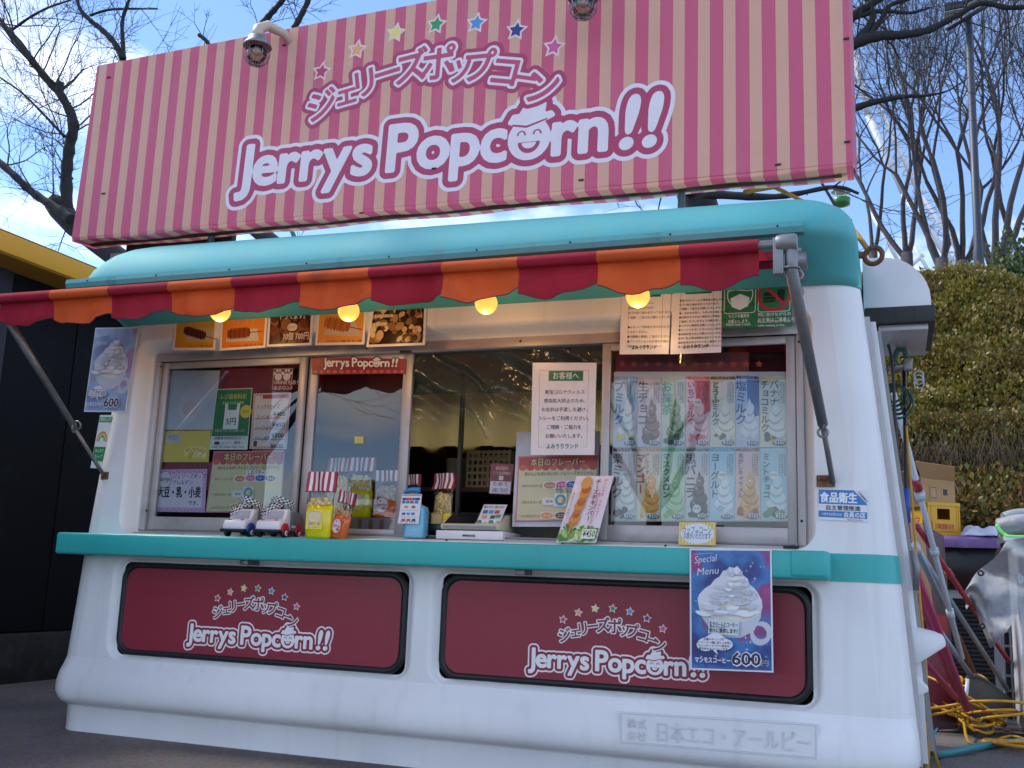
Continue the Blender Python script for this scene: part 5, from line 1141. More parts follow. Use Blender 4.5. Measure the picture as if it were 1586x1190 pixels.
def popcorn_bag(label, pos, w, h, lower, corn, group, rz=0.0, tilt=0.0, fill=.55, clear_gap=True, lowfrac=.5, hd=.22):
    T = thing('popcorn_bag', label, 'popcorn bag', pos, group); T['_o'] = (0, 0, 0); n = 24
    rb = random.Random(label)
    def ring(z, ww, dd, sx=0.0):
        out = []
        for i in range(n):
            a = 2*pi*i/n; c_, s_ = cos(a), sin(a)
            out.append((sx+ww/2*math.copysign(abs(c_)**.7, c_), dd/2*math.copysign(abs(s_)**.9, s_)*(1+.12*sin(5*a+z*60)), z))
        return out
    depth = w*.40
    prof = [(0, .78, .5), (.05, .86, .8), (.2, .90, 1), (.38, .92, .9), (lowfrac, .93, .72), (.60, .93, .5), (.68, .95, .3), (1-hd, .99, .12)]
    lo = [q for q in prof if q[0] <= lowfrac]; up = [q for q in prof if q[0] >= lowfrac]
    rs = [ring(z*h, w*a, depth*b_) for z, a, b_ in lo]
    m = MB(); m.loft(rs, lower, True, True); m.build('pouch', T)
    m = MB(); m.loft([ring(z*h, w*a, depth*b_) for z, a, b_ in up], M_film, True, False); m.build('clear_window', T)
    m = MB(); m.loft([ring(z*h, w*a*.93, depth*b_*.86) for z, a, b_ in ((lowfrac-.02, .93, .8), (lowfrac+.05, .92, .68), (fill+.06, .8, .5), (fill+.10, .5, .3))], corn, True, True)
    for i in range(60):
        zz = rb.uniform(lowfrac-.01, fill+.10)*h; k = (zz/h-lowfrac)/.35; ww = w*(.9-.45*max(0, k)); m.sphere((rb.uniform(-.42, .42)*ww, rb.choice((-1, -1, 1))*depth*.36*(1-.6*max(0, k))*rb.uniform(.5, 1), zz), rb.uniform(.006, .011), corn, 6, 4)
    m.build('popcorn', T)
    st = 11
    m = MB()
    for i in range(st):
        u0, u1 = -w*.5+w*i/st, -w*.5+w*(i+1)/st; mt = M_hr if i % 2 == 0 else M_hw
        f = lambda u, z: .009*sin(u*60+z*14)+.006*sin(z*46)+(.012*(z/h-.7) if z > .7*h else 0)
        rows = [(1-hd-.03)*h, (1-hd*.5)*h, h]
        for y0, dr in ((-.006, 1), (.004, -1)):
            vs = [(u, y0+f(u, z)*(1 if z < h else .5), z+(0.006 if i % 2 and z < .9*h else 0)*(1 if z == rows[0] else 0)) for z in rows for u in (u0, u1)]
            m.add(vs, [(0, 1, 3, 2), (2, 3, 5, 4)], mt, True)
    m.build('striped_header', T)
    # printed badge
    S = Sheet('bag_label', None, None, [(-w*.36, -depth*.515, h*.40), (w*.22, -depth*.515, h*.40), (w*.22, -depth*.515, h*.14), (-w*.36, -depth*.515, h*.14)], .0005, parent=T, material=lower)
    W, H = S.W, S.H
    if lower is M_ry: S.poly([(W*.2, H*.1), (W*.8, H*.06), (W*.95, H*.85), (W*.75, H*.99), (W*.3, H*1.0), (W*.06, H*.85)], '#d8a08a'); S.poly([(W*.23, H*.13), (W*.77, H*.1), (W*.91, H*.84), (W*.74, H*.95), (W*.32, H*.96), (W*.1, H*.84)], '#e8d8b0'); S.text('Jerrys', W*.5, H*.25, H*.26, '#b03a3c', 'c', .02, fit=W*.62)
    else: S.ell(W*.5, H*.5, W*.44, H*.6, '#c23a4c'); S.ell(W*.5, H*.5, W*.41, H*.56, '#eadfe2'); S.text('Jerrys', W*.5, H*.4, H*.4, '#a02c44', 'c', .02, fit=W*.7); S.star(W*.4, H*.85, H*.1, '#c23a4c')
    S.done()
    T.rotation_euler = (tilt, 0, rz); return T
GB = 'popcorn bags at the counter'
p = Y(494, 836, -.05); popcorn_bag('yellow popcorn bag with striped header standing on the counter', (p.x, -.06, CT), .147, .312, M_ry, M_pc, GB, rz=.05, lowfrac=.50, hd=.28, fill=.49)
p = Y(526, 836, -.03); T = popcorn_bag('orange popcorn bag with its striped header slumped to the right', (p.x, -.045, CT), .105, .225, M_ro, M_pk, GB, rz=-.25, lowfrac=.52, hd=.24, fill=.5); T.rotation_euler = (0, .22, -.25)
GI = 'popcorn bags inside the second window'
zsh = 1.09
b = MB(); b.box((-2.73, .17, .99), (-2.2, .34, zsh-.002), mat('bag_rack', '#8a7f84', .5, .2, var=.1)); 
for i in range(9): b.box((-2.72+i*.058, .168, .995), (-2.70+i*.058, .1705, zsh-.01), mat('bag_rack_rib', '#6b4a4a', .6))
tag(b.build('bag_rack', org=(-2.46, .25, .99)), 'low ribbed rack holding popcorn bags behind the second window', 'rack')
popcorn_bag('yellow popcorn bag at the far left inside the second window', (-2.61, .27, zsh), .13, .30, M_ry, M_pc, GI, lowfrac=.42, fill=.6)
popcorn_bag('tall yellow popcorn bag in the middle inside the second window', (-2.475, .255, zsh), .145, .30, M_ry, M_pc, GI, rz=.1, lowfrac=.45, fill=.6)
popcorn_bag('caramel popcorn bag with round white badge inside the second window', (-2.33, .25, zsh), .135, .235, M_ro, M_pk, GI, rz=.12, lowfrac=.36, fill=.56)
popcorn_bag('maroon popcorn bag at the right edge inside the second window', (-2.22, .3, zsh), .11, .22, M_rp, M_pk, GI, rz=-.2, lowfrac=.3, fill=.56)
popcorn_bag('yellow popcorn bag behind the hand sanitiser in the hatch', (-2.06, .33, .99), .13, .33, M_ry, M_pc, GI, rz=-.3, lowfrac=.4, fill=.6)

# hand sanitiser
p = Y(642, 812, .06); px_, py_ = p.x, .075; zz = .992
T = thing('sanitiser_bottle', 'clear blue pump bottle of hand sanitiser in the hatch', 'pump bottle', (px_, py_, zz))
M_sb = mat('sanitiser_blue', '#6fb6d8', .15, var=.05, spec=.6); M_pb = mat('pump_blue', '#2f8fd0', .3)
m = MB(); m.loft([[(px_+x, py_+y, zz+z) for x, y in rrect(-a, a, -.036, .036, .02, 4)] for a, z in ((.05, 0), (.053, .01), (.053, .13), (.046, .145), (.02, .155), (.018, .16))], M_sb, True, True); m.build('bottle', T)
m = MB(); m.lathe([(.021, .158), (.021, .18), (.012, .184), (.012, .2), (.006, .2), (.006, .215)], (px_, py_, zz), M_pb, 14); m.build('screw_cap', T)
m = MB(); m.tube([(px_+.012, py_, zz+.222), (px_-.03, py_-.01, zz+.224), (px_-.055, py_-.015, zz+.216), (px_-.06, py_-.016, zz+.19)], [.014, .011, .008, .006], M_pb, 8); m.build('pump_head', T)
sh = Sheet('payment_card', 'white card of payment symbols propped before the sanitiser', 'card', quad_px([(623, 765.5), (653.5, 765.5), (648, 811.5), (616, 811)], [.045, .045, .02, .02]), .002, '#dfe3ea'); W, H = sh.W, sh.H
sh.rect(.002, H*.93, W-.002, H-.002, '#8fa4c0'); rg = random.Random(3)
for v in (.68, .44, .22): sh.rect(W*.08, H*v, W*.92, H*(v+.008), '#3a3f4a')
for (u, v, c_) in ((.14, .83, '#2c3f6c'), (.32, .83, '#c03a3c'), (.5, .83, '#d8403c'), (.68, .83, '#2c6cb4'), (.84, .83, '#2a3a5c'), (.14, .73, '#4a6aa0'), (.35, .73, '#2f8ac0'), (.55, .73, '#8a5a6c'), (.78, .73, '#3a7ac0'), (.3, .56, '#c09a4a'), (.66, .56, '#6a6a74'), (.22, .33, '#3a6ab0'), (.45, .33, '#4a9ad0'), (.68, .33, '#2c7ac0'), (.25, .12, '#c23a4a'), (.5, .12, '#d0444a'), (.75, .12, '#3a3a44')): sh.rr(W*u-.009, H*v-.006, W*u+.009, H*v+.006, .002, c_, 5)
sh.text('QR  Pay  Edy  iD', W*.1, H*.04, .012, '#3a3f4a', 'l'); sh.done()
# coin tray, register on its drawer
p = Y(672, 808, .1); T = thing('coin_tray', 'black coin tray between the sanitiser and the register', 'tray', (p.x, .13, .992)); x, y, z = p.x, .13, .992
m = MB(); m.box((x-.07, y-.05, z), (x+.07, y+.06, z+.012), M_tb); m.box((x-.07, y+.05, z+.012), (x+.07, y+.06, z+.035), M_tb); m.build('tray_base', T, bevel=.003)
m = MB(); m.box((x-.062, y+.0, z+.035), (x+.062, y+.058, z+.072), mat('terminal_black', '#22242a', .3)); m.build('card_terminal', T, bevel=.008)
p = Y(738, 812, .1); x, y, z = -1.885+.0, .17, .992; x = Y(738, 800, .15).x
T = thing('cash_register', 'cream and black cash register on a white cash drawer', 'cash register', (x, y, z))
M_rg = mat('register_cream', '#cfc9ae', .4, var=.06)
m = MB(); m.box((x-.165, y-.1, z), (x+.165, y+.14, z+.04), M_tw); m.build('cash_drawer', T, bevel=.004)
m = MB(); m.tube([(x-.03, y-.101, z+.018), (x+.03, y-.101, z+.018)], .005, M_alud, 6); m.build('drawer_handle', T)
m = MB(); m.loft([[(x+a, y-.095, z+.045), (x+a, y-.1, z+.065), (x+a, y+.0, z+.115), (x+a, y+.1, z+.125), (x+a, y+.12, z+.045)] for a in (-.145, -.14, .135, .14)], M_rg, True, True); m.build('register_body', T, bevel=.008)
m = MB(); m.add([(x-.13, y-.0905, z+.0735), (x+.02, y-.0905, z+.0735), (x+.02, y-.002, z+.1185), (x-.13, y-.002, z+.1185)], [(0, 1, 2, 3)], M_tb); m.build('display_window', T)
m = MB()
for i in range(5):
    for j in range(3): m.box((x+.032+i*.019, y-.08+j*.026, z+.078+j*.013), (x+.046+i*.019, y-.062+j*.026, z+.090+j*.013), M_tw if (i+j) % 3 else mat('register_key_green', '#3a8a6c', .4))
m.build('key', T, kind='stuff')
m = MB(); m.box((x-.13, y-.102, z+.05), (x+.13, y-.098, z+.063), mat('register_grey', '#8a8c92', .4)); m.build('front_strip', T)
sh = Sheet('price_sticker_card', 'small card of stickers propped on the right end of the register', 'card', [(x+.035, y-.02, z+.165), (x+.15, y-.02, z+.165), (x+.14, y-.075, z+.085), (x+.025, y-.075, z+.085)], .001, '#cfd3da'); W, H = sh.W, sh.H
sh.text('電子マネー使えます', W*.06, H*.78, .016, '#2c3140', 'l', .02, fit=W*.85)
for (u, v, c_) in ((.2, .55, '#3a6ab0'), (.45, .55, '#4a9ad0'), (.7, .55, '#c04a5a'), (.25, .25, '#d8a04a'), (.6, .25, '#1f6a4c'), (.82, .3, '#4a9a6c')): sh.rr(W*u-.012, H*v-.01, W*u+.012, H*v+.01, .004, c_, 4)
sh.done()
sh = Sheet('reward_notice', 'small maroon and white notice standing behind the register', 'notice', quad_px([(760.6, 718), (796, 719), (790.6, 766.5), (757, 765)], .3), .002, '#7a4044'); W, H = sh.W, sh.H
sh.rect(.004, .004, W-.004, H*.42, '#cfd0da'); sh.rr(W*.2, H*.78, W*.8, H*.93, .012, '#a8605a'); sh.text('ポイントカード', W*.5, H*.8, .018, '#e0d0c8', 'c', .01, fit=W*.52); sh.text('アプリ会員募集中', W*.5, H*.64, .018, '#d8b0a8', 'c', .01, fit=W*.8); sh.rect(W*.4, H*.46, W*.6, H*.6, '#cfc6c8')
sh.lines(['ためて', 'お得にごほうび'], W*.5, H*.28, .022, .03, '#5a4a8a', 'c', .015, fit=W*.7); sh.done()
# on the shelf inside: basket and cups
bx = Y(762, 692, 1.25)
T = thing('wire_basket', 'cream lattice basket on the shelf inside the kiosk', 'basket', (bx.x, 1.3, 1.326)); M_bk = mat('basket_cream', '#c2ac84', .5, var=.1)
m = MB(); x0, x1, z0_, z1_ = bx.x-.135, bx.x+.135, 1.326, 1.545
for y_ in (1.2, 1.42):
    for i in range(9): m.box((x0+i*(x1-x0-.014)/8, y_, z0_), (x0+.014+i*(x1-x0-.014)/8, y_+.006, z1_), M_bk)
    for j in range(6): m.box((x0+.001, y_+.0005, z0_+j*(z1_-z0_-.02)/5), (x1-.001, y_+.0055, z0_+.016+j*(z1_-z0_-.02)/5), M_bk)
for x_ in (x0, x1-.006): m.box((x_, 1.206, z0_), (x_+.006, 1.42, z1_-.002), M_bk)
m.build('lattice', T)
m = MB(); m.box((x0, 1.2, z0_), (x1, 1.426, z0_+.006), M_bk); m.build('basket_floor', T)
for xq, r_, c_, lb in ((706, .055, '#c2ac90', 'stack of cream paper cups on the shelf inside'), (726, .06, '#6a5f50', 'grey canister on the shelf inside')):
    c = Y(xq, 700, 1.3); m = MB(); m.lathe([(r_*.8, 0), (r_, .16), (r_*1.04, .165), (r_*1.04, .18), (r_*.9, .18)], (c.x, 1.3, 1.326), mat('cup_'+c_[1:], c_, .5, var=.1), 16); o = m.build('paper_cup_stack' if r_ < .057 else 'canister', org=(c.x, 1.3, 1.326)); tag(o, lb, 'cups' if r_ < .057 else 'canister')
# ------------------------------------------------------------------ black building at the left
M_nav = mat('navy_cladding', '#0a0d15', .75, spec=.2, var=.12, vscale=1.2, dirt='#2a2c33', dirt_amt=.35, dscale=1.5)
M_yel = mat('yellow_fascia_paint', '#d89a1e', .5, var=.08, vscale=2)
B = thing('black_building', 'black clad building with a yellow roof edge beyond the kiosk', 'building', (-5.7, 2, 0)); bx_ = -5.68
m = MB(); y0_ = -4.0
edges_ = [-4, -1.2, .2, .98, 1.62, 2.4, 3.2, 4, 5.5]
m.box((-9, -4, 0), (bx_-.02, 5.5, 2.79), M_nav); m.build('wall', B)
for a_, b2 in zip(edges_, edges_[1:]):
    m = MB(); m.box((bx_-.02, a_+.006, .34), (bx_+(.0 if a_ > .9 else .012), b2-.006, 2.78), M_nav if a_ != .2 else mat('slate_cladding', '#2a2f3a', .7, var=.1)); m.build('wall_panel', B, bevel=.004)
m = MB(); m.box((bx_-.02, -4, 0), (bx_+.05, 5.5, .33), mat('dark_plinth', '#17181c', .6, var=.2, dirt='#4a4a4c', dirt_amt=.5, dscale=4)); m.build('plinth', B, bevel=.006)
m = MB(); m.box((bx_-.3, -4.1, 2.79), (-5.38, 5.7, 2.925), M_yel); m.box((-9, -4.05, 2.925), (-5.42, 5.65, 2.95), M_nav); m.build('roof_fascia', B, bevel=.006)
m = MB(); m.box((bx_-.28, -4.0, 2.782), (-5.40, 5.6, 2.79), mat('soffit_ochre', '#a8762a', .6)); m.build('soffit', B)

# ------------------------------------------------------------------ bank behind: hedges
def leaf_mat(name, cols, rough=.5):
    m, t, b_ = base_mat(name); n = t.nodes.new; l = t.links.new
    g = n('ShaderNodeObjectInfo'); geo = n('ShaderNodeNewGeometry')
    r = n('ShaderNodeValToRGB'); r.color_ramp.elements[0].color = (*rgb(cols[0]), 1); r.color_ramp.elements[1].color = (*rgb(cols[-1]), 1)
    for i, c in enumerate(cols[1:-1]): q = r.color_ramp.elements.new((i+1)/(len(cols)-1)); q.color = (*rgb(c), 1)
    l(geo.outputs['Random Per Island'], r.inputs[0])
    tcn = n('ShaderNodeTexCoord'); no = n('ShaderNodeTexNoise'); no.inputs['Scale'].default_value = 1.3; no.inputs['Detail'].default_value = 6; no.inputs['Roughness'].default_value = .65; l(tcn.outputs['Object'], no.inputs['Vector'])
    mr = n('ShaderNodeMapRange'); mr.inputs['From Min'].default_value = .35; mr.inputs['From Max'].default_value = .65; l(no.outputs['Fac'], mr.inputs['Value'])
    mxn = n('ShaderNodeMix'); mxn.data_type = 'RGBA'; mxn.inputs['B'].default_value = (*rgb('#5f4a28'), 1)
    ml = n('ShaderNodeMath'); ml.operation = 'MULTIPLY'; ml.inputs[1].default_value = .7; l(mr.outputs[0], ml.inputs[0]); l(ml.outputs[0], mxn.inputs['Factor']); l(r.outputs[0], mxn.inputs['A'])
    l(mxn.outputs['Result'], b_.inputs['Base Color']); b_.inputs['Roughness'].default_value = rough
    b_.inputs['Transmission Weight'].default_value = 0
    tl = n('ShaderNodeBsdfTranslucent'); l(mxn.outputs['Result'], tl.inputs[0]); ms = n('ShaderNodeMixShader'); ms.inputs[0].default_value = .25
    out = [q for q in t.nodes if q.type == 'OUTPUT_MATERIAL'][0]; l(b_.outputs[0], ms.inputs[1]); l(tl.outputs[0], ms.inputs[2]); l(ms.outputs[0], out.inputs[0])
    return m
M_leaf = leaf_mat('hedge_leaf', ['#4c5a28', '#76792f', '#8f8836', '#a8923c', '#666c30', '#94773a', '#7f8036'])
M_leaf2 = leaf_mat('low_hedge_leaf', ['#4d5a2c', '#6f7436', '#8c813c', '#a07a42', '#5f6836', '#936640'])
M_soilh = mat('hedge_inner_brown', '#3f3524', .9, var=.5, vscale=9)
M_twig = mat('dead_twig', '#6b5a48', .8, var=.3)
rng = np.random.default_rng(5)
def leaves(name, pts, nrm, size, m, parent, seed=0, label=None):
    """one mesh of many small folded leaves"""
    r = np.random.default_rng(seed); n = len(pts)
    d = nrm*.8+r.normal(0, .62, (n, 3)); d[:, 2] += .45; d /= np.linalg.norm(d, axis=1)[:, None]
    s = np.cross(d, r.normal(0, 1, (n, 3))); s /= np.linalg.norm(s, axis=1)[:, None]
    Ls = (size*r.uniform(.6, 1.35, n))[:, None]; up = np.cross(s, d)
    a = pts; b_ = pts+d*Ls*.55+s*Ls*.33-up*Ls*.05; c = pts+d*Ls; e = pts+d*Ls*.55-s*Ls*.33-up*Ls*.05
    V = np.stack([a, b_, c, e], 1).reshape(-1, 3); o = np.array(parent.get('_o', (0, 0, 0)))
    me = bpy.data.meshes.new(name); me.vertices.add(4*n); me.vertices.foreach_set('co', (V-o).astype(np.float32).ravel())
    me.loops.add(6*n); me.polygons.add(2*n)
    i0 = np.arange(n)*4; F = np.stack([i0, i0+1, i0+2, i0, i0+2, i0+3], 1).ravel()
    me.loops.foreach_set('vertex_index', F.astype(np.int32)); me.polygons.foreach_set('loop_start', np.arange(0, 6*n, 3).astype(np.int32)); me.polygons.foreach_set('loop_total', np.full(2*n, 3, np.int32))
    me.materials.append(m); me.update(); me.validate()
    ob = bpy.data.objects.new(name, me); COL.objects.link(ob); ob.parent = parent; ob['_o'] = tuple(o); ob['kind'] = 'stuff'; return ob
def fbm(x, y, s):
    v = 0
    for k, (f, a) in enumerate(((.8, .8), (2.1, .7), (4.6, .5), (10, .3))): v = v+a*np.sin(x*f*1.3+s+k*1.7+np.sin(y*f+k))*np.sin(y*f*1.1+s*2+k*2.3+np.sin(x*f*.7))
    return v
def hedge(name, label, prof, x0, x1, amp, n, size, m, seed, cat='hedge'):
    """prof: (y, z) polyline from the foot to the top and over the back"""
    P = np.array(prof, float); seg = np.hypot(*np.diff(P, axis=0).T); cum = np.concatenate([[0], np.cumsum(seg)])/seg.sum()
    r = np.random.default_rng(seed)
    def surf(t, x):
        y = np.interp(t, cum, P[:, 0]); z = np.interp(t, cum, P[:, 1]); k = np.clip(np.searchsorted(cum, t)-1, 0, len(seg)-1)
        d = np.diff(P, axis=0)[k]; nn = np.stack([np.zeros_like(t), -d[:, 1], d[:, 0]], 1); nn /= np.linalg.norm(nn, axis=1)[:, None]
        disp = amp*fbm(x*1.4, t*seg.sum()*1.4, seed); z = z-np.clip(x-.85, 0, 2)*.42*np.clip((z-3.2)/1.4, 0, 1)
        p = np.stack([x, y, z], 1)+nn*disp[:, None]; return p, nn
    H = thing(name, label, cat, ((x0+x1)/2, P[0, 0], max(0, P[0, 1])))
    nu, nv = 90, 50; tt, xx = np.meshgrid(np.linspace(0, 1, nv), np.linspace(x0, x1, nu), indexing='ij')
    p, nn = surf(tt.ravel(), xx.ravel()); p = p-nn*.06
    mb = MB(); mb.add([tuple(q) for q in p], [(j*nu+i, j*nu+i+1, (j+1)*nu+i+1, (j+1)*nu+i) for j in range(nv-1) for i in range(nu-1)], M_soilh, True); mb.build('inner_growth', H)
    t = r.uniform(0, 1, n); x = r.uniform(x0, x1, n); p, nn = surf(t, x); p = p+nn*r.uniform(-.07, .045, n)[:, None]
    # leaves come in tufts
    tuft = r.integers(0, n, n); k = r.random(n) < .72; p[k] = p[tuft[k]//6*6]+r.normal(0, size*.75, (k.sum(), 3)); 
    leaves('foliage', p, nn, size, m, H, seed); return H, surf
HX0, HX1 = -.9, 2.4
up, sf = hedge('azalea_hedge', 'tall clipped azalea bank with yellow green leaves behind the kiosk', [(6.15, 2.05), (6.3, 2.35), (7.6, 3.55), (8.7, 4.55), (9.3, 4.8), (10.2, 4.85)], HX0, HX1, .085, 105000, .052, M_leaf, 3)
lo_, sf2 = hedge('low_hedge', 'low reddish hedge in front of the twiggy gap', [(5.35, .0), (5.25, .9), (5.35, 1.5), (5.7, 1.78), (6.1, 1.85)], HX0, HX1, .07, 36000, .06, M_leaf2, 8)
# twiggy brown gap between the hedges
T = thing('twig_gap', 'band of bare brown twigs between the two hedges', 'shrub', (.7, 6.0, 1.8))
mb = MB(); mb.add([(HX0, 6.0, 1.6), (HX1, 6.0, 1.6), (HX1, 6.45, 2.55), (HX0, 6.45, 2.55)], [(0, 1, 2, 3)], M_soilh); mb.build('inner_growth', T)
mb = MB(); rt = random.Random(6)
for i in range(1500):
    x = rt.uniform(-.2, 2.2); p = Vector((x, 5.95+rt.uniform(-.05, .1), rt.uniform(1.65, 2.1))); q = p+Vector((rt.uniform(-.1, .1), rt.uniform(-.08, .12), rt.uniform(.05, .3)))
    mb.tube([p, p.lerp(q, .5)+Vector((rt.uniform(-.02, .02), 0, 0)), q], [.004, .003, .002], M_twig, 3, cap=False)
o = mb.build('bare_twig', T, kind='stuff')
rr_ = np.random.default_rng(12); n = 11000; pts = np.stack([rr_.uniform(-.2, 2.3, n), rr_.uniform(5.85, 6.15, n), rr_.uniform(1.7, 2.5, n)], 1); pts[:, 1] += (pts[:, 2]-1.75)*.4
leaves('sparse_leaf', pts, np.tile([0, -.7, .7], (n, 1)), .05, M_leaf2, T, 12)
# looser bush at the top right
T = thing('loose_bush', 'loose blue green bush showing sky through it at the right top of the bank', 'bush', (1.75, 10.6, 4.6))
n = 5200; c0 = np.array([[1.55, 10.5, 4.95], [1.9, 10.5, 5.2], [2.15, 10.7, 4.9], [1.35, 10.5, 4.7]]); k = rr_.integers(0, 4, n); pts = c0[k]+rr_.normal(0, 1, (n, 3))*np.array([.2, .2, .2])
cl = rr_.integers(0, n, n)//22*22; pts = pts[cl]+rr_.normal(0, .05, (n, 3))
leaves('foliage', pts, np.tile([0, -.5, .5], (n, 1)), .07, leaf_mat('bush_leaf', ['#31462c', '#4d6a3c', '#5f7a48', '#3c5640']), T, 4)
mb = MB()
for i in range(40): a = Vector((1.75+rt.uniform(-.2, .2), 10.6, 4.3)); q = Vector(c0[i % 4])+Vector((rt.gauss(0, .2), rt.gauss(0, .15), rt.gauss(0, .2))); mb.tube([a, a.lerp(q, .5)+Vector((rt.uniform(-.1, .1), 0, 0)), q], [.012, .008, .003], M_twig, 4, cap=False)
mb.build('branch', T)
# bank of earth under and behind the hedges
mb = MB(); mb.add([(-14, 5.6, -.02), (14, 5.6, -.02), (14, 6.3, 1.55), (-14, 6.3, 1.55), (14, 9.4, 4.4), (-14, 9.4, 4.4), (14, 40, 4.5), (-14, 40, 4.5)], [(0, 1, 2, 3), (3, 2, 4, 5), (5, 4, 6, 7)], mat('earth_bank', '#4a3c2a', .95, var=.4, vscale=3, bump=.5, bscale=8))
tag(mb.build('bank'), 'earth bank rising behind the kiosk', None, kind='structure')

# ------------------------------------------------------------------ bare trees
M_bark = mat('dark_bark', '#2c2a2c', .9, var=.4, vscale=14, bump=.6, bscale=30)
M_bark2 = mat('grey_bark', '#4a4448', .9, var=.35, vscale=14, bump=.5, bscale=30)
def spline(P, n=6):
    P = [Vector(p) for p in P]; out = []
    for k in range(len(P)-1):
        p0, p1, p2, p3 = P[max(k-1, 0)], P[k], P[k+1], P[min(k+2, len(P)-1)]
        for i in range(n): f = i/n; out.append(.5*((2*p1)+(p2-p0)*f+(2*p0-5*p1+4*p2-p3)*f*f+(3*p1-p0-3*p2+p3)*f**3))
    return out+[P[-1]]
def grow(mb, p, d, ln, r, lev, rn, spread, m, upb=.12, sides=None, droop=0, minr=.0025):
    """a limb that bends, then forks"""
    n = 5 if lev > 1 else 4; pts = [p]; rs = [r]; q = p.copy(); dd = d.copy(); tip = r*.68
    for i in range(n):
        dd = (dd+Vector((rn.gauss(0, .10), rn.gauss(0, .10), rn.gauss(0, .07)+upb*.3))).normalized(); q = q+dd*(ln/n); pts.append(q); rs.append(r+(tip-r)*(i+1)/n)
        if lev > 0 and lev < 5 and i in (1, 2, 3) and rn.random() < .40:
            s = dd.orthogonal().normalized(); s.rotate(__import__('mathutils').Quaternion(dd, rn.uniform(0, 6.28))); grow(mb, q, (dd*.8+s*rn.uniform(.5, .9)).normalized(), ln*rn.uniform(.4, .65), max(minr, r*.38), min(lev-1, 2), rn, spread, m, upb, sides, droop, minr)
    mb.tube(pts, rs, m, 7 if r > .05 else 5 if r > .015 else 3, cap=False)
    if lev <= 0: return
    k = 2 if rn.random() < .75 else 3; a0 = rn.uniform(0, 6.28)
    for i in range(k):
        s = dd.orthogonal().normalized(); s.rotate(__import__('mathutils').Quaternion(dd, a0+6.28*i/k+rn.gauss(0, .3)))
        nd = (dd+s*spread*rn.uniform(.6, 1.3)+Vector((0, 0, upb))).normalized()
        grow(mb, q, nd, ln*rn.uniform(.66, .9), max(minr, tip*rn.uniform(.62, .9)), lev-1, rn, spread, m, upb, sides, droop, minr)
def tree_obj(label, base, trunk, limbs, m, seed, twigs=True, lev=2, twig_len=.5, tw_r=.01, name='bare_tree', group=None, dens=1.0, cat='tree'):
    """trunk and limbs are polylines of (point, radius)"""
    T = thing(name, label, cat, base, group); rn = random.Random(seed)
    mb = MB()
    for pl in trunk: P = spline([p for p, r in pl]); R_ = np.interp(np.linspace(0, len(pl)-1, len(P)), range(len(pl)), [r for p, r in pl]); mb.tube(P, [float(x)*(1+.12*sin(i*1.7)) for i, x in enumerate(R_)], m, 9)
    mb.build('trunk', T)
    ml = MB(); mt = MB()
    for pl in trunk+limbs:
        P = spline([p for p, r in pl]); R_ = np.interp(np.linspace(0, len(pl)-1, len(P)), range(len(pl)), [r for p, r in pl])
        if pl in limbs: ml = MB(); ml.tube(P, [float(x)*(1+.1*sin(i*1.9)) for i, x in enumerate(R_)], m, 8); ml.build('limb', T)
        if twigs:
            for i in range(1, len(P)):
                if rn.random() < .38*dens:
                    d = (P[i]-P[i-1]).normalized(); s = d.orthogonal().normalized(); s.rotate(__import__('mathutils').Quaternion(d, rn.uniform(0, 6.28)))
                    grow(mt, P[i], (s+d*rn.uniform(-.1, .9)+Vector((0, 0, .3))).normalized(), twig_len*rn.uniform(.4, 1.2), min(tw_r, R_[i]*.5), lev, rn, .55, m, .1)
                if rn.random() < .3: # knots and spurs
                    s = Vector((rn.gauss(0, 1), rn.gauss(0, 1), rn.gauss(0, 1))).normalized(); mt.tube([P[i], P[i]+s*R_[i]*1.35], [R_[i]*.4, R_[i]*.2], m, 5)
    if mt.f: mt.build('twig', T, kind='stuff')
    return T
def pp(y, *a): return [(Y(px, py, y), r) for px, py, r in a]
# left: gnarled cherry tree
yl = 5.2
tr = [[(Vector((-4.55, 5.6, 0)), .2), (Vector((-4.6, 5.4, 1.6)), .17)]+pp(yl, (118, 350, .13), (104, 322, .085))]
lm = [pp(yl, (104, 330, .075), (103, 270, .070), (108, 225, .067), (114, 190, .063), (96, 150, .054), (70, 120, .05), (40, 82, .045), (8, 42, .04), (-20, 10, .036)),
      pp(yl-.3, (110, 340, .062), (85, 322, .055), (50, 298, .05), (22, 272, .046), (-8, 245, .043)),
      pp(yl, (92, 143, .05), (93, 128, .05)), pp(yl-.1, (100, 212, .02), (70, 180, .016), (35, 145, .013), (0, 120, .010)),
      pp(yl+.2, (14, 50, .02), (45, 28, .018), (75, 12, .015), (110, 0, .012))]
tree_obj('gnarled bare cherry tree with two thick limbs left of the roof sign', (-4.55, 5.6, 0), tr, lm, M_bark, 21, twig_len=.62, tw_r=.012, dens=1.15, lev=3)
ym = 4.2
tr = [[(Vector((-3.1, 4.4, 0)), .15), (Vector((-3.4, 4.3, 2.0)), .11)]+pp(ym, (205, 190, .07), (192, 95, .042))]
lm = [pp(ym, (190, 92, .036), (176, 65, .034), (155, 44, .03), (140, 32, .027), (124, 14, .022), (118, -10, .02)), pp(ym, (192, 92, .026), (190, 60, .024), (190, 30, .021), (203, -8, .018)),
      pp(ym, (140, 24, .016), (165, 16, .015), (190, 14, .014), (244, 14, .008)), pp(ym+.2, (400, 45, .035), (412, 30, .034), (428, 12, .03), (445, -8, .028)), pp(ym+.2, (455, 45, .033), (466, 25, .031), (478, 0, .028), (484, -15, .026)), pp(ym, (326, 72, .02), (318, 62, .022), (308, 54, .022))]
tree_obj('pruned bare tree rising behind the left half of the roof sign', (-3.1, 4.4, 0), tr, lm, M_bark, 5, twig_len=.28, tw_r=.006, dens=.75, lev=2)
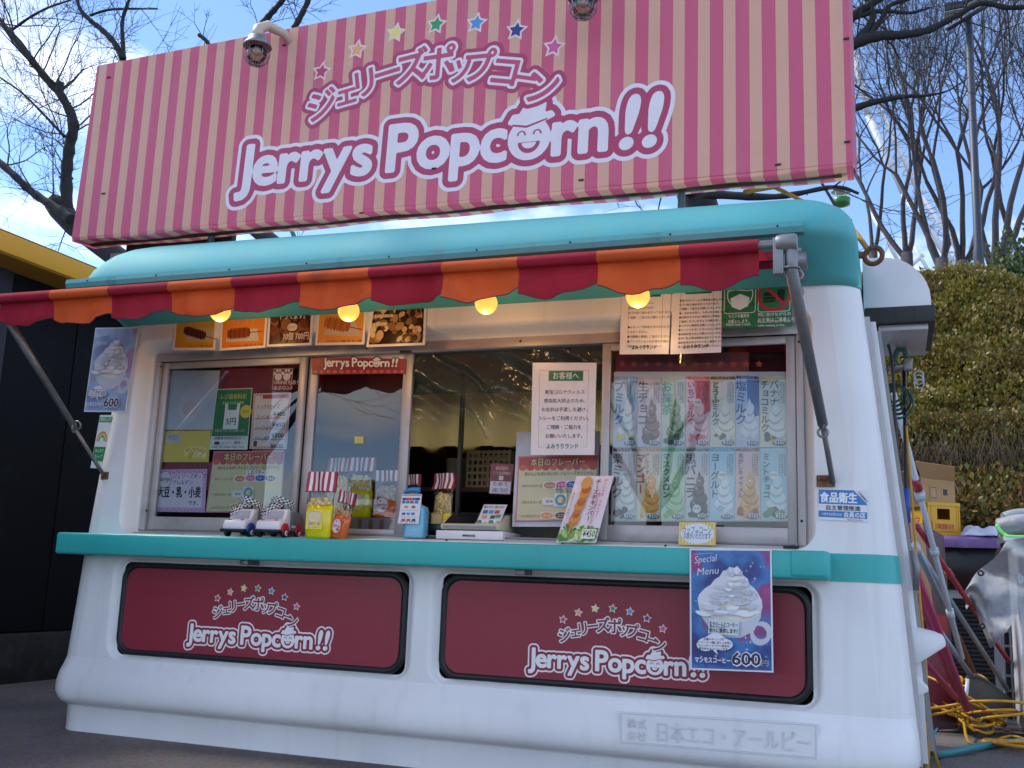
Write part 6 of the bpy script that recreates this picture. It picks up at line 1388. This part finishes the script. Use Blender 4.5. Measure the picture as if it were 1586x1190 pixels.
# big tree behind the kiosk: its trunk shows in the gap under the sign
yk = 5.0
tr = [[(Vector((-.75, 5.3, 0)), .3), (Vector((-.78, 5.2, 1.8)), .25)]+pp(yk, (1075, 295, .16), (1120, 240, .13), (1200, 150, .12))]
lm = [pp(yk, (1200, 150, .10), (1290, 90, .075), (1322, 68, .06), (1362, 56, .048), (1400, 54, .04), (1440, 46, .035), (1480, 25, .03), (1520, 5, .028), (1560, 12, .024), (1600, 10, .02)),
      pp(yk, (1150, 235, .07), (1270, 185, .045), (1318, 170, .036), (1355, 158, .03), (1400, 150, .022), (1436, 148, .014), (1470, 140, .008), (1500, 120, .004)),
      pp(yk, (1200, 140, .08), (1300, 50, .05), (1322, 24, .045), (1352, 5, .04), (1380, -15, .035)), pp(yk, (1340, 64, .03), (1365, 30, .025), (1380, 8, .022), (1420, -5, .018)),
      pp(yk-.2, (1075, 292, .06), (1000, 296, .04), (940, 300, .03), (880, 298, .02)), pp(yk, (1316, 30, .03), (1360, 18, .022), (1410, 20, .014), (1440, 12, .01)),
      pp(yk, (1320, 72, .05), (1345, 42, .035), (1352, 20, .028), (1340, -5, .022)), pp(yk-.3, (1090, 300, .05), (1200, 305, .03), (1290, 290, .02), (1330, 300, .012))]
tree_obj('large dark bare tree behind the kiosk reaching out to the right of the sign', (-.75, 5.3, 0), tr, lm, M_bark, 33, twig_len=.55, tw_r=.009, dens=.42, lev=3)
# right: fan shaped zelkovas on the bank
labs = ['bare tree on the bank midway between the vent hood and the light pole', 'bare tree on the bank directly above the vent hood', 'bare fan shaped tree whose trunk is nearest the light pole', 'leaning bare tree rising behind the loose blue green bush', 'slim bare tree between the end of the sign and the lifting ring', 'bare tree beyond the loose bush, farthest from the kiosk']
for i, (px, py, yy, rr0, lean, n0, ln) in enumerate(((1456, 425, 12.5, .10, .0, 4, 1.6), (1402, 415, 13.5, .10, -.1, 3, 1.5), (1490, 428, 13, .10, .18, 4, 1.6), (1540, 432, 12, .11, .35, 4, 1.5), (1350, 410, 15, .08, -.1, 3, 1.4), (1592, 430, 14, .1, .1, 3, 1.6))):
    bpt = Y(px, py, yy); rn = random.Random(60+i*7)
    T = thing('bare_tree', labs[i], 'tree', (bpt.x, bpt.y, 4.45), 'bare fan shaped trees on the bank'); mb = MB()
    z0t = 4.40
    mb.tube([(bpt.x, yy, z0t), (bpt.x+.02, yy, (z0t+bpt.z)/2+.1), (bpt.x+.03, yy, bpt.z+.25)], [rr0*1.4, rr0*1.1, rr0], M_bark2, 9); mb.build('trunk', T)
    mb = MB()
    for k in range(n0):
        a = -.42+.84*k/(n0-1)+lean; d = Vector((sin(a)+rn.gauss(0, .06), rn.gauss(0, .22), 1.25)).normalized()
        grow(mb, Vector((bpt.x+.03+.03*(k-n0/2), yy, bpt.z+.18)), d, ln*rn.uniform(.9, 1.2), rr0*.50, 5, rn, .30, M_bark2, .12, minr=.0026)
    mb.build('crown', T)
# two trees in front of the kiosk, behind the photographer: they show in the window glass
for i, (x, y) in enumerate(((-10.5, -10.5), (-4.2, -14.5))):
    T = thing('bare_tree', ['bare tree reflected in the window by the black building', 'bare tree reflected in the window of soft cream strips'][i], 'tree', (x, y, 0)); rn = random.Random(300+i); mb = MB()
    mb.tube([(x, y, 0), (x+.1, y, 1.2), (x, y, 2.2)], [.2, .16, .14], M_bark2, 9); mb.build('trunk', T); mb = MB()
    for k in range(4): grow(mb, Vector((x, y, 2.1)), Vector((sin(k*1.6)*.8, cos(k*1.6)*.8, 1)).normalized(), 1.7, .09, 5, rn, .42, M_bark2, .1, minr=.004)
    mb.build('crown', T)

# ------------------------------------------------------------------ light pole, ride frame, wires
pb0, pt0 = Y(1517, 430, 9.6), Y(1500, 28, 9.6)
T = thing('light_pole', 'dark grey floodlight pole standing above the hedge', 'light pole', (pb0.x, 9.6, 4.4)); M_pole = mat('grey_pole_paint', '#39414f', .5, .2, var=.1)
mb = MB(); mb.tube([(pb0.x, 9.6, 4.3), pb0.lerp(pt0, .1), pb0.lerp(pt0, .11), pt0], [.066, .064, .052, .046], M_pole, 12); mb.build('pole', T)
c0_, c1_ = Y(1466, 46, 9.6), Y(1546, -2, 9.5)
mb = MB(); mb.tube([c0_, c1_], .035, M_pole, 4); mb.build('cross_arm', T)
for k, (a_, b2) in enumerate((((1462, 30), (1490, 24)), ((1492, 20), (1520, 6)), ((1524, 2), (1548, -12)))):
    p, q = Y(*a_, 9.55), Y(*b2, 9.55); mb = MB(); mb.prism([p, q, q+Vector((.02, 0, .09)), p+Vector((.0, 0, .12))], (0, -.22, 0), M_tb); fl = mb.build('floodlight', T, bevel=.01); mb = MB(); mb.prism([p+Vector((0, -.02, -.012)), q+Vector((0, -.02, -.012)), q+Vector((0, -.02, -.002)), p+Vector((0, -.02, -.002))], (0, -.18, 0), mat('floodlight_lens', '#b8c0cc', .2)); mb.build('lens', fl)
M_ride = mat('white_ride_steel', '#d4d8e2', .5, var=.05)
T = thing('ride_frame', 'white steel lattice of an amusement ride far behind the trees', 'ride frame', tuple(Y(1420, 440, 60))); mb = MB()
for a_, b2, r in (((1318, 60), (1345, 180), .22), ((1345, 180), (1400, 300), .22), ((1400, 300), (1490, 430), .22), ((1360, 160), (1418, 290), .13), ((1418, 290), (1508, 425), .13), ((1378, 440), (1430, 395), .14), ((1350, 330), (1400, 420), .14), ((1415, 380), (1450, 440), .12)): mb.tube([Y(*a_, 60), Y(*b2, 60)], r, M_ride, 6)
mb.build('girder', T)
mb = MB()
for k in range(20):
    t = k/19; f = lambda P, t: Y(*[P[0][j]+(P[1][j]-P[0][j])*t for j in (0, 1)], 60)
    A = ((1345, 180), (1490, 430)); Bq = ((1362, 165), (1508, 425)); mb.tube([f(A, t), f(Bq, min(1, t+.03))], .07, M_ride, 4); mb.tube([f(Bq, t), f(A, min(1, t+.05))], .05, M_ride, 4)
mb.build('lattice_brace', T)
c = Y(1303, 306, 58); T = thing('green_gondola', 'green ride gondola glimpsed between branches beside the roof', 'gondola', tuple(c)); mb = MB(); mb.lathe([(.15, -.6), (.5, -.5), (.55, -.1), (.2, .0)], c, mat('gondola_green', '#236a2f', .4), 14); mb.build('tub', T); mb = MB(); mb.lathe([(.6, .35), (.5, .5), (.15, .6)], c, M_ride, 14); mb.build('canopy', T); mb = MB()
for k in range(4): a_ = Vector((cos(k*1.57+.7)*.4, sin(k*1.57+.7)*.4, 0)); mb.tube([c+a_+Vector((0, 0, -.1)), c+a_+Vector((0, 0, .4))], .03, M_ride, 5)
mb.build('post', T)
for i, (a_, b2) in enumerate((((1300, 62), (1600, 52)), ((1300, 20), (1600, 175)), ((1300, 105), (1600, 66)), ((1320, -5), (1600, 128)), ((1400, 330), (1600, 215)))):
    mb = MB(); P, Q = Y(*a_, 24), Y(*b2, 24); Q = Q+(Q-P)*1.5; P = P+(P-Q)*.5; mb.tube([P.lerp(Q, k/14)-Vector((0, 0, .5*sin(pi*k/14))) for k in range(15)], .010, mat('wire_grey', '#5a6478', .6), 4)
    tag(mb.build('overhead_wire', org=P), ['nearly level overhead wire near the sign top', 'overhead wire sloping down to the right by the light pole', 'overhead wire rising gently to the right', 'upper overhead wire falling to the right edge', 'lower overhead wire rising across the trees'][i], 'wire', 'overhead wires')

# ------------------------------------------------------------------ clutter to the right of the kiosk
M_uw = mat('unit_white', '#cfd4e0', .45, var=.08, dirt='#8a8a8c', dirt_amt=.35, dscale=4)
# outdoor air conditioner
acx0, acx1, acz = .20, .66, .86; ya = 3.55
T = thing('air_conditioner', 'outdoor air conditioner with dark louvred front under the storage box', 'air conditioner', ((acx0+acx1)/2, ya+.2, 0))
mb = MB(); mb.box((acx0, ya+.02, .05), (acx1, ya+.45, acz), M_uw); mb.build('casing', T, bevel=.012)
mb = MB(); mb.box((acx0+.03, ya+.012, .10), (acx1-.05, ya+.0195, acz-.06), M_tb); mb.build('grille_back', T)
gb = None
for i in range(24):
    z = .115+i*.029
    if gb is None: mb = MB(); mb.add([(acx0+.03, ya-.004, -.012), (acx1-.05, ya-.004, -.012), (acx1-.05, ya+.010, .010), (acx0+.03, ya+.010, .010), (acx0+.03, ya-.002, -.015), (acx1-.05, ya-.002, -.015)], [(0, 1, 2, 3), (4, 5, 1, 0)], mat('louvre_dark', '#1f2327', .5)); gb = mb.build('louvre_slat', T, org=(0, 0, 0)); gb.location = (0-T.location.x, 0-T.location.y, z-T.location.z); gb['_b'] = 1
    else: c = gb.copy(); COL.objects.link(c); c.parent = T; c.location = (gb.location.x, gb.location.y, z-T.location.z)
mb = MB()
for x in (acx0+.06, acx1-.1): mb.box((x, ya+.04, 0), (x+.06, ya+.4, .05), M_tb)
mb.build('foot', T)
# openwork block post beside it
T = thing('breeze_block', 'pale perforated panel standing between the air conditioner and cabinet', 'panel', (.7, 3.5, 0)); 
mb = MB(); M_bb = mat('pale_block', '#9aa0aa', .7, var=.15)
for i in range(3): mb.box((.655+i*.042, 3.45, .02), (.667+i*.042, 3.5, .80), M_bb)
for j in range(9): mb.box((.6555, 3.452, .02+j*.095), (.7505, 3.498, .035+j*.095), M_bb)
mb.build('lattice', T); mb = MB(); mb.box((.656, 3.51, .02), (.75, 3.52, .8), M_tb); mb.build('backing', T); mb = MB(); mb.box((.65, 3.44, 0), (.756, 3.53, .02), M_bb); mb.build('base', T)
# white cabinet under a tarpaulin
T = thing('white_cabinet', 'white metal cabinet at the right edge partly under a clear tarpaulin', 'cabinet', (1.0, 3.0, 0))
mb = MB(); mb.box((.70, 2.75, .03), (1.4, 3.3, 1.12), M_uw); mb.build('case', T, bevel=.01); mb = MB(); mb.box((.73, 2.742, .06), (1.37, 2.749, 1.05), M_uw); mb.build('front_door', T, bevel=.004); mb = MB(); mb.lathe([(.02, 0), (.02, .012)], (.80, 2.742, .42), M_alud, 12, (0, -1, 0)); mb.build('door_lock', T)
mb = MB(); mb.box((.74, 2.8, 0), (1.36, 3.26, .03), M_tb); mb.build('base', T)
# tarpaulin
M_tarp = mat('translucent_tarp', '#a6aab0', .5, var=.3, vscale=9, bump=.8, bscale=17)
t_ = M_tarp.node_tree; b_ = t_.nodes['Principled BSDF']; b_.inputs['Alpha'].default_value = .8
T = thing('tarpaulin', 'clear grey tarpaulin with black eyelets draped over the cabinet', 'tarpaulin', (.8, 2.9, .9)); 
mb = MB(); nx, nz = 26, 22; vs = []
for j in range(nz+1):
    for i in range(nx+1):
        u, v = i/nx, j/nz; x = .40+.62*u+.05*(1-v)*sin(u*4); top = float(np.interp(x, (.40, .46, .58, .64, .75, 1.1), (.86, .95, 1.06, 1.16, 1.19, 1.17)))
        low = .50+.62*min(1, abs(u-.16)*1.35)**.8 if u > .16 else .50+.9*(.16-u)/.16*.45
        low = min(low, top-.12); z = low+(top-low)*v; y = 2.70+.08*sin(u*15+v*5)+.05*sin(v*11+u*21)-.05*(1-v)+(.22*(1-u*1.5) if u < .6 else 0)*(v*.4)
        vs.append((x, y, z))
mb.add(vs, [(j*(nx+1)+i, j*(nx+1)+i+1, (j+1)*(nx+1)+i+1, (j+1)*(nx+1)+i) for j in range(nz) for i in range(nx)], M_tarp, True); mb.build('hanging_sheet', T)
mb = MB(); nx, nz = 16, 10; vs = [(.63+.45*i/nx+.0, 2.72+.5*j/nz, 1.16+.02*sin(i/nx*5)+.07*sin(pi*j/nz)*(1+.5*sin(i*.9+j))) for j in range(nz+1) for i in range(nx+1)]
mb.add(vs, [(j*(nx+1)+i, j*(nx+1)+i+1, (j+1)*(nx+1)+i+1, (j+1)*(nx+1)+i) for j in range(nz) for i in range(nx)], M_tarp, True); mb.build('top_sheet', T)
for px, py in ((1519, 888), (1521, 970)):
    c = Y(px, py, 2.62); mb = MB(); mb.torus(c, .014, .006, M_tb, (0, 1, 0), 14, 6); mb.build('eyelet', T)
T = thing('tarp_bundle', 'folded grey tarpaulin roll with a green band on top of the cabinet', 'tarpaulin', (.9, 3.0, 1.2)); mb = MB()
mb.tube(spline([(.62, 2.85, 1.245), (.75, 2.8, 1.27), (.95, 2.82, 1.26), (1.3, 2.85, 1.24)]), .06, M_tarp, 10); mb.tube(spline([(.66, 2.95, 1.30), (.8, 2.98, 1.33), (1.3, 3.0, 1.3)]), .05, M_tarp, 10); mb.build('roll', T); mb = MB(); mb.tube(spline([(.60, 2.8, 1.26), (.64, 2.775, 1.2), (.72, 2.755, 1.185), (1.2, 2.75, 1.19)]), .014, mat('green_band', '#7fe07a', .4), 6); mb.build('band', T)
# storage box, crate, cardboard, towel
T = thing('storage_box', 'black storage box with a purple lid on the air conditioner', 'storage box', (.43, 3.7, .862))
mb = MB(); mb.loft([[(x, y, z) for x, y in rrect(.20+d, .655-d, 3.47+d, 3.95-d, .03, 4)] for z, d in ((.863, .02), (1.14, .0))], mat('box_black', '#17191c', .45, var=.15), True, True, True); mb.build('bin', T)
mb = MB(); mb.loft([[(x, y, z) for x, y in rrect(.18+d, .675-d, 3.45+d, 3.97-d, .03, 4)] for z, d in ((1.142, .0), (1.20, .003), (1.215, .02), (1.225, .06))], mat('lid_purple', '#7a5a94', .45, var=.1, dirt='#9a8aa8', dirt_amt=.4, dscale=5), True, True, False); mb.build('lid', T, bevel=.003); mb = MB(); mb.box((.40, 3.44, 1.14), (.47, 3.452, 1.19), _mats['lid_purple']); mb.build('clasp', T, bevel=.003)
M_cr = mat('crate_yellow', '#d8a21c', .45, var=.08, vscale=5)
T = thing('yellow_crate', 'yellow plastic bottle crate with red print on the purple lid', 'crate', (.26, 3.7, 1.227)); zc = 1.228
def cr(x, y): v = Vector((x-.12, y-3.52, 0)); v.rotate(Matrix.Rotation(-.62, 3, 'Z')); return Vector((.23, 3.5, 0))+v
cw_, cd_, ch_ = .3, .24, .225
def cpt(a, b2, z): 
    c_, s_ = cos(.5), sin(.5); return Vector((.225+a*c_-b2*(-s_)*-1 if False else .225+a*c_-b2*s_, 3.52+a*s_+b2*c_, zc+z))
def crate_wall(a0, b0, a1, b1, hole=False):
    mb = MB(); d = Vector((a1-a0, b1-b0)); nrm = Vector((d.y, -d.x)).normalized()*.008; L_ = d.length
    def bx(u0, u1, z0, z1, out=0.0):
        q = []
        for (u, z) in ((u0, z0), (u1, z0), (u1, z1), (u0, z1)): q.append(cpt(a0+d.x*u+nrm.x*out*1, b0+d.y*u+nrm.y*out, z))
        q2 = [cpt(a0+d.x*u-nrm.x, b0+d.y*u-nrm.y, z) for (u, z) in ((u0, z0), (u1, z0), (u1, z1), (u0, z1))]
        mb.add(q+q2, [(0, 1, 2, 3), (7, 6, 5, 4), (0, 4, 5, 1), (1, 5, 6, 2), (2, 6, 7, 3), (3, 7, 4, 0)], M_cr)
    if hole: bx(0, 1, 0, .11); bx(0, .3, .1101, .185); bx(.7, 1, .1101, .185); bx(0, 1, .1851, ch_)
    else: bx(0, 1, 0, ch_)
    bx(-.01, 1.01, ch_-.02, ch_+.004, .8); bx(-.01, 1.01, 0, .016, .6)
    for u in (.0, .1, .5, .9, .97): bx(u, u+.025, .0165, ch_-.0205, .5) if not (hole and u == .5) else None
    return mb.build('side_wall', T)
crate_wall(0, 0, .24, 0, True); crate_wall(-.0, .30, 0, 0); crate_wall(.24, 0, .24, .30); crate_wall(.24, .30, 0, .30)
mb = MB(); mb.add([cpt(0, 0, .006), cpt(.24, 0, .006), cpt(.24, .3, .006), cpt(0, .3, .006)], [(0, 1, 2, 3)], M_cr); mb.build('crate_floor', T)
for (a0, b0, a1, b1, tx, sz, z_) in ((.03, -.010, .21, -.010, '川崎酒販会社', .028, .045),):
    S = Sheet('crate_print', None, None, [cpt(a0, b0, .1), cpt(a1, b1, .1), cpt(a1, b1, .03), cpt(a0, b0, .03)], .0008, parent=T, material=M_cr); S.text(tx, S.W*.5, S.H*.2, .045, '#b8452c', 'c', .03, fit=S.W*.8); S.done()
S = Sheet('crate_print', None, None, [cpt(-.012, .2, .17), cpt(-.012, .05, .17), cpt(-.012, .05, .03), cpt(-.012, .2, .03)], .0008, parent=T, material=M_cr); S.text('宝', S.W*.5, S.H*.15, .1, '#b8452c', 'c', .02); S.done()
M_cb = mat('cardboard', '#b08c62', .8, var=.1, vscale=6)
T = thing('cardboard_box', 'open cardboard box sitting in the yellow crate', 'cardboard box', (.2, 3.75, 1.4)); q = lambda a, b2, z: cpt(a, b2, z)
mb = MB(); mb.add([q(-.03, .02, .2), q(.225, .02, .2), q(.225, .29, .2), q(-.03, .29, .2), q(-.03, .02, .40), q(.225, .02, .385), q(.225, .29, .385), q(-.03, .29, .40)], [(0, 1, 5, 4), (1, 2, 6, 5), (2, 3, 7, 6), (3, 0, 4, 7), (3, 2, 1, 0)], M_cb); o = mb.build('carton', T); md = o.modifiers.new('t', 'SOLIDIFY'); md.thickness = .004
for pts in ([q(-.03, .02, .402), q(-.03, .29, .402), q(-.2, .30, .44), q(-.2, .0, .44)], [q(.225, .29, .386), q(.225, .02, .386), q(.26, .03, .31), q(.26, .28, .31)], [q(-.03, .018, .402), q(.225, .018, .387), q(.17, -.08, .475), q(-.12, -.07, .50)]):
    mb = MB(); mb.add(pts, [(0, 1, 2, 3)], M_cb); o = mb.build('flap', T); md = o.modifiers.new('t', 'SOLIDIFY'); md.thickness = .004
S = Sheet('carton_print', None, None, [q(.03, .017, .35), q(.2, .017, .34), q(.2, .017, .22), q(.03, .017, .22)], .0005, parent=T, material=M_cb); S.rect(S.W*.6, S.H*.5, S.W*.8, S.H*.85, '#2a2420'); S.rect(S.W*.05, S.H*.3, S.W*.3, S.H*.9, '#4a3c30'); S.rect(S.W*.07, S.H*.34, S.W*.28, S.H*.86, '#b08c62'); S.done()
T = thing('white_towel', 'crumpled white towel on the purple lid beside the crate', 'towel', (.56, 3.55, 1.225)); mb = MB(); nx = 16; vs = []
for j in range(nx+1):
    for i in range(nx+1): u, v = i/nx, j/nx; e = min(u, 1-u, v, 1-v); vs.append((.44+.26*u+.02*sin(v*9), 3.47+.3*v+.02*sin(u*8), 1.23+.075*min(1, e*5)*(.65+.35*sin(u*11+v*5)*sin(v*9+1))-(.03 if u > .93 else 0)))
mb.add(vs, [(j*(nx+1)+i, j*(nx+1)+i+1, (j+1)*(nx+1)+i+1, (j+1)*(nx+1)+i) for j in range(nx) for i in range(nx)], mat('towel_white', '#cdd0e2', .9, var=.08, bump=.4, bscale=60), True); o = mb.build('cloth', T); md = o.modifiers.new('t', 'SOLIDIFY'); md.thickness = .006
# brooms, poles, dustpan
def stick(name, label, a, b2, ya_, yb_, r, m, grip=None, cat='pole', extra=None):
    A, Bv = Y(*a, ya_), Y(*b2, yb_); 
    if Bv.z < 0.01: t = (A.z-.012)/(A.z-Bv.z); Bv = A.lerp(Bv, t)
    T = thing(name, label, cat, tuple(Bv), 'poles and tool handles leaning by the kiosk'); mb = MB(); mb.tube([A, A.lerp(Bv, .5), Bv], r, m, 8); mb.build('shaft', T)
    if grip: 
        for f0, f1, gm_, gr in grip: mb = MB(); mb.tube([A.lerp(Bv, f0), A.lerp(Bv, f1)], gr, gm_, 10); mb.build('grip', T)
    return T, A, Bv
M_prd = mat('pole_red', '#9c2434', .4, var=.12); M_pmg = mat('pole_magenta', '#a02c54', .4, var=.12); M_pw = mat('pole_white', '#c4cad4', .4, var=.12, dirt='#7a7f88', dirt_amt=.4); M_pg = mat('pole_grey', '#8a94a2', .4, .4, var=.12)
stick('white_pole', 'tall white pole with a red collar leaning past the cardboard box', (1384, 610), (1490, 1020), 1.5, 2.6, .017, M_pw, [(.30, .34, M_prd, .024), (.345, .37, M_pw, .03), (.56, .58, M_pw, .026), (.80, .83, M_pw, .023)])
stick('black_pole', 'thin black pole with a blue grip close to the kiosk wall', (1400, 560), (1408, 1000), .95, .95, .010, M_tb, [(.46, .58, mat('grip_blue', '#2c5aa8', .5), .018)])
stick('red_pole', 'long red pole crossing from the kiosk to the perforated panel', (1420, 815), (1563, 1025), 2.0, 3.35, .016, M_prd, [(.30, .34, M_prd, .022)])
stick('magenta_pole', 'bright magenta pole leaning beside the kiosk', (1416, 880), (1498, 1098), 1.5, 2.4, .024, M_pmg)
stick('magenta_pole', 'dark magenta pole lying lower behind the yellow cable', (1424, 925), (1486, 1085), 1.9, 2.6, .020, M_pmg)
stick('magenta_pole', 'short magenta pole nearest the coiled cable', (1418, 1010), (1480, 1080), 2.0, 2.5, .018, M_pmg)
stick('grey_pole', 'grey metal pole in front of the air conditioner louvres', (1420, 850), (1560, 1068), 2.2, 3.4, .016, M_pg, [(.0, .12, M_pw, .02)])
stick('grey_pole', 'grey broom pole with pale tip near the red cloth', (1418, 845), (1460, 935), 1.8, 2.2, .018, M_pg, [(-.02, .1, M_pw, .022)])
stick('wooden_stick', 'short brown wooden stick behind the dustpan handle', (1484, 985), (1510, 1045), 3.0, 3.2, .016, mat('stick_brown', '#7a4a34', .6, var=.2))
b = Sheet('leaning_board', 'dark red and wooden board leaning behind the poles', 'board', quad_px([(1408, 800), (1462, 830), (1484, 1128), (1428, 1134)], [2.95, 3.15, 2.9, 2.75]), .02, '#5a4246'); W, H = b.W, b.H; b.poly([(0, H), (W*.4, H), (W*.55, H*.55), (W*.1, H*.5)], '#b08456'); b.poly([(W*.1, H*.95), (W*.3, H*.9), (W*.4, H*.6), (W*.15, H*.6)], '#a82c38'); b.rect(W*.3, H*.46, W*.9, H*.56, '#a82c38'); b.rect(W*.2, H*.1, W*.9, H*.4, '#7a2a34'); b.done()
T = thing('dustpan', 'grey long handled dustpan standing on the cable heap', 'dustpan', tuple(Z(1535, 1112, 0.03))); M_dp = mat('dustpan_grey', '#54524e', .85, var=.4, vscale=9, dirt='#2c2a27', dirt_amt=.8, dscale=7)
q = [Y(1497, 1048, 2.75), Y(1512, 1044, 2.75), Y(1528, 1052, 2.8), Y(1566, 1082, 2.95), Y(1571, 1098, 2.95), Y(1560, 1108, 2.9), Y(1540, 1118, 2.85), Y(1512, 1120, 2.8), Y(1501, 1104, 2.75)]
for v in q: v.z = max(v.z, .02)
mb = MB(); ctr = sum(q, Vector())/len(q)
mb.loft([q, [p+Vector((0, .06, .0)) for p in q], [ctr+(p-ctr)*.7+Vector((0, .16, 0)) for p in q]], M_dp, True, True); mb.loft([[p for p in q], [ctr+(p-ctr)*.93+Vector((0, -.012, 0)) for p in q], [ctr+(p-ctr)*.85+Vector((0, .0, 0)) for p in q]], M_dp, True, False); mb.build('pan', T, bevel=.006)
mb = MB(); mb.tube([Y(1499, 1052, 2.75), Y(1496, 1080, 2.72), Y(1502, 1106, 2.74)], .012, M_pw, 7); mb.build('lip', T)
mb = MB(); mb.tube([Y(1505, 1048, 2.78), Y(1450, 970, 2.3)], .016, M_pg, 8); mb.tube([Y(1452, 972, 2.3), Y(1447, 963, 2.26)], .02, M_pw, 8); mb.build('handle', T)
# cables
M_yc = mat('yellow_cable', '#c08c1e', .45, var=.18, vscale=20); rc = random.Random(17)
C0 = Z(1490, 1120, 0); mb = MB(); pts = []; z = .02
for k in range(20):
    cx, cy = C0.x+rc.uniform(-.20, .16), C0.y-.35+rc.uniform(-.25, .35); ra, rb_ = rc.uniform(.10, .27), rc.uniform(.12, .34); a0 = rc.uniform(0, 6.28); tilt = rc.uniform(.1, 1.0)
    for i in range(20): a = a0+2*pi*i/19.5; pts.append((max(.06, cx+ra*cos(a)), cy+rb_*sin(a), max(.012, .02+.004*k+.03*max(0, sin(a+k))*(1 if k % 3 == 0 else .3)+tilt*.15*(1+cos(a-1.57-k)))))
pts += [tuple(Z(1500, 1150, .03)), tuple(Z(1530, 1152, .02)), tuple(Z(1565, 1140, .02)), tuple(Z(1600, 1150, .02))]
mb.tube(spline(pts, 3), .0085, M_yc, 6)
pts = []
for k in range(4):
    c_ = Z(1565+k*9, 1150+k*4, .02)
    for i in range(10): a = 2*pi*i/10+k; pts.append((c_.x+.14*cos(a), c_.y+.10*sin(a), .015+.01*k))
mb.tube(spline(pts, 4), .0105, M_yc, 6)
tag(mb.build('extension_cable', org=tuple(C0)), 'heap of coiled yellow extension cable on the ground beside the kiosk', 'cable')
mb = MB(); mb.tube(spline([Y(1404, 660, .85), Y(1416, 820, .85), Y(1425, 930, .85), Y(1434, 1030, .85), Y(1437, 1110, .8), (.16, .9, .06), (.2, 1.2, .02)], 5), .0065, M_yc, 6); tag(mb.build('hanging_cable', org=(.1, .85, 1.2)), 'yellow cable hanging down the kiosk side wall', 'cable')
T = thing('power_plug', 'white power plug on a short yellow lead by the kiosk corner', 'plug', tuple(Y(1420, 1110, .55))); c = Y(1420, 1110, .55); mb = MB(); mb.box(c-Vector((.02, .015, .012)), c+Vector((.015, .015, .014)), mat('plug_beige', '#cdbf9c', .5)); mb.build('plug_body', T, bevel=.004); mb = MB(); mb.tube(spline([c+Vector((.015, 0, 0)), Y(1432, 1118, .6), Y(1438, 1150, .6), Y(1436, 1200, .6)], 5), .007, M_yc, 6); mb.build('lead', T)
mb = MB(); mb.tube(spline([Y(1424, 1135, .7), Y(1440, 1140, .75), Z(1450, 1168, .03), Z(1500, 1160, .03), Z(1545, 1152, .02), Z(1610, 1148, .02)], 6), .02, mat('teal_hose', '#2a7a80', .45, var=.15), 8); tag(mb.build('garden_hose', org=tuple(Z(1500, 1158, 0))), 'teal garden hose running over the ground past the cable heap', 'hose')
mb = MB(); c = Y(1437, 1135, .7)
for k in range(5): mb.tube([c, c+Vector((rc.uniform(-.02, .03), rc.uniform(-.02, .02), -.02)), c+Vector((rc.uniform(-.03, .04), 0, rc.uniform(-.06, .05)))], [.008, .01, .003], mat('teal_tape', '#2f9aa8', .4), 5)
tag(mb.build('plastic_tie', org=tuple(c)), 'teal plastic tie knotted on the cables at the kiosk corner', 'tie')
# pipework on the side wall
T = thing('wall_tap', 'grey water tap fitting with coiled wires on the kiosk side wall', 'tap', tuple(Y(1393, 567, .9))); c = Y(1393, 567, .9)
mb = MB(); mb.tube([c+Vector((-.05, 0, -.01)), c+Vector((.035, 0, .0))], .018, M_alud, 10); mb.box(c+Vector((.02, -.025, -.025)), c+Vector((.06, .025, .03)), M_alud); mb.build('tap_body', T, bevel=.005)
mb = MB(); mb.tube(spline([c+Vector((-.02, 0, .02)), c+Vector((-.01, 0, .07)), c+Vector((.02, 0, .08)), c+Vector((.035, 0, .04))], 5), .012, mat('tap_green', '#3a6a5a', .6, var=.3), 8); mb.build('tap_spout', T)
mb = MB()
for k in range(5): mb.torus(c+Vector((-.03+.004*k, .0, -.13-.012*k)), .045+.008*k, .006, M_tb if k % 2 else mat('wire_green', '#2f5a48', .5), (.4, 1, .1), 18, 5)
for k in range(3): mb.torus(c+Vector((.085, .0, -.05-.02*k)), .022, .003, M_pw, (.2, 1, .2), 14, 4)
mb.build('wire_coil', T)
mb = MB(); mb.tube(spline([Y(1372, 525, .8), Y(1382, 560, .85), Y(1386, 640, .85), Y(1394, 760, .85), Y(1402, 830, .85)], 5), .008, M_tb, 6); mb.build('drop_wire', T)

# litter on the asphalt
T = None; mb = MB(); rl = random.Random(3)
for i in range(160):
    x, y = rl.uniform(-5.6, -3.9), rl.uniform(-1.2, 2); s = rl.uniform(.004, .010); mb.add([(x-s, y, .006), (x, y-s*.5, .008), (x+s, y, .006), (x, y+s*.5, .004)], [(0, 1, 2, 3)], mat('grit_pale', '#8a857c', .9))
for i in range(500):
    x, y = rl.uniform(-4.6, 1.5), rl.uniform(-1.6, 3.5); s = rl.uniform(.002, .005); mb.add([(x-s, y, .005), (x, y-s, .007), (x+s, y, .005), (x, y+s, .004)], [(0, 1, 2, 3)], mat('grit_grey', '#6a6662', .9))
tag(mb.build('ground_grit'), 'pale grit and fallen petals scattered on the asphalt', 'grit', kind='stuff')
